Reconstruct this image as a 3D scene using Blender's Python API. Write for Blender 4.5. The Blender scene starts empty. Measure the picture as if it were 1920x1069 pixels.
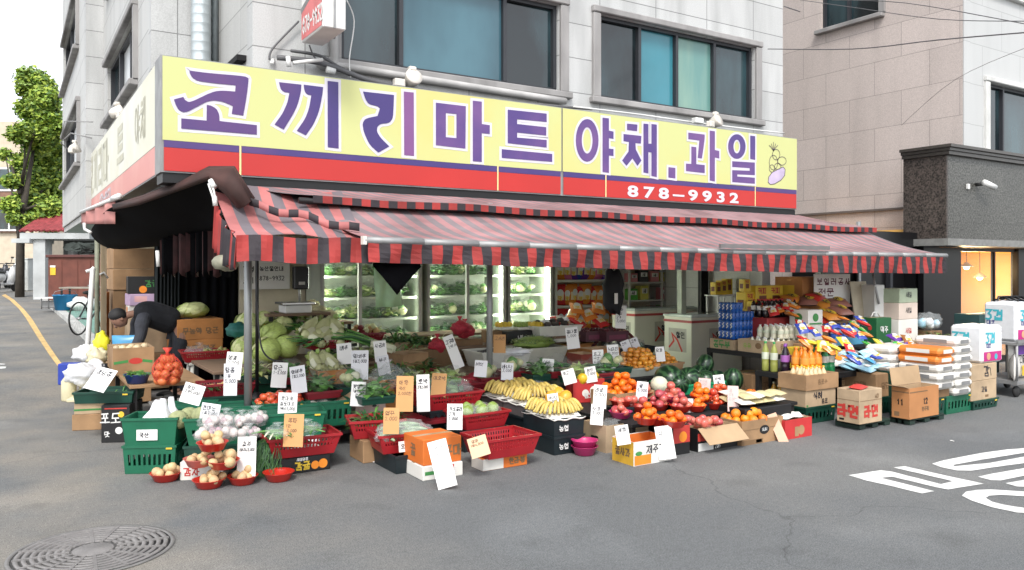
import bpy, math, random
from mathutils import Vector, Matrix
from mathutils.geometry import tessellate_polygon
R = math.radians
rnd = random.Random(7)
scene = bpy.context.scene
COL = scene.collection

# ---------------------------------------------------------------- camera, sky, sun, exposure
# world axes follow the shop: x along its front, y into it. The camera stands in the road at the origin.
F, EYE, CX, HY = 1488.0, 1.75, 960.0, 501.0
YAW = 32.3
cam = bpy.data.cameras.new("camera"); camo = bpy.data.objects.new("camera", cam); COL.objects.link(camo)
camo.location = (0, 0, EYE); camo.rotation_euler = (R(90), 0, R(-YAW))
cam.sensor_width = 36; cam.lens = F / 1920 * 36; cam.shift_y = -(534.5 - HY) / 1920
cam.clip_start = 0.1; cam.clip_end = 600
scene.camera = camo
SUN_EL, SUN_AZ = 50, 236          # azimuth of the sun in degrees, counter-clockwise from +x
w = bpy.data.worlds.new("World"); scene.world = w; w.use_nodes = True
nt = w.node_tree; nt.nodes.clear()
sky = nt.nodes.new("ShaderNodeTexSky"); sky.sky_type = 'NISHITA'; sky.sun_disc = False
sky.sun_elevation = R(SUN_EL); sky.sun_rotation = R(90 - SUN_AZ); sky.dust_density = 1.6; sky.air_density = 1.0
hs = nt.nodes.new("ShaderNodeHueSaturation"); hs.inputs['Saturation'].default_value = 0.22
bg = nt.nodes.new("ShaderNodeBackground"); bg.inputs['Strength'].default_value = 0.15
wo = nt.nodes.new("ShaderNodeOutputWorld")
nt.links.new(sky.outputs[0], hs.inputs['Color']); nt.links.new(hs.outputs[0], bg.inputs[0]); nt.links.new(bg.outputs[0], wo.inputs[0])
sl = bpy.data.lights.new("sun", 'SUN'); sl.energy = 1.1; sl.angle = R(14); sl.color = (1, .96, .9)
so = bpy.data.objects.new("sun", sl); COL.objects.link(so)
sd = Vector((math.cos(R(SUN_AZ)) * math.cos(R(SUN_EL)), math.sin(R(SUN_AZ)) * math.cos(R(SUN_EL)), math.sin(R(SUN_EL))))
so.rotation_euler = sd.to_track_quat('Z', 'Y').to_euler(); so.location = (-6, -6, 14)
scene.view_settings.view_transform = 'Standard'; scene.view_settings.look = 'None'
scene.view_settings.exposure = 1.22; scene.view_settings.gamma = 1; scene.view_settings.use_curve_mapping = False
scene.render.engine = 'CYCLES'
cy = scene.cycles
cy.use_denoising = True
cy.max_bounces = 7; cy.diffuse_bounces = 4; cy.glossy_bounces = 3; cy.transmission_bounces = 4; cy.transparent_max_bounces = 10
cy.caustics_reflective = False; cy.caustics_refractive = False; cy.sample_clamp_indirect = 6

# ---------------------------------------------------------------- measuring the photograph
def ray(px, py):
    a = (px - CX) / F; c, s = math.cos(R(YAW)), math.sin(R(YAW))
    return Vector((a * c + s, -a * s + c, -(py - HY) / F))
def D(px, py, d):                       # the point at camera depth d
    return Vector((0, 0, EYE)) + ray(px, py) * d
def G(px, py, z=0.0):                   # the point on the level z
    r = ray(px, py); return Vector((0, 0, EYE)) + r * ((z - EYE) / r.z)
def PY(px, py, y):
    r = ray(px, py); return Vector((0, 0, EYE)) + r * (y / r.y)
def PX(px, py, x):
    r = ray(px, py); return Vector((0, 0, EYE)) + r * (x / r.x)
def hz(y): return 0.035 * max(0.0, y - 11.5)      # the side street climbs
def GS(px, py):
    z = 0
    for _ in range(30): p = G(px, py, z); z = .5 * z + .5 * hz(p.y)
    return Vector((p.x, p.y, hz(p.y)))
def dep(p): return p.x * math.sin(R(YAW)) + p.y * math.cos(R(YAW))

# ---------------------------------------------------------------- materials
def lin(h):
    h = h.lstrip('#'); o = []
    for i in (0, 2, 4):
        c = int(h[i:i+2], 16) / 255; o.append(c / 12.92 if c < .04045 else ((c + .055) / 1.055) ** 2.4)
    return tuple(o)
MATS = {}
def mat(name, col, rough=.6, var=.15, scale=6, bump=0, bscale=40, metal=0, spec=.5, emit=0, rand=0, alpha=1, trans=0, col2=None, two=.5, stretch=None, coat=0, sub=0):
    if name in MATS: return MATS[name]
    if isinstance(col, str): col = lin(col)
    if isinstance(col2, str): col2 = lin(col2)
    m = bpy.data.materials.new(name); MATS[name] = m; m.use_nodes = True
    n = m.node_tree; b = n.nodes['Principled BSDF']; L = n.links.new
    tc = n.nodes.new('ShaderNodeTexCoord'); src = tc.outputs['Object']
    if stretch:
        mp = n.nodes.new('ShaderNodeMapping'); mp.inputs['Scale'].default_value = stretch; L(src, mp.inputs[0]); src = mp.outputs[0]
    nz = n.nodes.new('ShaderNodeTexNoise'); nz.inputs['Scale'].default_value = scale; nz.inputs['Detail'].default_value = 5; L(src, nz.inputs['Vector'])
    mr = n.nodes.new('ShaderNodeMapRange'); L(nz.outputs['Fac'], mr.inputs[0])
    mr.inputs[1].default_value = .3; mr.inputs[2].default_value = .7
    if col2:
        mr.inputs[1].default_value = two - .12; mr.inputs[2].default_value = two + .12
        mx = n.nodes.new('ShaderNodeMix'); mx.data_type = 'RGBA'; L(mr.outputs[0], mx.inputs[0])
        mx.inputs[6].default_value = (*col, 1); mx.inputs[7].default_value = (*col2, 1); out = mx.outputs[2]
    else:
        mr.inputs[3].default_value = 1 - var; mr.inputs[4].default_value = 1 + var * .6
        mx = n.nodes.new('ShaderNodeMix'); mx.data_type = 'RGBA'; mx.blend_type = 'MULTIPLY'; mx.inputs[0].default_value = 1
        mx.inputs[6].default_value = (*col, 1); L(mr.outputs[0], mx.inputs[7]); out = mx.outputs[2]
    if rand:
        oi = n.nodes.new('ShaderNodeObjectInfo'); h = n.nodes.new('ShaderNodeHueSaturation')
        r1 = n.nodes.new('ShaderNodeMapRange'); L(oi.outputs['Random'], r1.inputs[0]); r1.inputs[3].default_value = 1 - rand; r1.inputs[4].default_value = 1 + rand
        r2 = n.nodes.new('ShaderNodeMapRange'); L(oi.outputs['Random'], r2.inputs[0]); r2.inputs[3].default_value = .5 - rand * .06; r2.inputs[4].default_value = .5 + rand * .06
        L(r1.outputs[0], h.inputs['Value']); L(r2.outputs[0], h.inputs['Hue']); L(out, h.inputs['Color']); out = h.outputs[0]
    L(out, b.inputs['Base Color'])
    b.inputs['Roughness'].default_value = rough; b.inputs['Metallic'].default_value = metal
    b.inputs['Specular IOR Level'].default_value = spec; b.inputs['Alpha'].default_value = alpha
    b.inputs['Transmission Weight'].default_value = trans; b.inputs['Coat Weight'].default_value = coat
    if emit:
        b.inputs['Emission Color'].default_value = (*col, 1); b.inputs['Emission Strength'].default_value = emit
    if bump:
        n2 = n.nodes.new('ShaderNodeTexNoise'); n2.inputs['Scale'].default_value = bscale; n2.inputs['Detail'].default_value = 4; L(src, n2.inputs['Vector'])
        bp = n.nodes.new('ShaderNodeBump'); bp.inputs['Strength'].default_value = bump; bp.inputs['Distance'].default_value = .02
        L(n2.outputs['Fac'], bp.inputs['Height']); L(bp.outputs[0], b.inputs['Normal'])
    return m
def stone(name, col, axis='x', bw=1.0, bh=.46, var=.1, joint=.45, off=.5, rough=.55, speck=.12, grime=.25, shift=(0, 0), ns=90):
    """granite facing: panels with narrow joints, fine speckle, faint weather streaks"""
    m = bpy.data.materials.new(name); MATS[name] = m; m.use_nodes = True
    if isinstance(col, str): col = lin(col)
    n = m.node_tree; b = n.nodes['Principled BSDF']; L = n.links.new
    tc = n.nodes.new('ShaderNodeTexCoord'); sp = n.nodes.new('ShaderNodeSeparateXYZ'); L(tc.outputs['Object'], sp.inputs[0])
    cb = n.nodes.new('ShaderNodeCombineXYZ'); L(sp.outputs['X' if axis == 'x' else 'Y'], cb.inputs[0]); L(sp.outputs['Z'], cb.inputs[1])
    mp = n.nodes.new('ShaderNodeMapping'); mp.inputs['Location'].default_value = (shift[0], shift[1], 0); L(cb.outputs[0], mp.inputs[0])
    br = n.nodes.new('ShaderNodeTexBrick'); L(mp.outputs[0], br.inputs['Vector'])
    br.inputs['Scale'].default_value = 1; br.inputs['Brick Width'].default_value = bw; br.inputs['Row Height'].default_value = bh
    br.inputs['Mortar Size'].default_value = .007; br.inputs['Mortar Smooth'].default_value = .3; br.offset = off
    br.inputs['Color1'].default_value = (*[c * (1 + var * .5) for c in col], 1); br.inputs['Color2'].default_value = (*[c * (1 - var) for c in col], 1)
    br.inputs['Mortar'].default_value = (*[c * joint for c in col], 1)
    nz = n.nodes.new('ShaderNodeTexNoise'); nz.inputs['Scale'].default_value = ns; nz.inputs['Detail'].default_value = 3; L(tc.outputs['Object'], nz.inputs['Vector'])
    m1 = n.nodes.new('ShaderNodeMapRange'); L(nz.outputs[0], m1.inputs[0]); m1.inputs[1].default_value = .35; m1.inputs[2].default_value = .65; m1.inputs[3].default_value = 1 - speck; m1.inputs[4].default_value = 1 + speck
    ms = n.nodes.new('ShaderNodeMapping'); ms.inputs['Scale'].default_value = (2.2, 2.2, .35); L(tc.outputs['Object'], ms.inputs[0])
    n3 = n.nodes.new('ShaderNodeTexNoise'); n3.inputs['Scale'].default_value = 1.3; n3.inputs['Detail'].default_value = 6; L(ms.outputs[0], n3.inputs['Vector'])
    m3 = n.nodes.new('ShaderNodeMapRange'); L(n3.outputs[0], m3.inputs[0]); m3.inputs[1].default_value = .45; m3.inputs[2].default_value = .75; m3.inputs[3].default_value = 1; m3.inputs[4].default_value = 1 - grime
    a = n.nodes.new('ShaderNodeMix'); a.data_type = 'RGBA'; a.blend_type = 'MULTIPLY'; a.inputs[0].default_value = 1; L(br.outputs[0], a.inputs[6]); L(m1.outputs[0], a.inputs[7])
    c = n.nodes.new('ShaderNodeMix'); c.data_type = 'RGBA'; c.blend_type = 'MULTIPLY'; c.inputs[0].default_value = 1; L(a.outputs[2], c.inputs[6]); L(m3.outputs[0], c.inputs[7])
    L(c.outputs[2], b.inputs['Base Color']); b.inputs['Roughness'].default_value = rough
    return m

# ---------------------------------------------------------------- mesh builder
class MB:
    def __init__(s): s.v, s.f, s.mi, s.sm, s.mats = [], [], [], [], []
    def idx(s, m):
        if m not in s.mats: s.mats.append(m)
        return s.mats.index(m)
    def add(s, vs, fs, m, smooth=False, M=None):
        o = len(s.v); k = s.idx(m)
        s.v += [tuple(M @ Vector(p)) if M is not None else tuple(p) for p in vs]
        for f in fs: s.f.append(tuple(i + o for i in f)); s.mi.append(k); s.sm.append(smooth)
        return s
    def box(s, c, d, m, M=None, ch=0):
        x, y, z = c; a, b, h = d[0] / 2, d[1] / 2, d[2] / 2
        if ch <= 0:
            vs = [(x+i*a, y+j*b, z+k*h) for i in (-1, 1) for j in (-1, 1) for k in (-1, 1)]
            return s.add(vs, [(0,1,3,2),(4,6,7,5),(0,4,5,1),(2,3,7,6),(0,2,6,4),(1,5,7,3)], m, False, M)
        vs = []; ix = {}
        for i in (-1, 1):
            for j in (-1, 1):
                for k in (-1, 1):
                    for t in range(3):
                        ix[i, j, k, t] = len(vs)
                        q = [a - ch, b - ch, h - ch]; q[t] = (a, b, h)[t]
                        vs.append((x+i*q[0], y+j*q[1], z+k*q[2]))
        fs = []
        for t in range(3):
            u, v = [q for q in range(3) if q != t]
            for sg in (-1, 1):
                def key(p, q):
                    e = [0, 0, 0]; e[t] = sg; e[u] = p; e[v] = q; return ix[e[0], e[1], e[2], t]
                fs.append((key(-1, -1), key(1, -1), key(1, 1), key(-1, 1)))
            for p in (-1, 1):
                for q in (-1, 1):
                    def kk(w_, tt):
                        e = [0, 0, 0]; e[t] = w_; e[u] = p; e[v] = q; return ix[e[0], e[1], e[2], tt]
                    fs.append((kk(-1, u), kk(1, u), kk(1, v), kk(-1, v)))
        for i in (-1, 1):
            for j in (-1, 1):
                for k in (-1, 1): fs.append((ix[i, j, k, 0], ix[i, j, k, 1], ix[i, j, k, 2]))
        return s.add(vs, fs, m, False, M)
    def tube(s, pts, r, m, n=8, cap=True, M=None):
        pts = [Vector(p) for p in pts]; k = len(pts); rs = r if isinstance(r, (list, tuple)) else [r] * k
        vs, fs = [], []; up = None
        for i, p in enumerate(pts):
            t = (pts[min(i+1, k-1)] - pts[max(i-1, 0)]).normalized()
            if up is None: up = Vector((0, 0, 1)) if abs(t.z) < .9 else Vector((1, 0, 0))
            a = t.cross(up)
            a = a.normalized() if a.length > 1e-6 else t.orthogonal().normalized()
            b = a.cross(t).normalized(); up = b
            for j in range(n):
                g = 2 * math.pi * j / n; vs.append(p + (a * math.cos(g) + b * math.sin(g)) * rs[i])
        for i in range(k - 1):
            for j in range(n): fs.append((i*n+j, i*n+(j+1) % n, (i+1)*n+(j+1) % n, (i+1)*n+j))
        if cap: fs += [tuple(range(n))[::-1], tuple(range((k-1)*n, k*n))]
        return s.add(vs, fs, m, n > 5, M)
    def lathe(s, prof, m, n=20, M=None, smooth=True, wob=0, sx=1, sy=1):
        vs, fs = [], []
        for i, (r, z) in enumerate(prof):
            for j in range(n):
                g = 2 * math.pi * j / n; q = r * (1 + wob * math.sin(3 * g + i))
                vs.append((q * math.cos(g) * sx, q * math.sin(g) * sy, z))
        for i in range(len(prof) - 1):
            for j in range(n): fs.append((i*n+j, i*n+(j+1) % n, (i+1)*n+(j+1) % n, (i+1)*n+j))
        if prof[0][0] > 1e-4: fs.append(tuple(range(n))[::-1])
        if prof[-1][0] > 1e-4: fs.append(tuple(range((len(prof)-1)*n, len(prof)*n)))
        return s.add(vs, fs, m, smooth, M)
    def sheet(s, rows, mf, smooth=True, M=None):
        k = len(rows[0])
        o = len(s.v); s.v += [tuple(M @ Vector(p)) if M is not None else tuple(p) for r in rows for p in r]
        for i in range(len(rows) - 1):
            for j in range(k - 1):
                m = mf(i, j) if callable(mf) else mf
                if m is None: continue
                s.f.append((o+i*k+j, o+i*k+j+1, o+(i+1)*k+j+1, o+(i+1)*k+j)); s.mi.append(s.idx(m)); s.sm.append(smooth)
        return s
    def poly(s, pts, m, M=None):            # flat polygon, may be concave
        pts = [Vector(p) for p in pts]
        tr = tessellate_polygon([pts])
        return s.add(pts, [tuple(t) for t in tr], m, False, M)
    def ball(s, c, r, m, n=12, k=8, M=None, fn=None, smooth=True):
        rx, ry, rz_ = r if isinstance(r, (tuple, list)) else (r, r, r)
        vs = [(0, 0, -1)]; fs = []
        for i in range(1, k):
            th = math.pi * i / k
            for j in range(n):
                g = 2 * math.pi * j / n; vs.append((math.sin(th)*math.cos(g), math.sin(th)*math.sin(g), -math.cos(th)))
        vs.append((0, 0, 1)); L = len(vs) - 1
        for j in range(n):
            fs.append((0, 1+(j+1) % n, 1+j)); fs.append((L, L-n+j, L-n+(j+1) % n))
        for i in range(k - 2):
            for j in range(n): fs.append((1+i*n+j, 1+i*n+(j+1) % n, 1+(i+1)*n+(j+1) % n, 1+(i+1)*n+j))
        out = []
        for p in vs:
            q = 1 if fn is None else fn(p)
            out.append((c[0]+p[0]*rx*q, c[1]+p[1]*ry*q, c[2]+p[2]*rz_*q))
        return s.add(out, fs, m, smooth, M)
    def build(s, name, parent=None, loc=(0, 0, 0), rz=0, rot=None, solid=0, sub=0, off=0):
        me = bpy.data.meshes.new(name); me.from_pydata(s.v, [], s.f)
        for m in s.mats: me.materials.append(m)
        me.polygons.foreach_set('material_index', s.mi); me.polygons.foreach_set('use_smooth', s.sm); me.update()
        o = bpy.data.objects.new(name, me); COL.objects.link(o)
        o.location = loc; o.rotation_euler = rot if rot else (0, 0, rz)
        if sub:
            q = o.modifiers.new('sub', 'SUBSURF'); q.levels = sub; q.render_levels = sub
        if solid:
            q = o.modifiers.new('thick', 'SOLIDIFY'); q.thickness = solid; q.offset = off
        if parent is not None: o.parent = parent
        return o
def tag(o, label, cat, group=None):
    o['label'] = label; o['category'] = cat
    if group: o['group'] = group
    return o
def struct(o): o['kind'] = 'structure'; return o
def thing(name, label, cat, loc=(0, 0, 0), rz=0, group=None):
    o = bpy.data.objects.new(name, None); COL.objects.link(o); o.empty_display_size = .05
    o.location = loc; o.rotation_euler = (0, 0, rz); return tag(o, label, cat, group)
def dup(root, loc, rz=0, label=None, group=None, rot=None, sc=None):
    def cp(o, par):
        c = o.copy(); COL.objects.link(c)
        if par is not None: c.parent = par
        for ch in list(o.children): cp(ch, c)
        return c
    r = cp(root, None); r.location = loc; r.rotation_euler = rot if rot else (0, 0, rz)
    if sc: r.scale = sc if isinstance(sc, (tuple, list)) else (sc, sc, sc)
    if label: r['label'] = label
    if group: r['group'] = group
    elif 'group' in r: del r['group']
    return r
class Proto:
    """first call moves the original, later calls copy it"""
    def __init__(s, o): s.o, s.used = o, False
    def put(s, loc, rz=0, label=None, group=None, rot=None, sc=None):
        if s.used: return dup(s.o, loc, rz, label, group, rot, sc)
        s.used = True; o = s.o; o.location = loc; o.rotation_euler = rot if rot else (0, 0, rz)
        if sc: o.scale = sc if isinstance(sc, (tuple, list)) else (sc, sc, sc)
        if label: o['label'] = label
        if group: o['group'] = group
        elif 'group' in o: del o['group']
        return o

# ---------------------------------------------------------------- brush lettering (Hangul is assembled from its letters)
CIRC = [(.5+.5*math.cos(t*math.pi/5+1.57), .5+.5*math.sin(t*math.pi/5+1.57)) for t in range(11)]
def cir(y0, y1): return [(x, y0+(y1-y0)*y) for x, y in CIRC]
JA = {'ㄱ': [[(0,1),(1,1),(.8,0)]], 'ㄴ': [[(0,1),(0,0),(1,0)]], 'ㄷ': [[(1,1),(0,1),(0,0),(1,0)]], 'ㄹ': [[(0,1),(1,1),(1,.5),(0,.5),(0,0),(1,0)]],
 'ㅁ': [[(0,1),(1,1),(1,0),(0,0),(0,1)]], 'ㅂ': [[(0,1),(0,0),(1,0),(1,1)],[(0,.5),(1,.5)]], 'ㅅ': [[(.5,1),(.4,.5),(0,0)],[(.5,.65),(1,0)]], 'ㅇ': [cir(0,1)],
 'ㅈ': [[(0,1),(1,1),(.5,.5),(0,0)],[(.5,.5),(1,0)]], 'ㅊ': [[(.3,1),(.7,1)],[(0,.75),(1,.75),(.5,.4),(0,0)],[(.5,.4),(1,0)]], 'ㅋ': [[(0,1),(1,1),(.8,0)],[(0,.5),(.9,.5)]],
 'ㅌ': [[(1,1),(0,1),(0,0),(1,0)],[(0,.5),(1,.5)]], 'ㅍ': [[(0,1),(1,1)],[(0,0),(1,0)],[(.3,1),(.3,0)],[(.7,1),(.7,0)]], 'ㅎ': [[(.3,1),(.7,1)],[(0,.75),(1,.75)],cir(0,.6)]}
VO = {'ㅏ': [[(.2,1),(.2,0)],[(.2,.5),(.9,.5)]], 'ㅑ': [[(.2,1),(.2,0)],[(.2,.65),(.9,.65)],[(.2,.35),(.9,.35)]], 'ㅓ': [[(.8,1),(.8,0)],[(0,.5),(.8,.5)]], 'ㅕ': [[(.8,1),(.8,0)],[(0,.65),(.8,.65)],[(0,.35),(.8,.35)]],
 'ㅣ': [[(.5,1),(.5,0)]], 'ㅐ': [[(.2,1),(.2,0)],[(.8,1),(.8,0)],[(.2,.5),(.8,.5)]], 'ㅔ': [[(.4,1),(.4,0)],[(.9,1),(.9,0)],[(0,.5),(.4,.5)]],
 'ㅖ': [[(.5,1),(.5,0)],[(.95,1),(.95,0)],[(0,.65),(.5,.65)],[(0,.35),(.5,.35)]], 'ㅒ': [[(.2,1),(.2,0)],[(.8,1),(.8,0)],[(.2,.6),(.8,.6)],[(.2,.4),(.8,.4)]], 'ㅗ': [[(0,.1),(1,.1)],[(.5,1),(.5,.1)]], 'ㅛ': [[(0,.1),(1,.1)],[(.3,1),(.3,.1)],[(.7,1),(.7,.1)]], 'ㅜ': [[(0,.9),(1,.9)],[(.5,.9),(.5,0)]], 'ㅠ': [[(0,.9),(1,.9)],[(.3,.9),(.3,0)],[(.7,.9),(.7,0)]], 'ㅡ': [[(0,.5),(1,.5)]]}
LS = 'ㄱ ㄲ ㄴ ㄷ ㄸ ㄹ ㅁ ㅂ ㅃ ㅅ ㅆ ㅇ ㅈ ㅉ ㅊ ㅋ ㅌ ㅍ ㅎ'.split(); VS = 'ㅏ ㅐ ㅑ ㅒ ㅓ ㅔ ㅕ ㅖ ㅗ ㅘ ㅙ ㅚ ㅛ ㅜ ㅝ ㅞ ㅟ ㅠ ㅡ ㅢ ㅣ'.split()
TS = ['', *'ㄱ ㄲ ㄳ ㄴ ㄵ ㄶ ㄷ ㄹ ㄺ ㄻ ㄼ ㄽ ㄾ ㄿ ㅀ ㅁ ㅂ ㅄ ㅅ ㅆ ㅇ ㅈ ㅊ ㅋ ㅌ ㅍ ㅎ'.split()]
DBL = {'ㄲ': 'ㄱㄱ', 'ㄸ': 'ㄷㄷ', 'ㅃ': 'ㅂㅂ', 'ㅆ': 'ㅅㅅ', 'ㅉ': 'ㅈㅈ'}; CMP = {'ㅘ': 'ㅗㅏ', 'ㅙ': 'ㅗㅐ', 'ㅚ': 'ㅗㅣ', 'ㅝ': 'ㅜㅓ', 'ㅟ': 'ㅜㅣ', 'ㅢ': 'ㅡㅣ'}
DG = {'0': [cir(0,1)], '1': [[(.2,.8),(.5,1),(.5,0)]], '2': [[(0,.8),(.25,1),(.75,1),(1,.75),(.8,.45),(0,0),(1,0)]], '3': [[(0,1),(1,1),(.45,.6),(.9,.45),(.95,.2),(.6,0),(0,.05)]],
 '4': [[(.75,0),(.75,1),(0,.3),(1,.3)]], '5': [[(1,1),(.1,1),(.05,.55),(.7,.6),(1,.35),(.7,0),(0,.05)]], '6': [[(.8,1),(.2,.6),(0,.25),(.4,0),(.9,.15),(.85,.45),(.1,.4)]], '7': [[(0,1),(1,1),(.4,0)]],
 '8': [[(.5,.52),(.1,.75),(.5,1),(.9,.75),(.5,.52),(0,.25),(.5,0),(1,.25),(.5,.52)]], '9': [[(.95,.65),(.5,.45),(.05,.7),(.4,1),(.95,.8),(.9,.4),(.6,0)]], '-': [[(0,.5),(1,.5)]], ',': [[(.3,.1),(.15,-.15)]], '.': [[(.3,.0),(.4,.08)]]}
AZ = {'A': [[(0,0),(.5,1),(1,0)],[(.2,.4),(.8,.4)]], 'B': [[(0,0),(0,1),(.8,.85),(.7,.55),(0,.52),(.9,.4),(.9,.1),(0,0)]], 'C': [[(1,.85),(.5,1),(0,.6),(0,.35),(.5,0),(1,.15)]], 'E': [[(1,1),(0,1),(0,0),(1,0)],[(0,.5),(.8,.5)]],
 'O': [cir(0,1)], 'F': [[(1,1),(0,1),(0,0)],[(0,.5),(.8,.5)]], 'M': [[(0,0),(0,1),(.5,.4),(1,1),(1,0)]], 'R': [[(0,0),(0,1),(.9,.85),(.8,.5),(0,.45),(1,0)]], 'S': [[(1,.9),(.4,1),(0,.75),(.9,.35),(.7,0),(0,.1)]], 'T': [[(0,1),(1,1)],[(.5,1),(.5,0)]], 'N': [[(0,0),(0,1),(1,0),(1,1)]], 'L': [[(0,1),(0,0),(1,0)]], 'P': [[(0,0),(0,1),(.9,.85),(.8,.5),(0,.45)]], 'K': [[(0,0),(0,1)],[(1,1),(0,.45),(1,0)]], 'D': [[(0,0),(0,1),(.8,.8),(.8,.2),(0,0)]], 'U': [[(0,1),(0,.2),(.5,0),(1,.2),(1,1)]], 'I': [[(.5,1),(.5,0)]]}
def fit(st, x0, y0, x1, y1): return [[(x0+(x1-x0)*x, y0+(y1-y0)*y) for x, y in p] for p in st]
def cons(c, x0, y0, x1, y1):
    if c in DBL:
        m = (x0+x1)/2; return cons(DBL[c][0], x0, y0, m-.03, y1) + cons(DBL[c][1], m+.03, y0, x1, y1)
    return fit(JA.get(c, JA['ㅅ']), x0, y0, x1, y1)
def glyph(ch):
    if ch in DG: return DG[ch], (.3 if ch in ',.' else .6)
    if ch in AZ: return AZ[ch], .75
    k = ord(ch) - 0xAC00
    if k < 0 or k > 11171: return [], .4
    l, v, t = LS[k // 588], VS[k % 588 // 28], TS[k % 28]
    b = .38 if t else 0.0; o = []
    if v in CMP:
        o += cons(l, 0, b+(1-b)*.55, .58, 1) + fit(VO[CMP[v][0]], 0, b+(1-b)*.05, .62, b+(1-b)*.45) + fit(VO[CMP[v][1]], .7, b, 1, 1)
    elif v in 'ㅗㅛㅜㅠㅡ': o += cons(l, .15, b+(1-b)*.5, .85, 1) + fit(VO[v], 0, b, 1, b+(1-b)*.42)
    else: o += cons(l, 0, b+(1-b)*.1, .52, b+(1-b)*.95) + fit(VO[v], .62, b, 1, 1)
    if t: o += cons(t[0], .2, 0, .9, .3)
    return o, 1.0
def ribbon(mb, pts, w, m, fr, off=.0015, closed=False):
    O, U, V, N = fr; P = [Vector((p[0], p[1])) for p in pts]
    if closed and (P[0]-P[-1]).length < 1e-6: P = P[:-1]
    k = len(P); vs = []
    for i in range(k):
        a = P[i] - P[i-1] if (i > 0 or closed) else P[1] - P[0]
        b = P[(i+1) % k] - P[i] if (i < k-1 or closed) else P[-1] - P[-2]
        a = a.normalized() if a.length > 1e-9 else Vector((1, 0)); b = b.normalized() if b.length > 1e-9 else a
        n = Vector((-a.y-b.y, a.x+b.x)); n = n.normalized() if n.length > .2 else Vector((-a.y, a.x))
        c = max(.5, n.dot(Vector((-a.y, a.x)))); p = P[i]
        if not closed and i == 0: p = p - b * w * .4
        if not closed and i == k-1: p = p + a * w * .4
        for sg in (1, -1):
            q = p + n * (sg * w / 2 / c); vs.append(O + U * q.x + V * q.y + N * off)
    r = range(k if closed else k-1)
    mb.add(vs, [(2*i, 2*i+1, 2*((i+1) % k)+1, 2*((i+1) % k)) for i in r], m)
def write(mb, fr, text, u, v, h, w, m, asp=.9, jit=0, slant=0, off=.0015, gap=.25):
    x = u
    for ch in text:
        st, adv = glyph(ch)
        for p in st:
            q = []
            for a, b in p:
                a += rnd.uniform(-jit, jit); b += rnd.uniform(-jit, jit)
                q.append((x + a * h * asp * adv + b * h * slant, v + b * h))
            ribbon(mb, q, w * (1 + rnd.uniform(-jit, jit)*2), m, fr, off + rnd.uniform(0, .0006))
        x += h * asp * (adv + gap)
    return x - u
def twid(text, h, asp=.9, gap=.25): return sum(h * asp * (glyph(c)[1] + gap) for c in text) - h * asp * gap
def face(kind, w, d, h):
    X, Y, Z = Vector((1, 0, 0)), Vector((0, 1, 0)), Vector((0, 0, 1))
    if kind == 'front': return (Vector((0, -d/2, 0)), X, Z, -Y)
    if kind == 'left': return (Vector((-w/2, 0, 0)), -Y, Z, -X)
    if kind == 'right': return (Vector((w/2, 0, 0)), Y, Z, X)
    return (Vector((0, 0, h)), X, Y, Z)
def rect(mb, fr, u0, v0, u1, v1, m, off=.001):
    O, U, V, N = fr
    mb.add([O+U*a+V*b+N*off for a, b in ((u0, v0), (u1, v0), (u1, v1), (u0, v1))], [(0, 1, 2, 3)], m)
def disc(mb, fr, u, v, r, m, off=.001, n=18, ry=None):
    O, U, V, N = fr; ry = ry or r
    mb.add([O+U*(u+r*math.cos(2*math.pi*i/n))+V*(v+ry*math.sin(2*math.pi*i/n))+N*off for i in range(n)], [tuple(range(n))], m)
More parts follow.
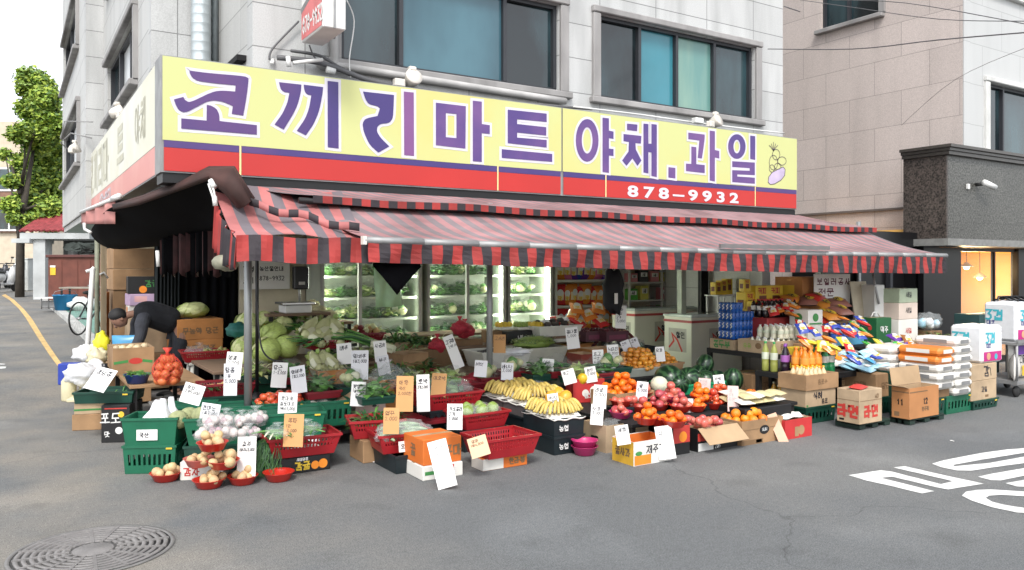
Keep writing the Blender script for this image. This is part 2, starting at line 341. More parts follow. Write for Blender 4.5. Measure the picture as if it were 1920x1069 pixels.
# ================================================================ THE SETTING
def asphalt():
    m = bpy.data.materials.new('asphalt'); m.use_nodes = True
    n = m.node_tree; b = n.nodes['Principled BSDF']; L = n.links.new
    tc = n.nodes.new('ShaderNodeTexCoord'); P = tc.outputs['Object']
    def noise(s, d=4, v=P):
        q = n.nodes.new('ShaderNodeTexNoise'); q.inputs['Scale'].default_value = s; q.inputs['Detail'].default_value = d; L(v, q.inputs['Vector']); return q
    def mr(i, a, b_, c, d):
        q = n.nodes.new('ShaderNodeMapRange'); L(i, q.inputs[0]); q.inputs[1].default_value = a; q.inputs[2].default_value = b_; q.inputs[3].default_value = c; q.inputs[4].default_value = d; return q.outputs[0]
    def mul(a, f):
        q = n.nodes.new('ShaderNodeMix'); q.data_type = 'RGBA'; q.blend_type = 'MULTIPLY'; q.inputs[0].default_value = 1; L(a, q.inputs[6]); L(f, q.inputs[7]); return q.outputs[2]
    base = n.nodes.new('ShaderNodeMix'); base.data_type = 'RGBA'
    L(mr(noise(.35).outputs[0], .42, .62, 0, 1), base.inputs[0]); base.inputs[6].default_value = (.118, .124, .127, 1); base.inputs[7].default_value = (.158, .16, .156, 1)
    # dusty warm strip along the stall, on the left
    sp = n.nodes.new('ShaderNodeSeparateXYZ'); L(P, sp.inputs[0])
    dust = n.nodes.new('ShaderNodeMix'); dust.data_type = 'RGBA'
    a = n.nodes.new('ShaderNodeMath'); a.operation = 'MULTIPLY'
    L(mr(sp.outputs['X'], 2.6, .6, 0, 1), a.inputs[0]); L(mr(noise(1.1, 6).outputs[0], .35, .65, 0, .85), a.inputs[1])
    L(a.outputs[0], dust.inputs[0]); L(base.outputs[2], dust.inputs[6]); dust.inputs[7].default_value = (.225, .205, .175, 1)
    c = mul(dust.outputs[2], mr(noise(120, 2).outputs[0], .3, .7, .55, 1.5))
    c = mul(c, mr(noise(28, 3).outputs[0], .3, .7, .88, 1.1))
    # long cracks
    wv = noise(1.2, 5); ad = n.nodes.new('ShaderNodeVectorMath'); ad.operation = 'MULTIPLY_ADD'; L(wv.outputs['Color'], ad.inputs[0]); ad.inputs[1].default_value = (.9, .9, .9); L(P, ad.inputs[2])
    vo = n.nodes.new('ShaderNodeTexVoronoi'); vo.feature = 'DISTANCE_TO_EDGE'; vo.inputs['Scale'].default_value = .2; L(ad.outputs[0], vo.inputs['Vector'])
    c = mul(c, mr(vo.outputs['Distance'], .0, .0022, .66, 1))
    c = mul(c, mr(noise(2.3, 7).outputs[0], .56, .72, 1, .84)); c = mul(c, mr(noise(.8, 8).outputs[0], .3, .44, 1.22, 1))
    vs_ = n.nodes.new('ShaderNodeTexVoronoi'); vs_.inputs['Scale'].default_value = 1.7; vs_.inputs['Randomness'].default_value = 1; L(P, vs_.inputs['Vector']); c = mul(c, mr(vs_.outputs['Distance'], .01, .035, .6, 1))
    L(c, b.inputs['Base Color']); b.inputs['Roughness'].default_value = .85
    bp = n.nodes.new('ShaderNodeBump'); bp.inputs['Strength'].default_value = .5; bp.inputs['Distance'].default_value = .008; L(noise(180, 2).outputs[0], bp.inputs['Height']); L(bp.outputs[0], b.inputs['Normal'])
    return m
ASPH = asphalt()
ys = [-200, -40, -8, 0, 6, 9, 11, 12, 14, 17, 20, 25, 30, 40, 60, 120, 300]; xs = [-220, -60, -20, -8, -3, 0, 2, 5, 9, 14, 20, 60, 220]
def hzc(y): return hz(min(y, 62))
mb = MB(); mb.sheet([[(x, y, hzc(y)) for x in xs] for y in ys], ASPH); struct(mb.build('road'))
WPAINT = mat('road_paint', (.74, .74, .72), .7, .22, 9, col2=None, bump=.2)
YPAINT = mat('yellow_road_paint', (.62, .42, .17), .75, .3, 5)
CONC = mat('concrete', (.4, .4, .39), .85, .2, 3, .25, 50)
mb = MB()
def rp(pts): return [G(1560 + x/5.333, 800 + y/5.333, .004) for x, y in pts]
mb.poly(rp([(165,485),(490,435),(600,450),(1090,575),(1210,545),(615,408),(730,395),(1150,492),(1520,570),(1280,608),(1160,628),(1040,605),(600,500),(490,512),(1025,645),(900,668),(600,595),(350,540)]), WPAINT)
mb.poly(rp([(1000,370),(1120,335),(1500,262),(1750,228),(1920,215),(2300,190),(2300,235),(1920,262),(1500,330),(1210,383),(1225,397),(1580,362),(1920,300),(2300,255),(2300,320),(1920,365),(1600,408),(1400,440),(1250,438),(1090,405)]), WPAINT)
mb.poly(rp([(1460,500),(1600,470),(1920,415),(2300,360),(2300,430),(1920,490),(1690,537),(1590,535)]), WPAINT)
mb.poly(rp([(1735,565),(1920,532),(2300,480),(2300,560),(1920,602),(1850,598)]), WPAINT)
oo = rp([(1298,690),(1340,650),(1450,632),(1600,628),(1920,648),(2200,690),(2400,760),(2300,850),(2100,868),(1850,858),(1600,805),(1400,740)])
ii = rp([(1537,712),(1570,690),(1650,684),(1700,682),(1920,695),(2150,740),(2200,790),(2050,815),(1920,812),(1820,798),(1720,780),(1600,750)])
mb.add(oo + ii, [(i, (i+1) % 12, 12+(i+1) % 12, 12+i) for i in range(12)], WPAINT)
struct(mb.build('road_marking'))
mb = MB()
yl = [(133,706),(108,672),(84,637),(60,598),(45,580),(26,562),(10,552)]; yr = [(118,700),(94,668),(70,632),(48,596),(36,580),(18,563),(3,554)]
A_ = [GS(*p) for p in yl]; B_ = [GS(*p) for p in yr]
mb.sheet([[p + Vector((0, 0, .005)) for p in A_], [p + Vector((0, 0, .005)) for p in B_]], YPAINT, False); struct(mb.build('yellow_line'))
mb = MB()      # stop lines far up the side street, left edge of the picture
for q in ([(0,688),(12,688),(10,691),(0,692)], [(0,682),(10,683),(8,684),(0,684)]): mb.poly([GS(*p) + Vector((0, 0, .005)) for p in q], WPAINT)
struct(mb.build('street_marking'))
# kerb and the green parking floor beside the shop
KERB = mat('kerb_stone', (.46, .46, .44), .8, .2, 4)
k0 = [GS(*p) for p in ((186,668),(160,640),(120,600),(96,580),(76,566))]
mb = MB()
for a, b in zip(k0, k0[1:]):
    for z0, z1, dx in ((0, .1, 0),):
        mb.add([a, b, b+Vector((0,0,.1)), a+Vector((0,0,.1)), a+Vector((.2,0,.1)), b+Vector((.2,0,.1)), a+Vector((.2,0,0)), b+Vector((.2,0,0))], [(0,1,2,3), (3,2,5,4), (4,5,7,6)], KERB)
struct(mb.build('kerb'))
GRN = mat('green_parking_paint', (.16, .3, .25), .7, .25, 2)
mb = MB()
mb.sheet([[(a.x+.2, a.y, hz(a.y)+.095) for a in k0], [(max(a.x+.2, 6), a.y, hz(a.y)+.095) for a in k0]], GRN, False); struct(mb.build('parking_floor'))

# ---------------------------------------------------------------- the shop's building
STF = stone('pale_granite_front', (.5, .505, .5), 'x', 1.02, .46, .08, .4, .0, speck=.1, grime=.3, shift=(.35, .06))
STS = stone('pale_granite_side', (.49, .49, .475), 'y', 1.0, .46, .05, .5, .0, speck=.08, grime=.16)
TRIM = mat('weathered_trim', (.3, .29, .285), .7, .3, 3, stretch=(1, 1, .4))
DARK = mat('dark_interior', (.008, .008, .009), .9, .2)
FRAME = mat('charcoal_window_frame', (.028, .03, .036), .45, .1)
GL1 = mat('teal_window_glass', (.022, .065, .09), .12, col2=(.06, .15, .19), scale=.7, two=.5, spec=.7, stretch=(1, 1, .5))
GL2 = mat('dark_window_glass', (.004, .008, .01), .1, col2=(.035, .075, .088), scale=.8, two=.55, stretch=(1, 1, .4), spec=.8)  # teal mottling painted into the dark glass as reflections
GL3 = mat('bright_cyan_glass', (.045, .21, .265), .15, .15, 1.2, spec=.6)
GL4 = mat('green_curtained_glass', (.12, .26, .24), .2, col2=(.2, .33, .27), scale=3, stretch=(1, 1, .15), spec=.6)
PLAS = mat('painted_plaster', (.62, .56, .42), .85, .25, 2)  # warm pale tint carries the indoor lamp light in the wall colour
bld = thing('shop_building', 'pale grey granite corner building that holds the fruit shop on its ground floor', 'building', (1.2, 8.5, 0))
def wcoord(o): o.location = (-bld.location[0], -bld.location[1], 0); return o
def wall_y(mb, x0, x1, z0, z1, y, t, m, holes):
    X = sorted({x0, x1, *[h[0] for h in holes], *[h[1] for h in holes]}); Z = sorted({z0, z1, *[h[2] for h in holes], *[h[3] for h in holes]})
    for a, b in zip(X, X[1:]):
        for c, d in zip(Z, Z[1:]):
            if any(h[0] <= (a+b)/2 <= h[1] and h[2] <= (c+d)/2 <= h[3] for h in holes): continue
            mb.box(((a+b)/2, y+t/2, (c+d)/2), (b-a, t, d-c), m)
def wall_x(mb, y0, y1, z0, z1, x, t, m, holes):
    Y = sorted({y0, y1, *[h[0] for h in holes], *[h[1] for h in holes]}); Z = sorted({z0, z1, *[h[2] for h in holes], *[h[3] for h in holes]})
    for a, b in zip(Y, Y[1:]):
        for c, d in zip(Z, Z[1:]):
            if any(h[0] <= (a+b)/2 <= h[1] and h[2] <= (c+d)/2 <= h[3] for h in holes): continue
            mb.box((x+t/2, (a+b)/2, (c+d)/2), (t, b-a, d-c), m)
H1, H2 = (3.12, 6.1, 4.06, 5.2), (6.79, 9.87, 4.06, 5.2)
H1b, H2b = (3.12, 6.1, 6.6, 7.8), (6.79, 9.87, 6.6, 7.8)
mb = MB(); wall_y(mb, 2.15, 10.55, 2.62, 9, 8.5, .22, STF, [H1, H2, H1b, H2b]); wcoord(mb.build('front_wall', bld))
mb = MB(); wall_x(mb, 8.72, 10.16, 2.62, 9, 2.15, .2, STS, []); wcoord(mb.build('return_wall', bld))
mb = MB(); wall_y(mb, 1.4, 2.15, 2.62, 9, 10.16, .2, STF, []); wcoord(mb.build('recess_wall', bld))
SW = [(11.4, 15.1, 4.2, 5.15), (11.4, 15.1, 6.4, 7.6)]
mb = MB(); wall_x(mb, 10.36, 15.79, 2.62, 9, 1.4, .2, STS, SW); wcoord(mb.build('side_wall', bld))
mb = MB(); wall_y(mb, 1.12, 1.4, 2.7, 9, 15.79, .2, STF, []); wcoord(mb.build('pier', bld))
SW2 = [(17.2, 22.5, 3.75, 4.9), (17.5, 22.6, 6.05, 7.2)]
mb = MB(); wall_x(mb, 15.99, 23.1, 2.75, 10, 1.12, .2, STS, SW2); mb.box((2.1, 19.5, 2.68), (1.9, 7.1, .12), CONC); wcoord(mb.build('rear_wall', bld))
mb = MB(); mb.box((10.45, 12, 4.4), (.2, 6.5, 8.8), STS); wcoord(mb.build('right_wall', bld))
mb = MB()   # shop ceiling, floor, back wall, the rooms behind the upper windows
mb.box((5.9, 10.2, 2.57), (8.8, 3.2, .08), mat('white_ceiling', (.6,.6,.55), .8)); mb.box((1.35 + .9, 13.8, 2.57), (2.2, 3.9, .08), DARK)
wcoord(mb.build('ceiling', bld))
mb = MB(); mb.box((6.6, 11.85, 1.3), (7.6, .15, 2.46), PLAS); mb.box((2.75, 13.5, 1.3), (.12, 3.2, 2.46), PLAS); mb.box((2.2, 15.2, 1.3), (1.4, .15, 2.46), PLAS); wcoord(mb.build('interior_wall', bld))
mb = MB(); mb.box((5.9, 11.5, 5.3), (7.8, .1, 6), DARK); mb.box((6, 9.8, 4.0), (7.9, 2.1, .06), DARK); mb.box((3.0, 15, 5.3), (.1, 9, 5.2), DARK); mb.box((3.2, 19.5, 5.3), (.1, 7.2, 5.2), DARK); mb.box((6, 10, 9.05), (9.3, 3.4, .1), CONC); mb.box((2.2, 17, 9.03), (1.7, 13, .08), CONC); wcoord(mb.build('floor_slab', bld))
mb = MB(); mb.box((5.9, 9.9, .015), (8.8, 3.8, .03), CONC); wcoord(mb.build('shop_floor', bld))

def window_y(par, h, y, splits, gl, org, sill=True, trim=TRIM):
    x0, x1, z0, z1 = h; mb = MB(); t = .05
    mb.box(((x0+x1)/2, y+.1, z0+t/2), (x1-x0, .09, t), FRAME); mb.box(((x0+x1)/2, y+.1, z1-t/2), (x1-x0, .09, t), FRAME)
    ed = [x0, *splits, x1]
    for e in ed: mb.box((min(max(e, x0+t/2), x1-t/2), y+.098, (z0+z1)/2), (t, .1, z1-z0-2*t), FRAME)
    fr = mb.build('window', par); fr.location = (-org[0], -org[1], 0)
    for a, b, g in zip(ed, ed[1:], gl):
        p = MB(); dy = .12 if g is not GL1 else .105
        p.box(((a+b)/2, y+dy, (z0+z1)/2), (b-a-t-.004, .012, z1-z0-2*t-.004), g); p.build('pane', fr)
    if sill:
        p = MB(); q = .06
        p.box(((x0+x1)/2, y-.02, z0-.045), (x1-x0+.36, .13, .085), trim, ch=.012); p.box(((x0+x1)/2, y-.015, z1+.05), (x1-x0+.3, .1, .09), trim, ch=.012)
        p.box((x0-.075, y-.01, (z0+z1)/2), (.13, .08, z1-z0), trim, ch=.01); p.box((x1+.075, y-.01, (z0+z1)/2), (.13, .08, z1-z0), trim, ch=.01)
        p.build('sill', fr)
    return fr
window_y(bld, H1, 8.5, [3.87, 5.3], [GL2, GL1, GL2], (1.2, 8.5)); window_y(bld, H2, 8.5, [7.55, 8.27, 9.05], [GL2, GL3, GL4, GL2], (1.2, 8.5))
window_y(bld, H1b, 8.5, [3.87, 5.3], [GL2, GL1, GL2], (1.2, 8.5)); window_y(bld, H2b, 8.5, [7.55, 9.05], [GL1, GL2, GL2], (1.2, 8.5))
def window_x(par, h, x, splits, gl, org, wd=None):
    y0, y1, z0, z1 = h; mb = MB(); t = .05
    mb.box((x+.1, (y0+y1)/2, z0+t/2), (.09, y1-y0, t), FRAME); mb.box((x+.1, (y0+y1)/2, z1-t/2), (.09, y1-y0, t), FRAME)
    ed = [y0, *splits, y1]
    for e in ed: mb.box((x+.098, min(max(e, y0+t/2), y1-t/2), (z0+z1)/2), (.1, t, z1-z0-2*t), FRAME)
    fr = mb.build('window', par); fr.location = (-org[0], -org[1], 0)
    for a, b, g in zip(ed, ed[1:], gl):
        p = MB(); p.box((x+.12, (a+b)/2, (z0+z1)/2), (.012, b-a-t-.004, z1-z0-2*t-.004), g); p.build('pane', fr)
    p = MB(); p.box((x-.03, (y0+y1)/2, z0-.045), (.16, y1-y0+.2, .085), TRIM, ch=.012); p.box((x-.02, (y0+y1)/2, z1+.05), (.12, y1-y0+.2, .09), TRIM, ch=.012)
    p.box((x-.01, y0-.06, (z0+z1)/2), (.1, .11, z1-z0), TRIM); p.build('sill', fr)
WHG = mat('blind_glass', (.6, .62, .62), .3, .15, 2)
for h in SW: window_x(bld, h, 1.4, [12.5, 13.8], [GL2, WHG, GL2], (1.2, 8.5))
for h in SW2: window_x(bld, h, 1.12, [18.9, 20.7], [GL2, WHG, GL2], (1.2, 8.5))

# ---------------------------------------------------------------- the long front sign
YEL = mat('sign_yellow_film', (.54, .56, .235), .4, .08, .8, col2=(.58, .53, .18), two=.62)
RED = mat('sign_red_film', (.47, .024, .02), .4, .08, 1)
PUR = mat('sign_purple_film', (.05, .032, .16), .4, col2=(.105, .045, .165), scale=.9, two=.58)
PINKP = mat('sign_pale_purple_film', (.2, .075, .23), .4, .1, 2)
PUR2 = mat('sign_violet_film', (.075, .042, .19), .4, col2=(.15, .07, .225), scale=1.3, two=.55)
WHF = mat('sign_white_film', (.62, .6, .66), .4, .05)
LINE = mat('sign_divider_film', (.85, .66, .3), .4, .05)
ALU = mat('aluminium', (.3, .3, .3), .55, .2, metal=.4)
BLK = mat('black_metal', (.007, .007, .008), .5, .2)
Y0 = 8.1
sg = thing('shop_sign', 'long yellow and red shop sign with big purple Korean letters above the striped awning', 'sign', (5.8, 8.1, 2.65))
def rel(o, p=sg): o.location = tuple(-v for v in p.location); return o
mb = MB(); mb.box((5.8, 8.285, 3.205), (9.2, .35, 1.11), ALU); mb.box((5.8, 8.3, 2.6), (9.16, .34, .09), BLK); rel(mb.build('cabinet', sg))  # lower black box paints in the shaded gap under the sign
frS = (Vector((0, Y0+.004, 0)), Vector((1, 0, 0)), Vector((0, 0, 1)), Vector((0, -1, 0)))
mb = MB(); rect(mb, frS, 1.215, 2.955, 5.855, 3.75, YEL, .004); rect(mb, frS, 5.875, 2.955, 10.385, 3.75, YEL, .004); rel(mb.build('yellow_panel', sg))
mb = MB()
ed = [1.215, 1.93, 4.92, 5.855]; ed2 = [5.875, 6.57, 9.43, 10.385]
for e in (ed, ed2):
    for a, b in zip(e, e[1:]): rect(mb, frS, a+.012, 2.665, b-.012, 2.885, RED, .004)
    for q in e[1:-1]: rect(mb, frS, q-.009, 2.665, q+.009, 2.955, LINE, .005)
rel(mb.build('red_band', sg))
mb = MB()
for e in (ed, ed2):
    for a, b in zip(e, e[1:]): rect(mb, frS, a+.012, 2.888, b-.012, 2.953, PUR, .004)
rel(mb.build('purple_band', sg))
def cr(x0, y0, s): return lambda p: (x0+p[0]/s, y0+p[1]/s)
def onS(p): q = PY(p[0], p[1], Y0); return (q.x, q.z)
def ell(cx, cy_, rx, ry, n=28): return [(cx+rx*math.cos(2*math.pi*i/n), cy_+ry*math.sin(2*math.pi*i/n)) for i in range(n)]
letters, halo = MB(), MB()
def smooth(pts, keep=35):
    """round the gentle corners of a traced outline, keep the sharp ones"""
    o = []; k = len(pts)
    for i in range(k):
        a, b, c = Vector(pts[i-1]), Vector(pts[i]), Vector(pts[(i+1) % k])
        ang = math.degrees((b-a).angle(c-b)) if (b-a).length > 0 and (c-b).length > 0 else 0
        if 3 < ang < 58:
            for t in (.25, .5, .75):
                p0 = b + (a-b)*.5*(1) ; p2 = b + (c-b)*.5
                o.append(tuple((p0*(1-t)**2 + b*2*t*(1-t) + p2*t*t)))
        else: o.append(tuple(b))
    return o
HO = [0]
def shape(tr, outer, m, inner=None, sm=True, hal=None):
    HO[0] += 1; ho = .0055 + HO[0]*.00012
    o = [tr(p) for p in outer]
    if sm: o = smooth(o)
    o = [onS(p) for p in o]; O, U, V, N = frS
    P3 = lambda q, d: O + U*q[0] + V*q[1] + N*d
    if inner:
        i_ = [onS(tr(p)) for p in inner]
        tri = tessellate_polygon([[Vector((*p, 0)) for p in o], [Vector((*p, 0)) for p in i_]])
        letters.add([P3(q, .0105) for q in o+i_], [tuple(t) for t in tri], m); ribbon(halo, i_, .05, WHF, frS, ho-.00005, True)
    else: letters.poly([P3(q, .0105) for q in o], m)
    if hal: o = [onS(tr(p)) for p in hal]; halo.poly([P3(q, ho+.0015) for q in o], WHF)
    ribbon(halo, o, .062, WHF, frS, ho, True)
t = cr(300, 100, 6.288)
shape(t, [(345,205),(560,235),(1010,270),(1042,295),(1040,330),(1025,480),(980,735),(845,715),(858,625),(740,570),(620,555),(540,575),(440,630),(330,690),(270,698),(215,670),(180,600),(163,545),(275,515),(285,545),(335,580),(400,560),(540,490),(640,450),(730,440),(885,452),(890,380),(640,355),(440,330),(380,290),(350,240)], PUR)
shape(t, [(550,608),(610,620),(670,660),(697,720),(700,800),(1140,848),(1140,960),(250,888),(250,768),(548,795)], PUR)
t = cr(300, 0, 3.24)
shape(t, [(722,500),(858,515),(855,560),(835,640),(805,700),(750,788),(695,757),(745,690),(775,620),(785,565),(750,560),(730,540)], PUR)
shape(t, [(872,515),(990,530),(985,580),(965,680),(930,760),(885,823),(830,795),(880,725),(905,660),(918,580),(890,575),(875,550)], PUR)
shape(t, [(1017,492),(1082,500),(1084,903),(1018,895)], PUR)
shape(t, [(1232,557),(1420,578),(1418,640),(1415,720),(1390,750),(1340,752),(1318,770),(1315,800),(1340,840),(1392,890),(1325,928),(1270,880),(1235,800),(1228,750),(1245,720),(1320,705),(1335,660),(1320,645),(1265,635),(1245,600)], PUR)
shape(t, [(1480,557),(1540,563),(1542,948),(1482,942)], PINKP)
t = cr(800, 0, 2.673)
shape(t, [(45,515),(195,533),(193,745),(45,728)], PUR2, [(95,567),(148,572),(148,693),(95,688)])
shape(t, [(230,505),(275,510),(275,622),(315,628),(315,672),(275,668),(275,812),(230,808)], PUR2)
shape(t, [(405,550),(600,570),(600,612),(452,598),(452,622),(598,638),(598,680),(452,665),(452,690),(600,702),(600,740),(405,718)], PUR2)
shape(t, [(375,748),(628,772),(628,812),(375,792)], PUR2)
shape(t, ell(803, 704, 57, 107), PUR2, ell(803, 704, 27, 66), False)
shape(t, [(880,590),(912,594),(912,655),(935,660),(935,697),(912,693),(912,745),(935,748),(935,782),(912,780),(912,867),(880,862)], PUR2)
shape(t, [(1003,620),(1055,625),(1053,658),(1003,652)], PUR2)
shape(t, [(985,672),(1075,682),(1072,720),(1045,718),(1047,750),(1075,805),(1055,832),(1030,795),(1000,832),(978,805),(1010,760),(1012,712),(985,708)], PUR2, None, False)
shape(t, [(1085,620),(1110,622),(1110,720),(1125,721),(1125,622),(1152,625),(1152,888),(1125,882),(1125,765),(1110,763),(1110,870),(1085,865)], PUR2)
shape(t, [(1210,838),(1245,842),(1245,895),(1210,890)], PUR2)
shape(t, [(1310,665),(1392,675),(1392,700),(1378,795),(1357,792),(1365,705),(1310,698)], PUR2)
shape(t, [(1325,735),(1350,738),(1350,823),(1392,828),(1392,868),(1298,858),(1298,820),(1325,822)], PUR2)
shape(t, [(1417,655),(1443,658),(1443,752),(1465,757),(1465,795),(1443,790),(1443,910),(1417,905)], PUR2)
shape(t, ell(1553, 735, 44, 62), PUR2, ell(1553, 735, 17, 34), False)
shape(t, [(1620,680),(1645,683),(1645,802),(1620,798)], PUR2)
shape(cr(1060, 200, 4.364), [(1363,447),(1548,458),(1548,562),(1405,556),(1405,572),(1548,582),(1548,632),(1363,618),(1363,520),(1505,525),(1505,505),(1363,495)], PUR2, None, False, [(1363,447),(1548,458),(1548,632),(1363,618)])
rel(letters.build('lettering', sg)); rel(halo.build('letter_outline', sg))
# telephone number
def font_text(txt, size, m, name, par, off=0.0, sx=1):
    cu = bpy.data.curves.new(name, 'FONT'); cu.body = txt; cu.size = size; cu.offset = off; cu.extrude = .0015; cu.align_x = 'CENTER'; cu.space_character = 1.5
    o = bpy.data.objects.new(name, cu); COL.objects.link(o); dg = bpy.context.evaluated_depsgraph_get()
    me = bpy.data.meshes.new_from_object(o.evaluated_get(dg)); bpy.data.objects.remove(o)
    n = bpy.data.objects.new(name, me); COL.objects.link(n); me.materials.clear(); me.materials.append(m); n.parent = par; n.scale = (sx, 1, 1); return n
o = font_text('878–9932', .2, WHF, 'phone_number', sg, .007, 1.85); o.rotation_euler = (R(90), 0, 0); o.location = (8.0-5.8, -.004, 2.695-2.65)
# little drawing of vegetables at the sign's right end
INK = mat('sign_ink', (.12, .1, .1), .5); LIL = mat('sign_lilac', (.5, .42, .58), .5, .15, 6)
mb = MB()
q = lambda x, y: onS((x, y))
def bl(pts, m, d=.007):
    O, U, V, N = frS; mb.poly([O+U*a+V*b+N*d for a, b in [q(*p) for p in pts]], m)
ep = [(1440,342),(1441,332),(1448,323),(1458,318),(1468,313),(1472,318),(1471,329),(1464,338),(1452,345),(1444,346)]
bl(ep, LIL, .006); ribbon(mb, [q(*p) for p in ep], .012, INK, frS, .0075, True)
for cx, cy_, rx, ry in ((1450,305,8,14),(1455,290,7,10),(1466,302,8,8),(1458,312,6,6),(1447,316,5,7)):
    ribbon(mb, [q(*p) for p in ell(cx, cy_, rx, ry, 12)], .01, INK, frS, .0078, True)
for dx in (-6, -3, 0, 3, 6): ribbon(mb, [q(1450, 283), q(1450+dx*.8, 276), q(1450+dx*1.3, 267+abs(dx))], .012, INK, frS, .0078)
rel(mb.build('vegetable_drawing', sg))

# sign along the side street, sun glare put into its pale colours
FY = mat('glare_washed_cream_film', (.62, .6, .46), .4, .06, 1.2, col2=(.66, .65, .57), two=.5); FR = mat('glare_washed_pink_film', (.6, .19, .16), .4, .1, 1, col2=(.66, .3, .25), two=.6); FT = mat('glare_washed_letter_film', (.5, .48, .36), .5, .2, 3)
s2 = thing('side_sign', 'sun faded cream and pink sign with pale lettering along the side street wall', 'sign', (1.2, 12.4, 2.65))
mb = MB(); mb.box((1.31, 12.48, 3.205), (.19, 8.0, 1.11), ALU); rel(mb.build('cabinet', s2), s2)
frL = (Vector((1.213, 16.4, 0)), Vector((0, -1, 0)), Vector((0, 0, 1)), Vector((-1, 0, 0)))
mb = MB(); rect(mb, frL, .01, 2.95, 8.27, 3.75, FY, .003); rel(mb.build('cream_panel', s2), s2)
mb = MB(); rect(mb, frL, .01, 2.665, 8.27, 2.945, FR, .003); rel(mb.build('pink_band', s2), s2)
mb = MB(); write(mb, frL, '코끼리마', .3, 3.05, .58, .09, FT, 1.15, off=.006); write(mb, frL, '트', 4.6, 3.05, .5, .09, FT, 1.3, off=.006); write(mb, frL, '야채', 6.4, 3.15, .4, .05, FT, .9, off=.006)
rel(mb.build('lettering', s2), s2)
mb = MB(); write(mb, frL, '878-9932', 2.2, 2.72, .16, .035, WHF, 1.5, off=.006); rel(mb.build('phone_number', s2), s2)

# small projecting sign above
WHT = mat('white_enamel', (.72, .72, .7), .4, .12, 3)
PK = mat('worn_pink_film', (.62, .16, .16), .45, .25, 4)
b3 = thing('projecting_sign', 'narrow white box sign with a pink lower face sticking out of the upper wall', 'sign', (2.6, 8.5, 4.12))
mb = MB(); mb.box((.12, -.56, .75), (.24, .68, 1.5), WHT, ch=.01); mb.box((.12, -.1, 1.0), (.06, .22, .05), ALU); mb.box((.12, -.1, .4), (.06, .22, .05), ALU)
mb.box((.245, -.56, .75), (.012, .04, 1.5), ALU); mb.box((.12, -.906, .75), (.02, .014, 1.5), ALU); mb.build('cabinet', b3)
frB = (Vector((-.001, -.22, 0)), Vector((0, -1, 0)), Vector((0, 0, 1)), Vector((-1, 0, 0)))
mb = MB(); O, U, V, N = frB
mb.add([O+U*a+V*b+N*.003 for a, b in ((.02,.02),(.66,.02),(.66,.5),(.02,.32))], [(0,1,2,3)], PK); ribbon(mb, [(.02,.33),(.66,.51)], .06, mat('grey_ink', (.2,.2,.2)), frB, .004)
write(mb, frB, '878-9932', .07, .08, .15, .025, WHT, .62, off=.0055); write(mb, frB, '야채', .15, .6, .3, .04, mat('grey_ink', (.2,.2,.2)), .7, off=.0055); mb.build('face_print', b3)
mb = MB(); write(mb, (Vector((.05, -.902, 0)), Vector((1,0,0)), Vector((0,0,1)), Vector((0,-1,0))), '위', .04, .32, .09, .014, INK, .8, off=.003); mb.build('end_mark', b3)

# floodlights along the top edge of the sign, cables and pipes
IV = mat('ivory_plastic', (.7, .66, .6), .45, .12, 4)
def flood(p, rz, lab):
    o = thing('floodlight', lab, 'floodlight', p, rz, None)
    mb = MB(); mb.box((-.1, 0, .06), (.13, .08, .09), IV, ch=.012); mb.tube([(-.05, 0, 0), (-.05, 0, .05)], .015, ALU); mb.build('base', o)
    mb = MB(); M = Matrix.Translation((.06, 0, .12)) @ Matrix.Rotation(R(65), 4, 'X')
    mb.lathe([(.0, -.09), (.05, -.09), (.075, -.05), (.085, .0), (.1, .05), (.1, .07), (.0, .06)], IV, 14, M); mb.build('lamp_head', o)
    mb = MB(); mb.box((.06, 0, .24), (.09, .07, .05), IV, ch=.012); mb.build('cap', o); return o
p = PY(765, 158, 8.2); flood((p.x, 8.22, 3.76), 0, 'ivory floodlight on the sign above the gap between the third and fourth letters')
p = PY(1340, 240, 8.2); flood((p.x, 8.22, 3.76), .3, 'ivory floodlight on the sign under the right upper window')
flood((1.25, 12.1, 3.76), 1.7, 'ivory floodlight on the faded side sign').rotation_euler[2] = 1.7
p = PX(150, 250, .95); flood((.95, 16.1, 3.75), 1.2, 'white floodlight at the far end of the side street sign')
mb = MB(); mb.tube([(1.2, 15.6, 4.0), (.9, 15.9, 4.1), (.75, 16.1, 3.95), (.95, 16.1, 3.75)], .012, ALU); mb.tube([(1.2, 15.4, 4.25), (.8, 15.9, 4.3), (.75, 15.9, 4.0)], .01, ALU)
tag(mb.build('lamp_bracket'), 'thin metal bracket arm holding the white floodlight at the side sign', 'bracket')
CAB = mat('grey_cable', (.11, .11, .115), .6); PIPE = mat('grey_pipe', (.45, .44, .43), .5, .2, 4)
def cable(pts, r, m, lab, name='cable', cat='cable', grp=None, n=6):
    mb = MB(); v = [Vector(p) for p in pts]; o = []
    for i in range(len(v)-1):
        a, b, c, d = v[max(i-1, 0)], v[i], v[i+1], v[min(i+2, len(v)-1)]
        for t in (0, .2, .4, .6, .8): o.append(.5*((2*b)+(c-a)*t+(2*a-5*b+4*c-d)*t*t+(3*b-a-3*c+d)*t**3))
    o.append(v[-1]); mb.tube(o, r, m, n); return tag(mb.build(name), lab, cat, grp)
cable([PY(520,108,8.3), PY(600,118,8.3), PY(690,150,8.3), PY(760,165,8.3)], .03, CAB, 'thick black cable bundle lying on the sign below the left window')
cable([PY(545,95,8.42), PY(600,105,8.4), PY(640,128,8.4), PY(700,150,8.4), PY(900,185,8.4), PY(1110,205,8.4)], .018, CAB, 'long grey cable running behind the top edge of the sign')
cable([PY(505,112,8.45), PY(512,90,8.45), PY(560,40,8.44)], .012, CAB, 'loose dark cable curving up the wall to the projecting sign')
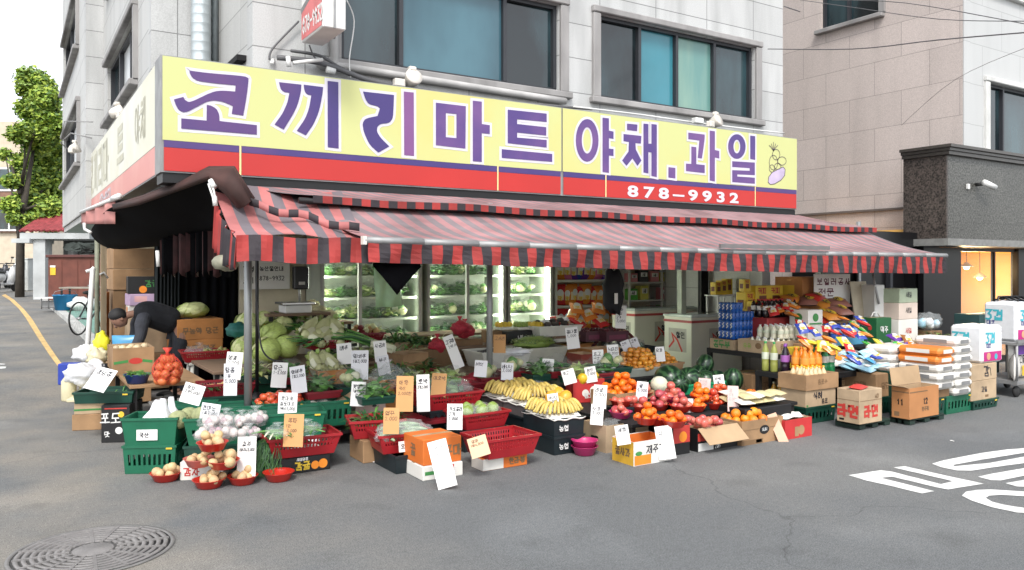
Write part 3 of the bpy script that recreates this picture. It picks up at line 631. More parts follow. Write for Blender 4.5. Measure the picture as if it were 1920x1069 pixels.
cable([PY(650,0,8.38), PY(664,40,8.38), PY(655,110,8.36), PY(658,146,8.3)], .007, WHT, 'thin white cable hanging in front of the left window')
cable([PY(580,85,8.2), PY(592,110,8.3), PY(620,125,8.3), PY(628,128,8.3)], .009, CAB, 'short dark cable dangling below the projecting sign')
cable([PY(628,0,8.44), PY(628,118,8.44), PY(640,124,8.44), PY(1060,190,8.44)], .045, PIPE, 'grey drain pipe along the wall under the left window', 'drain_pipe', 'pipe', None, 10)
cable([PY(1075,200,8.35), PY(1200,215,8.35), PY(1320,232,8.35), PY(1470,250,8.35)], .012, WHT, 'white cable lying along the top of the sign under the right window')
mb = MB(); mb.box((0, 0, .04), (.16, .1, .08), WHT, ch=.01); tag(mb.build('junction_box', loc=PY(1308, 232, 8.25)), 'white junction box on top of the sign beside the right floodlight', 'box')
mb = MB(); mb.tube([PY(612,130,8.25), PY(628,135,8.25)], .035, WHT, 10); tag(mb.build('cable_joint'), 'white cable joint in the bundle on the sign', 'cable joint')
mb = MB()
for x0, x1 in ((470, 560),): mb.tube([PY(550,118,8.2), PY(605,112,8.2)], .02, WHT, 8); mb.tube([PY(510,118,8.2), PY(512,112,8.5)], .02, WHT, 8); mb.tube([PY(540,106,8.2), PY(542,125,8.2)], .025, WHT, 8)
tag(mb.build('sign_bracket'), 'white painted tube bracket on the sign below the projecting sign', 'bracket')
mb = MB()
prof = []; z = 2.7
while z < 9: prof += [(.115, z), (.115, z+.075), (.117, z+.08), (.117, z+.09)]; z += .11
mb.lathe(prof, mat('galvanised_duct', (.5, .55, .57), .35, .12, 3, metal=.6), 18, Matrix.Translation((1.93, 10.02, 0))); tag(mb.build('ventilation_duct'), 'galvanised spiral ventilation duct in the recessed corner behind the sign', 'duct')
mb = MB(); mb.tube([(2.1, 10.1, 2.7), (2.1, 10.1, 9)], .045, mat('dark_grey_pipe', (.2, .23, .24), .5), 10); tag(mb.build('drain_pipe'), 'dark grey drain pipe beside the spiral duct', 'pipe')
# ---------------------------------------------------------------- neighbouring building with the cafe (right)
BEI = stone('pinkish_granite', (.52, .455, .425), 'y', 1.05, .62, .07, .62, .5, speck=.16, grime=.12)
WHS = stone('white_granite', (.5, .505, .5), 'x', 1.3, .7, .03, .7, .5, speck=.06, grime=.08)
DKG = stone('dark_granite_front', (.07, .069, .062), 'x', .95, .5, .12, .7, .5, rough=.35, speck=.75, grime=.1, ns=34); DKS = stone('dark_granite_side', (.055, .044, .038), 'y', 2, .9, .1, .7, .5, rough=.45, speck=.8, grime=.1, ns=34)
DKT = mat('dark_granite_moulding', (.055, .048, .042), .3, .3, 30)
XB, YB = 13.67, 7.3
nb = thing('granite_building', 'tall pinkish and white granite building with a dark stone band above a lit cafe', 'building', (XB, YB, 0))
def nrel(o): return rel(o, nb)
def pxs(x, *pp): return [PX(a, b, x) for a, b in pp]
a, b = pxs(XB, (1540, 20), (1650, 20)); c = PX(1540, 57, XB).z
HB = (b.y, a.y, c, c + 1.3)
mb = MB(); wall_x(mb, YB, 13.0, 2.2, 10, XB, .2, BEI, [HB]); mb.box((XB+.1, 11.7, 1.1), (.2, 2.6, 2.2), BEI)
l = PX(1600, 397, XB); mb.box((XB-.02, 9.6, l.z), (.06, 4.4, .04), mat('dark_joint', (.13, .11, .1), .7)); nrel(mb.build('side_wall', nb))
window_x(nb, HB, XB, [HB[0]*.45+HB[1]*.55], [GL2, GL2], (XB, YB))
a, b = PY(1853, 165, YB), PY(1853, 283, YB)
HW = (a.x, a.x+3.0, b.z, a.z + .1); HW2 = (a.x, a.x+3, a.z+1.75, a.z+3)
mb = MB(); wall_y(mb, XB+.2, 22, 2.2, 10, YB, .22, WHS, [HW, HW2]); mb.box((XB+.1, YB-.012, 6.8), (.2, .02, 6.4), WHS); nrel(mb.build('front_wall', nb))
window_y(nb, HW, YB, [a.x+.62, a.x+1.9], [GL2, GL2, GL2], (XB, YB), True, mat('pale_sill', (.6, .6, .58))); window_y(nb, HW2, YB, [a.x+1.5], [GL2, GL1], (XB, YB), True, mat('pale_sill', (.6, .6, .58)))
XD, YD = 12.9, 7.15
q1, q2 = PX(1775, 290, XD).z, PX(1775, 447, XD).z
mb = MB(); mb.box((XD+4.55, YD+.075, (q1+q2)/2), (9.0, .15, q1-q2), DKG); mb.box((XD+.025, YD+.37, (q1+q2)/2), (.05, .74, q1-q2), DKS); mb.box((XD+4.5, YD+.4, q2+.05), (8.9, .5, .06), DKT); nrel(mb.build('stone_band', nb))
mb = MB()
for k, (dz, ex, hh) in enumerate(((.0, .05, .06), (.06, .08, .05), (.11, .12, .05))):
    mb.box((XD+4.5-ex/2, YD+.36-ex/2, q1+dz+hh/2), (9.0+ex, .76+ex, hh-.002), DKT)
mb.box((XD+4.45, YD+.32, q2-.06), (9.1, .8, .115), mat('grey_ledge_stone', (.2, .2, .19), .5, .2, 12)); nrel(mb.build('cornice', nb))
# storefront under it
GOLD = mat('warm_cafe_wall', (.72, .4, .1), .7, .15, 1.5); BKP = mat('black_storefront', (.005, .005, .006), .3, .2); CLR = mat('clear_glass', (.5, .55, .52), .05, .05, 2, alpha=.22, spec=.5)
zt = q2 - .13
mb = MB(); mb.box((15.2, 10.2, 1.2), (4.2, .1, 2.4), GOLD); mb.box((17.3, 9, 1.2), (.1, 2.6, 2.4), GOLD); mb.box((13.03, 9.0, 1.2), (.06, 2.4, 2.4), GOLD); mb.box((15.1, 9, zt+.06), (4.2, 2.5, .08), GOLD); mb.box((15, 8.9, .04), (4.3, 2.6, .08), mat('cafe_floor', (.3, .22, .14), .5)); nrel(mb.build('cafe_room', nb))
cf = [PY(x, 520, 7.6).x for x in (1788, 1800, 1862, 1899, 1925)]
mb = MB(); mb.box(((cf[0]+.15+12.93)/2, 7.6, zt/2), (cf[0]+.15-12.93, .1, zt), BKP)
for x in cf[2:3]: mb.box((x, 7.6, zt/2), (.035, .07, zt), BKP)
mb.box((cf[3]+.28, 7.58, zt/2), (.5, .14, zt), BKP); mb.box(((cf[0]+cf[3])/2, 7.6, zt-.03), (cf[3]-cf[0], .08, .06), BKP); mb.box(((cf[0]+cf[3])/2, 7.6, .06), (cf[3]-cf[0], .08, .12), BKP); mb.box((17.6, 7.56, zt/2), (2.2, .1, zt), BKP)
nrel(mb.build('cafe_frame', nb))
mb = MB(); mb.box(((cf[0]+.15+cf[2]-.02)/2, 7.6, zt/2+.02), (cf[2]-cf[0]-.17-.02, .012, zt-.2), CLR); mb.box(((cf[2]+cf[3])/2, 7.6, zt/2+.02), (cf[3]-cf[2]-.05, .012, zt-.2), CLR); nrel(mb.build('cafe_glass', nb))
ed_ = [10.75, 11.6, 12.45, 13.3]
mb = MB(); mb.box((12.3, 7.95, zt/2+.1), (3.2, .1, zt+.2), BKP); mb.box((12.96, 8.95, zt/2+.1), (.05, 2.5, zt+.2), BKP); mb.box((15.0, 7.66, zt+.09), (4.1, .2, .17), BKP); mb.box((11.95, 7.9, zt+.12), (2.4, .5, .24), BKP)
for x in ed_: mb.box((x, 7.86, zt/2), (.07, .08, zt), FRAME)
for z in (.9, 1.35): mb.box((12.0, 7.87, z), (2.4, .05, .035), FRAME)
mb.box((cf[0]-.35, 7.72, zt/2), (.05, .3, zt), BKP); nrel(mb.build('dark_doors', nb))
LMP = mat('lamp_glow', (1, .78, .4), .5, emit=9); LSH = mat('cream_lamp_shade', (.75, .65, .5), .4)
for i, (px, py, y) in enumerate(((1812, 500, 8.2), (1837, 520, 8.4), (1862, 500, 8.9))):
    p = PY(px, py, y); o = thing('pendant_lamp', ['lit cream pendant lamp nearest the dark cafe door', 'lit cream pendant lamp hanging lowest of the three in the cafe', 'lit cream pendant lamp farthest right in the cafe'][i], 'lamp', (p.x, p.y, p.z))
    mb = MB(); mb.tube([(0, 0, .08), (0, 0, zt - p.z)], .006, BKP, 6); mb.build('cord', o)
    mb = MB(); mb.lathe([(.02, .09), (.04, .07), (.13, .0), (.125, -.005), (.035, .06)], LSH, 16); mb.build('lamp_shade', o)
    mb = MB(); mb.ball((0, 0, .0), .055, LMP, 10, 8); mb.build('bulb', o)
    l = bpy.data.lights.new('lamp_light', 'POINT'); l.energy = 45; l.color = (1, .72, .38); l.shadow_soft_size = .08; lo = bpy.data.objects.new('lamp_light', l); COL.objects.link(lo); lo.parent = o; lo.location = (0, 0, -.09)
p = PY(1850, 497, 10.1); mb = MB(); mb.lathe([(0, 0), (.14, 0), (.14, .02), (0, .02)], BKP, 20, Matrix.Rotation(R(90), 4, 'X')); tag(mb.build('wall_clock', loc=(p.x, 10.14, p.z)), 'round black clock on the yellow cafe wall', 'clock')
# cctv camera on the dark stone
p = PY(1832, 346, YD - .02); o = thing('security_camera', 'white bullet security camera on the dark granite band', 'camera', p)
mb = MB(); mb.tube([(0, .02, .0), (0, -.1, .0)], .03, mat('camera_black', (.03, .03, .03))); mb.build('bracket', o)
mb = MB(); M = Matrix.Rotation(R(-20), 4, 'Y') ; mb.tube([(-.05, -.14, .02), (.25, -.16, -.05)], .05, WHT, 12); mb.build('camera_body', o)
p = PY(1815, 350, YD - .02); mb = MB(); mb.box((0, 0, 0), (.06, .05, .09), WHT, ch=.01); tag(mb.build('junction_box', loc=p), 'tiny white box on the dark granite beside the security camera', 'box')
# overhead cables, top right
for i, (pts, r) in enumerate((([(1440,92,12),(1600,92,10),(1760,75,8.5),(1960,58,7)], .007), ([(1500,0,12),(1600,14,10.5),(1760,36,9),(1960,40,7)], .005), ([(1560,0,11),(1700,6,9.5),(1960,52,7)], .005), ([(1690,235,12.5),(1790,150,10),(1960,75,7.5)], .0025), ([(1470,12,12.4),(1500,22,12.6)], .008))):
    cable([D(x, y, d) for x, y, d in pts], r, CAB, ['lowest dark overhead cable sagging across the pinkish granite wall', 'thin overhead cable sloping down in front of the upper right window', 'thin overhead cable starting above the upper right window', 'hair thin cable rising steeply in front of the white granite corner', 'short stub of cable at the gap between the two buildings'][i], 'overhead_cable')

# ---------------------------------------------------------------- side street, far left
CREAM = mat('cream_render', (.55, .47, .36), .85, .15, 2); GREYC = mat('grey_render', (.45, .47, .47), .85, .2, 2, .2, 20); BRK = mat('red_brown_sheet', (.15, .045, .03), .7, .3, 3); TILE = mat('red_roof_tile', (.27, .05, .055), .5, .35, 6, .3, 12)
def gs_d(px, d):
    a = D(px, HY, d); return Vector((a.x, a.y, hzc(a.y)))
fb = gs_d(22, 60); o = thing('apartment_building', 'distant cream and brick building at the end of the side street', 'building', fb, R(-YAW))
mb = MB(); mb.box((0, 4, 5.0), (4.0, 8, 12), CREAM); mb.box((.0, -.12, 4.2), (1.9, .25, 3.2), mat('far_brick', (.23, .13, .09), .8, .2, 3)); mb.build('wall', o)
for z in (3.6, 6.6): 
    f = MB(); f.box((.0, -.28, z), (1.7, .08, 1.8), WHT); f = f.build('window', o); 
    for x in (-.42, .42):
        g = MB(); g.box((x, -.33, z), (.7, .04, 1.5), GL2); g.build('pane', f)
for k, x in enumerate((-9, -4)):
    p = gs_d(22, 75); o = thing('apartment_building', ['faint pale block far down the side street behind the tree', 'pale building with flat roof far down the side street'][k], 'building', (p.x+x, p.y, p.z), R(-YAW)); mb = MB(); mb.box((0, 3, 5+k), (4.6, 6, 10+2*k), CREAM); mb.build('wall', o)
    for z in (2.5, 5.5): 
        f = MB(); f.box((.3, -.02, z), (1.6, .06, 1.4), GL2); f.build('window', o)
# garden wall, gate pillar, canopy with a tiled roof
p = gs_d(80, 26.5); gt = thing('gate_house', 'grey gate pillar with concrete canopy and red tiled roof beside the side street', 'gate', p, R(-YAW))
S26 = 26.5 / F
def gx(px): return (px - 80) * S26
def gz(py): return EYE - (py - HY) * S26 - p.z
mb = MB(); mb.box((0, 0, gz(448)/2), (.4, .4, gz(448)), GREYC); mb.box((gx(60), .6, gz(448)/2), (.2, .3, gz(448)), mat('dark_gate', (.09, .09, .09), .7)); mb.build('pillar', gt)
mb = MB(); mb.box((gx(112), .7, gz(443)), (2.3, 2.0, .2), GREYC); mb.box((gx(52), .3, gz(452)), (.6, 1.4, .14), GREYC); mb.build('canopy', gt)
mb = MB()
rows = []
for i in range(7):
    t_ = i / 6; rows.append([(gx(48) + .27 * j * .34 + t_*.25, -.35 + t_*1.6, gz(438) + .06 + t_*.9 + .035*(j % 2)) for j in range(27)])
mb.sheet(rows, TILE, False); mb.tube([(gx(48), .2, gz(437)+.15), (gx(78), .9, gz(405)), (gx(104), 1.2, gz(393)), (gx(140), 1.25, gz(390))], .1, TILE, 8); mb.build('roof', gt, solid=.06)
mb = MB(); mb.box((gx(100), 1.6, gz(470)), (1.1, .08, 1.0), mat('dim_window', (.1, .11, .11), .5)); mb.build('window', gt)
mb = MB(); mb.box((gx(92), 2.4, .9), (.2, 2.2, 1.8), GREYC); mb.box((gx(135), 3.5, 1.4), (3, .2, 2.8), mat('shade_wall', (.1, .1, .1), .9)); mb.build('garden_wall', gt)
p2 = gs_d(140, 25); o = thing('storage_shed', 'red brown sheet metal storage bin with a yellow sticker behind the bicycle', 'shed', p2, R(-YAW))
S25 = 25 / F; hh = 1.42
mb = MB(); mb.box((0, .5, hh/2+.05), (100*S25, 1.0, hh), BRK, ch=.015); 
for x in (-.4, .1, .5): mb.box((x, -.004, hh/2), (.012, .012, hh-.1), mat('rust', (.1, .03, .02), .8))
mb.build('bin', o); mb = MB(); mb.box((0, .48, hh+.08), (100*S25+.1, 1.1, .09), mat('dark_red_lid', (.1, .03, .025), .6, .2, 3), ch=.015); mb.build('lid', o)
mb = MB(); mb.box((-.68, -.012, hh*.73), (.17, .01, .26), mat('yellow_sticker', (.75, .45, .03), .6)); mb.box((-.68, -.016, hh*.83), (.17, .01, .06), WHT); mb.build('sticker', o)
mb = MB()
for k in range(5): mb.sheet([[(rnd.uniform(-.7,-.1)+k*.25+i*.12, .4+rnd.uniform(-.1,.1), hh+.13+.12*math.sin(i*1.1)+rnd.uniform(0,.12)+j*.1) for i in range(5)] for j in range(3)], mat('dark_net', (.04, .05, .045), .9))
tag(mb.build('tarp_heap', loc=p2, rz=R(-YAW)), 'heap of dark netting thrown on top of the red brown bin', 'tarp')
# street pole beside the tree
# street tree
LEAFS = [mat('leaf_bright', (.36, .46, .06), .55, .3, 3), mat('leaf_mid', (.22, .34, .05), .55, .3, 3), mat('leaf_deep', (.08, .16, .025), .55, .3, 3)]
def tree(name, label, base, h, blobs, nleaf, seed, ls=.16, trunk=True):
    rr = random.Random(seed); o = thing(name, label, 'tree', base)
    if trunk:
        mb = MB(); BARK = mat('bark', (.06, .05, .04), .9, .3, 6, .4, 20)
        mb.tube([(0,0,-.1),(.02,0,h*.3),(.1,.05,h*.5),(.4,0,h*.85)], [.15,.13,.11,.05], BARK, 9)
        for k in range(9):
            g = rr.uniform(0, 6.28); z = h*rr.uniform(.3, .65); b = rr.choice(blobs); mb.tube([(0,0,z), (b[0]*.5, b[1]*.5, (z+b[2])/2+.2), (b[0], b[1], b[2])], [.06,.04,.015], BARK, 6)
        mb.build('trunk', o)
    mb = MB(); tot = sum(b[3]**2 for b in blobs)
    for b in blobs:
        for _ in range(int(nleaf*b[3]**2/tot)):
            v = Vector((rr.gauss(0,1), rr.gauss(0,1), rr.gauss(0,1))).normalized() * (b[3] * (rr.random()**.38) * rr.uniform(.75, 1.15))
            c = Vector((b[0], b[1], b[2])) + Vector((v.x, v.y, v.z*.9))
            a = Vector((rr.gauss(0,1), rr.gauss(0,1), rr.gauss(0,.6))).normalized(); q = a.orthogonal().normalized(); s_ = ls*rr.uniform(.6,1.4)
            q = (q + a.cross(q)*rr.uniform(-1,1)).normalized()
            mb.add([c-a*s_, c+q*s_*.5, c+a*s_, c-q*s_*.5], [(0,1,2,3)], LEAFS[0 if rr.random() < .35 else (1 if rr.random() < .7 else 2)])
    mb.build('crown', o); return o
tb = GS(37, 557); SS = 28/F
def tl(px, py, r, dy=0):
    q = D(px, py, 28 + dy); return (q.x-tb.x, q.y-tb.y, q.z-tb.z, r*SS)
rr = random.Random(4)
bl_ = [tl(x, y, r, rr.uniform(-1.5, 1.5)) for x, y, r in ((60,150,28),(85,190,30),(52,205,24),(100,235,34),(34,250,20),(70,255,40),(95,300,38),(56,310,34),(80,350,42),(22,340,16),(60,385,34),(100,395,26),(20,385,18),(28,410,14),(85,160,20),(10,290,14),(14,340,12),(110,270,22),(110,340,24),(65,415,20),(45,170,14),(98,175,14),(95,425,18))]
tree('street_tree', 'bushy green street tree rising beside the corner building', tb, 6.0, bl_, 32000, 3, .08)
# scooters parked far down the side street
def scooter(p, rz, lab, bodyc):
    o = thing('motor_scooter', lab, 'scooter', p, rz, None); B = mat('scooter_'+bodyc[0], bodyc[1], .35, .1); T = mat('tyre_rubber', (.02,.02,.02), .8); C = mat('chrome_parts', (.5,.5,.5), .25, metal=.9)
    for x in (-.6, .62):
        mb = MB(); M = Matrix.Translation((x,0,.25)) @ Matrix.Rotation(R(90),4,'X'); mb.lathe([(.12,-.05),(.23,-.05),(.26,0),(.23,.05),(.12,.05)], T, 18, M); wh = mb.build('wheel', o)
        mb = MB(); mb.lathe([(.0,-.03),(.12,-.045),(.12,.045),(.0,.03)], C, 14, M); mb.build('rim', wh)
    mb = MB(); mb.ball((-.45,0,.55), (.42,.17,.2), B, 12, 8); mb.box((.05,0,.3), (.5,.28,.08), B, ch=.03); mb.tube([(.3,0,.3),(.48,0,.75),(.45,0,.95)], [.12,.13,.06], B, 10); mb.ball((.6,0,.5),(.2,.09,.08),B,10,6); mb.build('body', o)
    mb = MB(); mb.ball((-.4,0,.74), (.4,.15,.08), mat('black_seat', (.02,.02,.02), .6), 12, 6); mb.build('seat', o)
    mb = MB(); mb.tube([(.42,-.33,1.0),(.47,0,.97),(.42,.33,1.0)], .018, T, 8); mb.tube([(.47,0,.97),(.6,0,.3)], .03, C, 8); mb.build('handlebar', o)
    mb = MB(); mb.ball((.53,0,.88), (.06,.09,.07), mat('headlight_glass', (.7,.7,.7), .1), 10, 6); mb.build('headlight', o)
    mb = MB(); mb.tube([(.45,-.2,1.0),(.4,-.26,1.2)], .01, T, 6); mb.box((.4,-.27,1.23),(.02,.1,.07),T); mb.build('mirror', o); return o
scooter(GS(10, 548), R(60), 'white scooter nearest the tree trunk, parked by the kerb', ('white', (.6,.6,.6)))
scooter(GS(3, 541), R(75), 'dark scooter parked behind the white one at the picture edge', ('dark', (.04,.04,.05)))
scooter(GS(24, 540), R(80), 'silver scooter parked between the white one and the tree trunk', ('silver', (.35,.36,.38)))
mb = MB(); q = GS(46, 545); mb.box((0,0,.6),(.5,.4,1.2), mat('pale_cabinet', (.55,.57,.55), .7), ch=.02); mb.box((0,-.205,.95),(.3,.012,.3), mat('cab_panel', (.3,.32,.31), .6)); mb.box((0,0,1.22),(.55,.45,.04), mat('pale_cabinet', (.55,.57,.55))); tag(mb.build('utility_cabinet', loc=q, rz=R(-YAW)), 'pale utility cabinet just right of the street tree trunk', 'cabinet')

# bicycle leaning behind the grey posts
def bicycle(p, rz, lab):
    o = thing('bicycle', lab, 'bicycle', p, rz); T = mat('tyre_rubber', (.02,.02,.02), .8); C = mat('chrome_parts', (.5,.5,.5), .25, metal=.9); P_ = mat('bike_paint', (.03,.03,.035), .4)
    for x in (-.52, .52):
        mb = MB(); c = [(x+.33*math.cos(2*math.pi*i/28), 0, .34+.33*math.sin(2*math.pi*i/28)) for i in range(29)]; mb.tube(c, .018, T, 8, False); wh = mb.build('wheel', o)
        mb = MB()
        for i in range(14): g = 2*math.pi*i/14; mb.tube([(x,0,.34),(x+.32*math.cos(g),0,.34+.32*math.sin(g))], .002, C, 4)
        mb.tube([(x,-.04,.34),(x,.04,.34)], .025, C); mb.build('spokes', wh)
    mb = MB()
    for q in ([(-.52,0,.34),(-.08,0,.3)],[(-.08,0,.3),(-.2,0,.82)],[(-.08,0,.3),(.36,0,.72)],[(-.17,0,.72),(.34,0,.8)],[(-.52,0,.34),(-.17,0,.7)],[(.52,0,.34),(.36,0,.72),(.31,0,.95)]): mb.tube(q, .017, P_, 8)
    mb.build('frame', o)
    mb = MB(); mb.tube([(.26,-.28,1.0),(.33,-.1,.97),(.33,.1,.97),(.26,.28,1.0)], .012, C, 8); mb.build('handlebar', o)
    mb = MB(); mb.ball((-.22,0,.86),(.14,.07,.04), T, 10, 6); mb.build('saddle', o); return o
p = GS(160, 634); bicycle((p.x+.15, p.y, p.z+.1), R(55), 'black bicycle parked behind the white pole on the green floor')
def bucket(p, r, h, m, lab, nm='bucket'):
    o = thing(nm, lab, 'bucket', p); mb = MB(); mb.lathe([(r*.8,0),(r,h),(r*1.06,h),(r*1.06,h-.02),(r*.96,h-.02),(r*.76,.02)], m, 18); mb.build('tub', o); mb = MB(); mb.tube([(-r,0,h*.9),(-r*.8,0,h*1.2),(0,0,h*1.35),(r*.8,0,h*1.2),(r,0,h*.9)], .008, ALU, 6); mb.build('handle', o); return o
p = GS(122, 588); bucket((p.x, p.y, p.z+.1), .3, .42, mat('blue_plastic', (.015, .2, .42), .4), 'bright blue plastic tub standing on the green floor by the bin')
p = GS(98, 586); mb = MB(); 
for k in range(4): mb.tube([(-.3+.2*k,0,0),(-.3+.2*k,0,.3)], .015, ALU, 6)
mb.box((0,0,.31),(.75,.4,.03), WHT); mb.box((0,.1,.12),(.6,.2,.2), mat('grey_junk', (.3,.3,.3), .7), ch=.02); tag(mb.build('metal_rack', loc=(p.x,p.y,p.z+.1), rz=R(-YAW)), 'small white metal rack left of the blue tub', 'rack')
p = GS(145, 590); o = thing('work_table', 'cluttered low work table with white sheets beside the blue tub', 'table', (p.x+.1,p.y+.5,p.z+.1), R(-YAW))
mb = MB(); mb.box((0,0,.62),(.9,.5,.04), mat('worn_board', (.3,.27,.22), .8, .2, 5)); mb.build('tabletop', o)
for x in (-.4,.4):
    for y in (-.2,.2): mb = MB(); mb.box((x,y,.3),(.04,.04,.6), BLK); mb.build('leg', o)
mb = MB(); mb.ball((0,0,0),(.35,.25,.2), WHT, 12, 7, fn=lambda v: 1+.25*math.sin(5*v[0]+3*v[1])*math.cos(4*v[2])); tag(mb.build('plastic_sack', loc=(p.x+.15,p.y+.15,p.z+.27)), 'lumpy white sack leaning under the work table by the blue tub', 'sack')

# manhole cover, bottom left
IRON = mat('worn_iron', (.2, .19, .185), .55, .25, 6, .3, 60); IRD = mat('iron_groove', (.09, .088, .085), .8)
p = G(175, 1032); o = thing('manhole_cover', 'round iron manhole cover with ring and spoke ribs in the road', 'manhole', (p.x, p.y, .0), R(20))
RR = .43; mb = MB(); mb.lathe([(RR+.035, .002), (RR+.035, .008), (RR+.012, .009), (RR+.01, .004)], mat('iron_rim', (.17,.165,.16), .6, .25, 8), 48); mb.build('frame_ring', o)
mb = MB(); mb.lathe([(0, .0045), (RR+.01, .004)], IRD, 48)
for k in range(7): r = .16 + k*.042; mb.lathe([(r-.014, .004), (r-.011, .012), (r+.011, .012), (r+.014, .004)], IRON, 48)
mb.lathe([(0, .011), (.11, .011), (.125, .004)], IRON, 32)
for k in range(16):
    g = 2*math.pi*k/16; M = Matrix.Rotation(g, 4, 'Z'); mb.box((.28, 0, .008), (.3, .02, .0125), IRON, M)
mb.build('cover', o)

# ---------------------------------------------------------------- awnings
AR, AB = mat('awning_sheen_faded_pink', (.34, .175, .18), .85, .38, 2.2, .4, 7), mat('awning_sheen_faded_grey', (.2, .165, .175), .85, .38, 2.2, .4, 7)  # top stripes paled: sun fading plus sky sheen put into the colour
VR, VB = mat('awning_red', (.33, .034, .03), .75, .38, 2.6, .4, 8), mat('awning_charcoal', (.03, .024, .029), .75, .38, 2.6, .4, 8)
MRN = mat('maroon_canvas', (.05, .02, .016), .8, .5, 3); BKT = mat('black_tarp', (.004, .004, .005), .8, .4, 2, spec=.06)
PIT = .0975
def lerp(a, b, t): return a + (b-a)*t
def striped(name, par, n, back, front, rows, sag, ma, mb_, ph=0, solid=.004):
    """fabric between a back line and a front line, one column of faces per woven stripe"""
    b = MB(); g = []
    for i in range(rows+1):
        t_ = i/rows; row = []
        for j in range(n+1):
            s_ = j/n; p = lerp(Vector(back[0]), Vector(back[1]), s_).lerp(lerp(Vector(front[0]), Vector(front[1]), s_), t_)
            p.z += sag(s_, t_); row.append(p)
        g.append(row)
    b.sheet(g, lambda i, j: ma if (j+ph) % 2 == 0 else mb_, False); return b.build(name, par, solid=solid)
aw = thing('striped_awning', 'long red and charcoal striped awning with a grey front bar over the fruit stall', 'awning', (0, 0, 0))
NS = 88; zb = lambda s_: lerp(1.985, 1.925, s_) - .022*math.sin(math.pi*s_)
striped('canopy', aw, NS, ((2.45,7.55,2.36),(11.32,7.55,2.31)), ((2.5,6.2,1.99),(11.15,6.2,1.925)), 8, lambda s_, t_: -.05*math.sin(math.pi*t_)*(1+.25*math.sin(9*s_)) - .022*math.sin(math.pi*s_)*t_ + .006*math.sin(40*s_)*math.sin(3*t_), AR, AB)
g = []
for i in range(5):
    g.append([(lerp(2.5,11.15,j/NS), 6.175+.01*math.sin(j*1.3+i)+.012*i*math.sin(j*.37)*.4, zb(j/NS)-.035-i*(.158+.003*math.sin(j*.5)+.07*j/NS)/4) for j in range(NS+1)])
mb = MB(); mb.sheet(g, lambda i, j: VR if j % 2 == 0 else VB, False); mb.build('valance', aw, solid=.003)
mb = MB()
for k in range(16): s0, s1 = k/16, (k+1)/16; mb.tube([(lerp(2.47,11.18,s0),6.2,zb(s0)-.012),(lerp(2.47,11.18,s1),6.2,zb(s1)-.012)], .032, ALU, 8)
mb.box((2.47,6.2,1.972),(.03,.06,.07), IV); mb.build('front_bar', aw)
mb = MB(); mb.box((7.55,6.16,zb(.58)+.055),(1.9,.03,.045), mat('grey_batten', (.16,.15,.15), .6)); mb.build('batten', aw)
for x in (3.6, 6.8, 10.2):
    mb = MB(); mb.tube([(x,8.05,2.3),(x-.35,7.15,2.06),(x,6.25,1.9)], .02, WHT, 8); mb.build('folding_arm', aw)
# upper awning, rolled most of the way in
ua = thing('upper_awning', 'faded striped upper awning partly unrolled right under the shop sign', 'awning', (0, 0, 0))
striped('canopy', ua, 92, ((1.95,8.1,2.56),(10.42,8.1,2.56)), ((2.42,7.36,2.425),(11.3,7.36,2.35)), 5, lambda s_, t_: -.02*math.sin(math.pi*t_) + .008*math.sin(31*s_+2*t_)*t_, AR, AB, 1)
g = [[(lerp(2.42,11.3,j/92), 7.35+.008*math.sin(j), lerp(2.425,2.35,j/92)+.008*math.sin(31*j/92+2)-i*.035) for j in range(93)] for i in range(3)]
mb = MB(); mb.sheet(g, lambda i, j: VB if j % 2 == 0 else VR, False); mb.build('valance', ua, solid=.003)
mb = MB(); mb.tube([(2.3,7.4,2.38),(11.25,7.4,2.31)], .03, BLK, 8); mb.tube([(1.95,8.08,2.5),(10.4,8.08,2.5)], .05, BLK, 10); mb.build('roller', ua)
# corner awning over the left end
ca = thing('corner_awning', 'sagging striped awning over the left corner of the stall with brighter red hem', 'awning', (0, 0, 0))
AR2, AB2 = mat('awning_rose', (.44, .15, .145), .75, .35, 2.5, .4, 7), mat('awning_slate', (.15, .13, .145), .75, .2, 2.5)
striped('canopy', ca, 12, ((1.62,7.9,2.52),(2.9,7.9,2.52)), ((1.5,6.42,2.0),(2.58,6.3,1.985)), 10, lambda s_, t_: -.06*math.sin(math.pi*t_) + .025*math.sin(7*s_+5*t_) + .03*math.sin(13*s_)*t_*(1-t_)*2, AR2, AB2)
g = [[(lerp(1.5,2.58,j/24), lerp(6.41,6.29,j/24)+.012*math.sin(j*.9+i*.6), lerp(2.0,1.985,j/24)-i*.052+.01*math.sin(j*.4)) for j in range(25)] for i in range(5)]
mb = MB(); mb.sheet(g, lambda i, j: VR if (j//2) % 2 == 0 else VB, False); mb.build('valance', ca, solid=.003)
g = []
for i in range(6):
    row = []
    for j in range(25):
        t_ = j/24; fold = .05*math.sin(j*1.9); row.append((1.5-.02*i/5+fold*.5+.1*t_, 6.42+1.25*t_+fold*.3, lerp(2.0, 2.38, t_**1.5)-i*(.05+.035*t_)-.02*math.sin(j)))
    g.append(row)
mb = MB(); mb.sheet(g, lambda i, j: [VR, VB, VB][j % 3] if j > 5 else (VR if j % 2 == 0 else VB)); mb.build('gathered_side', ca, solid=.003)
g = [[(lerp(1.72,2.55,j/12), lerp(7.25,6.5,j/12), lerp(2.36,2.1,j/12)+.02*math.sin(j*1.2)-i*.035+.01) for j in range(13)] for i in range(3)]
mb = MB(); mb.sheet(g, lambda i, j: AR2 if j % 2 == 0 else VB); mb.build('loose_hem', ca, solid=.003)
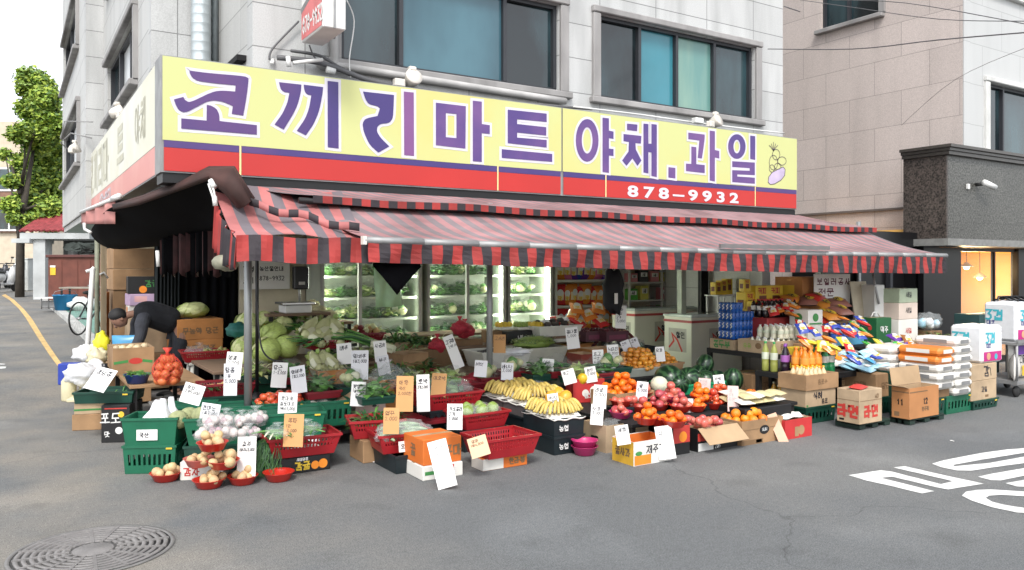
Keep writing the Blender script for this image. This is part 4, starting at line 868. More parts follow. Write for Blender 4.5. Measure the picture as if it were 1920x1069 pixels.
# folded left awning and the black tarp hanging from it
la = thing('folded_awning', 'folded maroon awning at the corner with a pink hem at its far end', 'awning', (0, 0, 0))
rows = [[D(*q) for q in r] for r in ([(210,384,8.6),(262,372,8.1),(330,345,7.6),(385,318,7.2),(438,318,7.0),(470,378,6.95)], [(212,384,8.9),(268,366,8.5),(338,338,8.0),(392,312,7.6),(440,312,7.4),(478,372,7.3)])]
rows2 = [rows[0], [D(*q) for q in [(212,391,8.55),(262,380,8.0),(330,355,7.5),(392,330,7.1),(426,345,6.95),(458,388,6.9)]], [D(*q) for q in [(212,394,8.65),(262,384,8.1),(330,360,7.6),(392,338,7.2),(420,362,7.05),(446,392,7.0)]]]
mb = MB(); mb.sheet(rows, MRN); mb.sheet(rows2, MRN); mb.build('folded_canvas', la, solid=.006)
mb = MB(); mb.tube([D(152,398,9.6), D(215,372,8.7)], .022, WHT, 8); mb.tube([D(212,373,8.75), D(224,368,8.6)], .035, WHT, 10); mb.build('front_bar', la)
PKH = mat('faded_pink_hem', (.5,.22,.2), .8, .2, 6)
g = [[lerp(Vector(D(153,400+i*5,9.6)), Vector(D(213,376+i*11,8.75)), j/14) + Vector((.02*math.sin(j*1.5), .02*math.cos(j*1.7), 0)) for j in range(15)] for i in range(5)]
mb = MB(); mb.sheet(g, PKH); mb.build('hem', la, solid=.003)
mb = MB(); mb.tube([D(396,338,7.1), D(402,352,7.08)], .03, WHT, 10); mb.tube([D(398,345,7.08), D(404,372,7.05)], .01, WHT, 8); mb.tube([D(391,345,7.12), D(400,372,7.05)], .01, WHT, 8); mb.tube([D(402,368,7.05), D(404,386,7.05)], .022, WHT, 8); mb.build('arm_bracket', la)
tp = thing('black_tarp', 'black tarp bulging down under the folded maroon awning at the corner', 'tarp', (0, 0, 0))
g = [[(206,386,8.62),(262,378,8.1),(330,354,7.6),(392,330,7.2),(440,345,7.1)], [(192,402,9.1),(255,404,8.5),(322,390,8.0),(392,365,7.6),(436,380,7.4)], [(176,422,9.6),(248,430,8.9),(312,422,8.4),(385,402,8.0),(430,410,7.7)], [(164,440,10.1),(232,456,9.3),(296,450,8.8),(370,438,8.4),(425,430,7.9)], [(200,470,10.5),(250,466,9.8),(300,462,9.3),(372,452,8.9),(424,445,8.2)]]
mb = MB(); mb.sheet([[D(*q) for q in r] for r in g], BKT); mb.build('sheet', tp, solid=.004, sub=2)
g = [[D(300+130*j/40, 440-.22*j, 8.9-.025*j)+Vector((.035*math.sin(j*1.9), .05*math.sin(j*1.9), -.11*i-.01*i*math.sin(j))) for j in range(41)] for i in range(5)]
mb = MB(); mb.sheet(g, lambda i, j: [mat('dark_maroon_folds', (.04,.011,.011), .85, .4, 9), BKT][(j//2) % 2]); tag(mb.build('maroon_drape', solid=.004), 'dark maroon folds of cloth gathered between the black tarp and the striped corner', 'drape')
mb = MB(); mb.tube([(0,0,.12),(0,0,.3)], .006, WHT, 6); mb.ball((0,0,0),(.11,.09,.085), mat('milky_bag', (.27,.27,.2), .5, .3, 12), 12, 8, fn=lambda v: (1.05-.45*max(0,v[2]))*(1+.12*math.sin(6*v[0]+4*v[1]))); tag(mb.build('hanging_bag', loc=D(424,489,6.75)), 'small milky plastic bag hanging under the left corner of the awning', 'bag')
mb = MB(); mb.tube([D(158,418,9.3), D(159,430,9.3), D(170,436,9.2)], .018, WHT, 8); tag(mb.build('hanging_hook'), 'white curved hook under the pink hem at the far end of the awning', 'hook'); mb = MB(); mb.tube([D(295,470,8.3), D(297,500,8.3)], .02, WHT, 8); tag(mb.build('hanging_hook'), 'short white plastic tag dangling from the lower edge of the black tarp', 'hook')
# dark curtain hiding the left end of the shop
CUR = mat('dark_curtain', (.005,.0055,.007), .8, .4, 1.5, spec=.06); CUG = mat('slate_curtain', (.022,.026,.028), .8, .35, 1.2, spec=.1)
def curtain(px0, px1, y, z0, z1, m, lab, amp=.05, fr=9):
    a, b = PY(px0, 500, y), PY(px1, 500, y); n = 36
    mb = MB(); mb.sheet([[(lerp(a.x,b.x,j/n), y+amp*math.sin(j*fr/6+i*.15)*(1-.3*i/8), lerp(z1,z0,i/8)) for j in range(n+1)] for i in range(9)], m); tag(mb.build('dark_curtain', solid=.004), lab, 'curtain')
curtain(318, 472, 11.85, .03, 2.55, CUR, 'black plastic curtain closing off the left side of the shop')
curtain(290, 335, 11.78, .9, 2.55, CUG, 'slate grey coat sized cloth hanging at the edge of the black curtain', .07, 7)
# posts
PST = mat('galvanised_post', (.3,.31,.31), .4, .15, 4, metal=.5)
for px, y, r, lab in ((465,7.8,.038,'grey steel post at the left corner of the stall'), (918,7.8,.035,'grey steel post rising out of the vegetable crates in the middle of the stall'), (1610,7.8,.035,'pale steel post beside the boiler notice at the right of the stall')):
    p = PY(px, 600, y); mb = MB(); mb.tube([(0,0,0),(0,0,2.48)], r, PST, 12); mb.lathe([(.09,0),(.09,.012),(r,.014)], PST, 14); tag(mb.build('awning_post', loc=(p.x,p.y,0)), lab, 'post')
p = PY(1278, 560, 9.4); mb = MB(); mb.box((0,0,1.26),(.1,.1,2.5), mat('pale_green_post', (.4,.44,.36), .5)); mb.box((0,0,.02),(.2,.2,.04), PST); tag(mb.build('awning_post', loc=(p.x,p.y,.02)), 'pale green square column between the two chest freezers', 'post')
p = PY(482, 560, 8.1); mb = MB(); mb.tube([(0,0,.5),(0,0,2.4)], .018, BLK, 8); mb.lathe([(.1,.42),(.1,.43),(.02,.5)], BLK, 12); mb.tube([(0,0,.02),(0,0,.45)], .02, BLK, 8); tag(mb.build('thin_pole', loc=(p.x,p.y,0)), 'thin black pole with dangling wires behind the left corner post', 'pole')
cable([D(482,560,7.6),D(484,600,7.55),D(490,650,7.5),D(505,672,7.45),D(530,678,7.4)], .008, BLK, 'black wire hanging down the thin pole over the cabbages')
# ================================================================ BUILDERS FOR GOODS
KRAFT = mat('kraft_board', (.34, .205, .105), .85, .32, 3.2, .15, 22); KRAFT2 = mat('pale_kraft_board', (.45, .33, .21), .85, .28, 3.2, .15, 22); ORB = mat('orange_board', (.47, .2, .06), .8, .28, 3.2, .15, 22); ORR = mat('orange_print_board', (.62, .15, .02), .65, .1, 4)
WHB = mat('white_board', (.7, .68, .63), .7, .08, 4); PWB = mat('pinkish_white_board', (.6, .5, .43), .8, .1, 4); BLB = mat('black_print_board', (.008, .008, .009), .5, .2); INNER = mat('board_inside', (.42, .29, .17), .9, .15, 4)
INKB = mat('black_marker', (.02, .02, .03), .7); INKR = mat('red_print', (.5, .04, .03), .6); INKG = mat('green_print', (.05, .24, .06), .6); INKY = mat('yellow_print', (.75, .5, .04), .6); INKO = mat('orange_fruit_print', (.8, .25, .02), .6); INKW = mat('white_print', (.7, .7, .68), .6); BROWNB = mat('dark_brown_board', (.2, .12, .06), .85, .2, 4)
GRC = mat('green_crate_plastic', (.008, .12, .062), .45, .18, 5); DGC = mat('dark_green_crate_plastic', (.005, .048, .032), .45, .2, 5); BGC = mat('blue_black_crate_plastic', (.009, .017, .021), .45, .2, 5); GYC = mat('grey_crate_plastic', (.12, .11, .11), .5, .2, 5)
RDC = mat('red_basket_plastic', (.33, .014, .02), .38, .15, 5); MRC = mat('maroon_tray_plastic', (.2, .012, .02), .4, .15, 5); RBW = mat('red_bowl_plastic', (.5, .024, .014), .3, .1, 5); PKB = mat('pink_bowl_plastic', (.45, .03, .14), .3, .1, 5); BLW = mat('blue_bowl_plastic', (.02, .05, .2), .3, .1, 5); WTB = mat('white_tub_plastic', (.62, .62, .56), .4, .1, 5)
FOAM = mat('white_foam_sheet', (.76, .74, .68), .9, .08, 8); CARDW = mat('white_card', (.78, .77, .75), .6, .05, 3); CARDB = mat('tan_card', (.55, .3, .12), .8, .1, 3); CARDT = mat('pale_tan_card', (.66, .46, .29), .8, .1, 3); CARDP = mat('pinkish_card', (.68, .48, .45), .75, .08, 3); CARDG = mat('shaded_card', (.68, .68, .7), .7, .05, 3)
FILM = mat('clear_plastic_film', (.75, .78, .78), .12, .1, 14, bump=.8, bscale=14, alpha=.17, spec=.8)
FILMW = mat('white_plastic_bag', (.74, .75, .77), .35, .1, 8, bump=.5, bscale=9)
WOODT = mat('worn_table_board', (.2, .13, .085), .8, .3, 3, stretch=(1, 8, 8)); DKB = mat('dark_table_frame', (.01, .0095, .01), .7, .2)

def fp(px, py, z, rz, d):
    p = G(px, py, z); return (p.x - math.sin(rz)*d/2, p.y + math.cos(rz)*d/2, z)
def tub_mesh(w, d, h, taper, m, n=7, rows=((.28, .7),), rim=.016, t=.0):
    mb = MB(); c = [(-1,-1),(1,-1),(1,1),(-1,1)]
    B = [Vector((a*w/2*taper, b*d/2*taper, .004)) for a, b in c]; T = [Vector((a*w/2, b*d/2, h)) for a, b in c]
    vs = [0.0]
    for a, b in rows: vs += [a, b]
    vs.append(1.0)
    for i in range(4):
        j = (i+1) % 4; k = n if i % 2 == 0 else max(3, int(n*d/w) | 1); us = [0] + [.08 + .84*q/(2*k-1) for q in range(2*k)] + [1]
        g = [[lerp(lerp(B[i], B[j], u), lerp(T[i], T[j], u), v) for u in us] for v in vs]
        mb.sheet(g, lambda a, b: None if (a % 2 == 1 and b % 2 == 1) else m, False)
    mb.add(B, [(0,1,2,3)], m)
    for a, b, sx, sy in ((0,-d/2,w+rim,rim),(0,d/2,w+rim,rim),(-w/2,0,rim,d-rim),(w/2,0,rim,d-rim)): mb.box((a, b, h-.003), (sx, sy, .018), m)
    return mb
def crate(label, px, py, z, w, d, h, m, rz=0, taper=.93, n=7, rows=((.28,.68),), cat='crate', name='plastic_crate', group=None, loc=None, paper=None, tags=True):
    loc = loc or fp(px, py, z, rz, d)
    o = thing(name, label, cat, loc, rz, group); tub_mesh(w, d, h, taper, m, n, rows).build('tub', o, solid=.005)
    if paper:
        u, v, a, b = paper; q = MB(); q.box((u, -d/2*(taper+(1-taper)*v/h)-.009, v), (a, .003, b), CARDW)
        fr = (Vector((u-a/2, -d/2*(taper+(1-taper)*v/h)-.0115, v-b/2)), Vector((1,0,0)), Vector((0,0,1)), Vector((0,-1,0)))
        write(q, fr, '국산', a*.15, b*.3, b*.4, b*.06, INKB, .9, .05); q.build('paper_label', o)
    elif tags:
        q = MB(); q.box((w*.38, -d/2-.009, h-.02), (.05, .004, .014), INKY); q.build('yellow_tag', o)
    return o
def basket(label, px, py, z, w=.5, d=.38, h=.15, m=None, rz=0, taper=.82, group=None, loc=None):
    return crate(label, px, py, z, w, d, h, m or RDC, rz, taper, 17, ((.45,.6),(.7,.85)), 'basket', 'plastic_basket', group, loc, None, False)
def prints(mb, w, d, h, P):
    for p in P:
        fr = face(p[1], w, d, h)
        if p[0] == 't':
            wd = twid(p[2], p[5], p[8] if len(p) > 8 else .9); write(mb, fr, p[2], p[3]-wd/2, p[4], p[5], p[6], p[7], p[8] if len(p) > 8 else .9, .04, off=.0028)
        elif p[0] == 'r': rect(mb, fr, *p[2:6], p[6], .0012)
        elif p[0] == 'd': disc(mb, fr, p[2], p[3], p[4], p[5], .002, 18, p[6] if len(p) > 6 else None)
        elif p[0] == 'l': ribbon(mb, p[2], p[3], p[4], fr, .0022)
def carton(label, loc, w, d, h, m, rz=0, open_=False, flaps=(), P=(), name='cardboard_carton', group=None, inner=None, hole=False, tape=True):
    o = thing(name, label, 'carton', loc, rz, group); mb = MB(); t = .006
    if open_:
        im = inner or INNER
        mb.box((0, 0, t/2), (w, d, t), m)
        for a, b, sx, sy, ia, ib in ((0,-d/2+t/2,w,t,0,1),(0,d/2-t/2,w,t,0,-1),(-w/2+t/2,0,t,d-2*t,1,0),(w/2-t/2,0,t,d-2*t,-1,0)):
            mb.box((a, b, h/2+t/2), (sx, sy, h-t), m)
            mb.box((a+ia*(t/2+.001), b+ib*(t/2+.001), h/2+t/2), (.001 if ia else sx-2*t, .001 if ib else sy, h-t), im)
    else:
        mb.box((0, 0, h/2), (w, d, h), m, ch=min(.006, h*.05))
        if tape: mb.box((0, 0, h), (w, .05, .0025), mat('packing_tape', (.42, .3, .17), .3)); mb.box((0, 0, h+.0002), (w-.01, .004, .003), BROWNB)
    if hole: disc(mb, face('front', w, d, h), 0, h*.62, .045, BLB, .0015, 14, .016)
    prints(mb, w, d, h, P); mb.build('box', o)
    for side, ang, L in flaps:
        f = MB(); 
        if side in ('front', 'back'):
            s_ = -1 if side == 'front' else 1; f.box((0, s_*L/2, 0), (w-.012, L, .005), INNER if m is not WHB else m); q = f.build('flap', o, (0, s_*(d/2-.002), h+.003), rot=(R(-s_*-ang) if s_ > 0 else R(-ang)*-1, 0, 0)); q.rotation_euler = (s_*R(ang), 0, 0)
        else:
            s_ = -1 if side == 'left' else 1; f.box((s_*L/2, 0, 0), (L, d-.012, .005), INNER if m is not WHB else m); q = f.build('flap', o, (s_*(w/2-.002), 0, h+.003)); q.rotation_euler = (0, -s_*R(ang), 0)
    return o
def b3(xl, xc, xr, pyb, pyt, z):
    """near bottom corner + left and right extents measured in the photograph -> centre, size"""
    p = G(xc, pyb, z); w_ = PY(xr, HY, p.y).x - p.x; d_ = PX(xl, HY, p.x).y - p.y; top = EYE - (pyt-HY)*dep(p)/F
    return (p.x+w_/2, p.y+d_/2, z), w_, d_, top - z
def bowl_obj(label, loc, r, h, m, name='plastic_bowl', group=None, rz=0):
    mb = MB(); mb.lathe([(0,.004),(r*.62,.002),(r*.7,.006),(r*.93,h*.85),(r*1.02,h*.97),(r*1.03,h),(r*.97,h),(r*.88,h*.85),(r*.64,.014),(0,.012)], m, 24)
    return tag(mb.build(name, loc=loc, rz=rz), label, 'bowl', group)
def hide_proto(o): o.location = (0, 0, 0); return Proto(o)
def fruit(name, cat, r, m, sq=.9, dim=.12, stem=None, fn=None, n=14, k=10):
    mb = MB(); f = fn or (lambda v: 1 - dim*max(0, v[2]-.75)*2 - .03*math.sin(5*math.atan2(v[1], v[0])+1)*.4)
    mb.ball((0, 0, r*sq), (r, r, r*sq), m, n, k, None, f)
    if stem: mb.lathe([(r*.34, r*sq*1.86), (r*.12, r*sq*1.94), (.003, r*sq*2.05), (0, r*sq*2.1)], stem, 5, None, False)
    return Proto(tag(mb.build(name), name, cat))
def put_ring(P, cx, cy, z, rx, ry, r, n, label, group, layers=2, rz=0, sq=.9, jit=.25, sc=(.82, 1.12)):
    """heap round fruit: hexagonal courses that shrink upward"""
    k = 0; c, s = math.cos(rz), math.sin(rz)
    for L in range(layers):
        ax, ay = rx - L*r*.95, ry - L*r*.95
        if ax < r*.6: ax = r*.6
        if ay < r*.6: ay = r*.6
        pts = []; step = r*2.02; row = 0; y = -ay + (r*.5 if ay > r else ay)
        while y <= ay + 1e-6:
            x = -ax + (r if row % 2 else r*.3)
            while x <= ax:
                if (x/ax)**2 + (y/ay)**2 <= 1.02: pts.append((x, y))
                x += step
            y += step*.87; row += 1
        for x, y in pts:
            if n and k >= n: return k
            x += rnd.uniform(-1, 1)*r*jit*.4; y += rnd.uniform(-1, 1)*r*jit*.4
            P.put((cx+x*c-y*s, cy+x*s+y*c, z + L*r*1.45*sq + rnd.uniform(0, r*.1)), 0, label, group, rot=(rnd.uniform(-.7,.7), rnd.uniform(-.7,.7), rnd.uniform(0, 6)), sc=rnd.uniform(*sc)); k += 1
    return k
CARDN = [0]
def card(x0, y0, x1, y1, d, lines, label, m=None, lean=10, roll=0, yaw=None, ink=None, name='price_card', group=None, thick=.004, base=None):
    m = m or CARDW; ink = ink or INKB
    k_ = math.sin(R(abs(roll))); w_ = max(.5*(x1-x0), (x1-x0)-.85*k_*(y1-y0))*d/F; h_ = ((y1-y0)-.6*k_*(x1-x0))*d/F/math.cos(R(lean)); p = base or D((x0+x1)/2, y1, d)
    mb = MB(); mb.box((0, 0, h_/2), (w_, thick, h_), m)
    fr = (Vector((-w_/2, -thick/2, 0)), Vector((1,0,0)), Vector((0,0,1)), Vector((0,-1,0)))
    y = .93
    for tx, hh, uu in lines:
        gl = min(hh*h_*.72, w_*.34); asp = min(.95, (w_*.8)/max(1e-4, twid(tx, gl, 1.0))); y -= gl/h_ + .06
        write(mb, fr, tx, w_*uu, h_*y, gl, max(.0042, gl*(.15 if tx is lines[0][0] else .09)), ink, asp, .1, .12, off=.001)
    CARDN[0] += 1
    yw = R(-YAW + (rnd.uniform(-12, 12) if yaw is None else yaw))
    o = mb.build(name, loc=p); o.rotation_mode = 'XYZ'
    o.rotation_euler = (Matrix.Rotation(yw, 3, 'Z') @ Matrix.Rotation(R(roll), 3, 'Y') @ Matrix.Rotation(R(-lean), 3, 'X')).to_euler()
    return tag(o, label, 'price card', group)
def board(label, x0, x1, y0, y1, z, m=None, name='display_table', t=.035, legs=True, cat='table'):
    o = thing(name, label, cat, ((x0+x1)/2, (y0+y1)/2, 0)); a, b = (x1-x0)/2, (y1-y0)/2
    mb = MB(); mb.box((0, 0, z-t/2), (2*a, 2*b, t), m or WOODT, ch=.004); mb.build('tabletop', o)
    if legs:
        for i in (-1, 1):
            for j in (-1, 1): mb = MB(); mb.box((i*(a-.05), j*(b-.05), (z-t)/2), (.045, .045, z-t), DKB); mb.build('leg', o)
    return o
def leaves(mb, c, r, n, mats, L=.12, w=.02, up=.3, seed=0, droop=.5):
    rr = random.Random(seed)
    for _ in range(n):
        g = rr.uniform(0, 6.28); q = rr.random()**.5; p = Vector((c[0]+r[0]*q*math.cos(g), c[1]+r[1]*q*math.sin(g), c[2]+rr.random()*r[2]*(1-q*.7)))
        a = Vector((math.cos(g)+rr.uniform(-.8,.8), math.sin(g)+rr.uniform(-.8,.8), rr.uniform(-droop, up))).normalized(); s_ = a.cross(Vector((0,0,1))).normalized(); l = L*rr.uniform(.6,1.3)
        e = p + a*l; md = (p+e)/2 + Vector((0,0,l*.15)); ww = w*rr.uniform(.7,1.4)
        mb.add([p-s_*ww*.3, p+s_*ww*.3, md+s_*ww, md-s_*ww, e], [(0,1,2,3),(3,2,4)], rr.choice(mats), True)
GRL = [mat('leaf_green_a', (.05,.17,.03), .5, .3, 8), mat('leaf_green_b', (.1,.25,.05), .5, .3, 8), mat('leaf_green_c', (.025,.09,.03), .5, .3, 8)]
PAL = [mat('pale_leaf_a', (.4,.45,.16), .5, .2, 8), mat('pale_leaf_b', (.55,.56,.3), .5, .2, 8), mat('pale_leaf_c', (.25,.36,.08), .5, .2, 8)]
STM = mat('white_stem', (.68,.68,.5), .5, .12, 10)
def lump(mb, c, r, m, seed=0, amp=.14, n=18, k=12, f=5):
    rr = random.Random(seed); a = [rr.uniform(0, 6) for _ in range(6)]
    mb.ball(c, r, m, n, k, None, lambda v: 1 + amp*math.sin(f*v[0]+a[0])*math.cos(f*.8*v[1]+a[1]) + amp*.7*math.sin(f*1.9*v[2]+3*v[0]+a[2]) + amp*.4*math.sin(2.3*f*v[1]+a[3]))
def film_bag(label, loc, r, inner, seed=0, rz=0, knot=True, group=None, name='produce_bag', cat='bag', rot=None):
    """clear bag: contents and a crinkled film round them"""
    o = thing(name, label, cat, loc, rz, group)
    if rot: o.rotation_euler = rot
    mb = MB(); inner(mb, seed); mb.build('contents', o)
    mb = MB(); lump(mb, (0, 0, r[2]), (r[0]*1.05, r[1]*1.05, r[2]*1.05), FILM, seed+5, .1, 26, 16, 7)
    if knot: mb.lathe([(.015, r[2]*1.9),(.012, r[2]*2.05),(.035, r[2]*2.3),(.05, r[2]*2.45)], FILM, 10, None, True, .2)
    mb.build('film', o); return o
def rods(n, L, r, mats, sp, zh, seed, bend=.1):
    def f(mb, sd):
        rr = random.Random(seed+sd)
        for i in range(n):
            x = rr.uniform(-sp[0], sp[0]); y = rr.uniform(-sp[1], sp[1]); z = r + rr.random()*zh; g = rr.uniform(-.5, .5) + (1.57 if rr.random() < .2 else 0); c, s = math.cos(g)*L/2, math.sin(g)*L/2
            mb.tube([(x-c, y-s, z), (x-c*.4, y-s*.4, z+bend*L*.3), (x+c*.4, y+s*.4, z+bend*L*.3), (x+c, y+s, z)], [r*.5, r, r, r*.45], rr.choice(mats), 8)
    return f
def lumps(n, r, mats, sp, zh, seed):
    def f(mb, sd):
        rr = random.Random(seed+sd)
        for i in range(n): 
            q = rr.uniform(.75, 1.2)*r; lump(mb, (rr.uniform(-sp[0],sp[0]), rr.uniform(-sp[1],sp[1]), q+rr.random()*zh), q, rr.choice(mats), sd+i, .08, 10, 7)
    return f
def leafy(n, sp, zh, mats, seed, L=.12, w=.025):
    def f(mb, sd):
        lump(mb, (0,0,zh*.45), (sp[0]*.8, sp[1]*.8, zh*.45), mats[-1], seed, .1, 12, 8); leaves(mb, (0,0,zh*.25), (sp[0], sp[1], zh*.8), n, mats, L, w, .6, seed+sd, .3)
    return f
def pack(name, label, cat, w, d, h, m, loc, rz=0, group=None, P=(), puff=.18, seams=True, m2=None):
    """soft printed packet (snack bag, rice sack, tissue pack): a pillow with crimped ends"""
    mb = MB(); n, k = 10, 8; g = []
    for sgn in (-1, 1):
        rows = []
        for i in range(k+1):
            v = i/k; row = []
            for j in range(n+1):
                u = j/n; q = (max(0, math.sin(math.pi*u))*max(0, math.sin(math.pi*v)))**.45
                row.append(((u-.5)*w*(1-.05*math.sin(math.pi*v)), sgn*d/2*q*(1+puff*.3*math.sin(7*u+3*v+sgn)), v*h + .0))
            rows.append(row if sgn > 0 else row[::-1])
        mb.sheet(rows, (lambda i, j: (m2 if (m2 and i in (2, 3, 4) and sgn < 0 and 1 < j < n-2) else m)), True)
    fr = (Vector((0, -d*.56, 0)), Vector((1,0,0)), Vector((0,0,1)), Vector((0,-1,0)))
    for p in P:
        if p[0] == 't': wd = twid(p[1], p[4]); write(mb, fr, p[1], p[2]-wd/2, p[3], p[4], p[5], p[6], .9, .03)
        elif p[0] == 'd': disc(mb, fr, p[1], p[2], p[3], p[4], .001, 14)
        elif p[0] == 'r': rect(mb, fr, *p[1:5], p[5], .0006)
    return tag(mb.build(name, loc=loc, rz=rz), label, cat, group)
def bottle_proto(label, col, capcol, lab, h=.3, r=.045, name='drink_bottle', neck=.35):
    o = thing(name, label, 'bottle'); mb = MB(); q = 1-neck
    mb.lathe([(0,.002),(r*.85,0),(r,.012),(r,h*q*.45),(r*.94,h*q*.5),(r,h*q*.58),(r,h*q),(r*.7,h*(q+.12)),(r*.32,h*(q+.25)),(r*.3,h*.95),(0,h*.95)], col, 14); mb.build('body', o)
    mb = MB(); mb.lathe([(r*1.015,h*q*.62),(r*1.02,h*q*.63),(r*1.02,h*q*.97),(r*1.015,h*q*.98)], lab, 14); mb.build('label_band', o)
    mb = MB(); mb.lathe([(r*.36,h*.93),(r*.38,h*.935),(r*.38,h),(0,h)], capcol, 12); mb.build('cap', o)
    return Proto(o)
# ================================================================ INSIDE THE SHOP
STL = mat('fridge_steel', (.4,.4,.38), .4, .1, metal=.5); FWH = mat('fridge_white', (.42,.46,.38), .45, .06); GLS = mat('fridge_glass', (.6,.72,.66), .06, .05, alpha=.05, spec=.6); TUB = mat('fridge_tube', (.95,1,.84), .4, 0, emit=42)
SHG = mat('shelf_glass', (.45,.52,.48), .3, .1)
def fridge(pxa, pxb, y, label, tubes, doors):
    x0, x1 = PY(pxa, 560, y).x, PY(pxb, 560, y).x; w = x1-x0; o = thing('display_fridge', label, 'fridge', ((x0+x1)/2, y, .03)); zb_, zt_, dp = .55, 2.2, .66
    mb = MB(); mb.box((0, dp/2, zb_/2), (w, dp, zb_), STL); mb.box((0, dp-.02, (zb_+zt_)/2), (w, .04, zt_-zb_), FWH); mb.box((0, dp/2, zt_+.1), (w, dp, .2), FWH)
    for s_ in (-1, 1): mb.box((s_*(w/2-.02), dp/2, (zb_+zt_)/2), (.04, dp-.0, zt_-zb_), FWH)
    mb.build('cabinet', o)
    for z in SHZ: mb = MB(); mb.box((0, dp/2+.04, z-.012), (w-.09, dp-.16, .02), SHG); mb.box((0, .115, z-.012), (w-.09, .014, .035), FWH); mb.build('shelf', o)
    for u in doors: mb = MB(); mb.box(((u-.5)*w, 0, (zb_+zt_)/2), (.05, .05, zt_-zb_), STL); mb.build('door_frame', o)
    for a, b in zip(doors, doors[1:]): mb = MB(); mb.box((((a+b)/2-.5)*w, 0, (zb_+zt_)/2), ((b-a)*w-.06, .01, zt_-zb_-.04), GLS); mb.build('glass_door', o)
    for u in tubes: mb = MB(); mb.tube([((u-.5)*w, .06, zb_+.05), ((u-.5)*w, .06, zt_-.03)], .022, TUB, 8); mb.build('light_tube', o)
    return o, x0, x1
SHZ = [.63, .95, 1.27, 1.59, 1.9]
FY_ = 11.0
f1, a1, b1 = fridge(600, 792, FY_, 'left glass fridge with a bright tube at its right edge behind the cabbages', [.03,.985], [.02,.37,.97]); f2, a2, b2 = fridge(800, 948, FY_, 'middle glass fridge behind the second steel post', [.02,.97], [.02,.5,.98]); f3, a3, b3_ = fridge(952, 1034, FY_, 'narrow brightly lit white fridge at the right end of the fridge row', [.06,.95], [.02,.98])
vb = []
for nm, ms, seed in (('greens', [GRL[1], GRL[0], GRL[1]], 1), ('pale greens', PAL, 2), ('whites', [STM, PAL[1], GRL[1]], 3), ('cucumbers', [GRL[0], GRL[2]], 4)):
    if nm == 'cucumbers': inn = rods(14, .2, .016, ms, (.07,.1), .1, 5)
    elif nm == 'whites': inn = lumps(9, .05, ms, (.07,.08), .08, 6)
    else: inn = leafy(60, (.1,.12), .17, ms, seed, .1, .03)
    vb.append((nm, Proto(film_bag('bag', (0,0,0), (.12,.13,.1), inn, seed, knot=False, name='vegetable_bag'))))
THF = mat('thin_film', (.7,.76,.72), .15, .1, 14, alpha=.06, spec=.7)
for nm, P_ in vb:
    for c in P_.o.children:
        if c.name.startswith('film'): c.data.materials[0] = THF
FRN = {0: 'left fridge', 1: 'middle fridge', 2: 'narrow right fridge'}; SHN = ['lowest', 'second lowest', 'middle', 'second highest', 'top']
rnd.seed(11)
for fi, (x0, x1) in enumerate(((a1, b1), (a2, b2), (a3, b3_))):
    for si, z in enumerate(SHZ):
        n = max(2, int((x1-x0-.2)/.19)); 
        for k in range(n):
            t_ = [(0,0,1,2,1),(0,3,0,0,2),(2,2,1,2,2)][fi][(k+si*2) % 5]
            x = x0 + .16 + (x1-x0-.32)*(k+.5)/n; s_ = rnd.uniform(1.05, 1.35)
            vb[t_][1].put((x, FY_+.36+rnd.uniform(-.03,.03), z+.03), 0, f'bagged {vb[t_][0]} on the {SHN[si]} shelf of the {FRN[fi]}', f'bagged {vb[t_][0]} on the {SHN[si]} shelf of the {FRN[fi]}', rot=(0,0,rnd.uniform(0,6)), sc=(s_, s_, s_*rnd.uniform(.7,1.0)))
# hanging bags at the fridge, notice and scale on the back wall
film = MB(); film.sheet([[(.3*j/8-.15+.01*math.sin(j), .03*math.sin(j*1.3+i), -i*.1) for j in range(9)] for i in range(6)], mat('pale_green_bag', (.4,.62,.36), .4, .2, 6)); tag(film.build('plastic_bag', loc=D(728,486,8.3), solid=.004), 'pale green plastic bag hanging under the awning in front of the left fridge', 'bag')
mb = MB(); mb.sheet([[(.42*j/6-.21, .02*math.sin(j+i), -i*.07*(1-abs(j-3)/3.4)) for j in range(7)] for i in range(5)], BKT); tag(mb.build('cloth_scrap', loc=D(745,493,6.9), solid=.004, rz=-.2), 'black pointed scrap of tarp hanging from the awning hem', 'cloth')
p = PY(512, 537, 11.3); o = thing('wall_notice', 'white notice board with black lettering on the back wall behind the cabbages', 'notice', (p.x, 11.72, p.z), 0); w_ = .72
mb = MB(); mb.box((0,0,.16),(w_,.02,.42), CARDW); fr = (Vector((-w_/2,-.011,0)), Vector((1,0,0)), Vector((0,0,1)), Vector((0,-1,0))); mb.box((-.12,-.012,.16),(.012,.004,.42),INKB); write(mb, fr, '가격', .05,.2,.08,.012,INKB,.8); write(mb, fr, '표시', .05,.04,.08,.012,INKB,.8); write(mb, fr, '농산물안내', .28,.22,.06,.009,INKB,.95); write(mb, fr, '878-9932', .28,.08,.06,.009,INKB,.9); mb.build('board', o)
o = thing('weighing_scale', 'electronic weighing scale with steel pan and dark display head on a pole', 'scale', D(568,568,10.2)); mb = MB(); mb.box((-.1,0,0),(.42,.36,.03), mat('steel_pan', (.6,.6,.6), .25, metal=.9), ch=.006); mb.build('pan', o); mb = MB(); mb.box((-.1,0,-.07),(.34,.3,.1), WHT, ch=.01); mb.build('base', o); mb = MB(); mb.tube([(.02,.2,-.05),(.02,.2,.3)],.018,STL); mb.build('column', o); mb = MB(); mb.box((.02,.16,.32),(.2,.1,.3), BKP, ch=.015); mb.box((.02,.107,.25),(.08,.004,.04), INKW); mb.build('display', o)
sc_ = D(568,568,10.2); board('scale stand table at the back wall behind the leeks', sc_.x-.5, sc_.x+.3, sc_.y-.2, sc_.y+.35, sc_.z-.12)
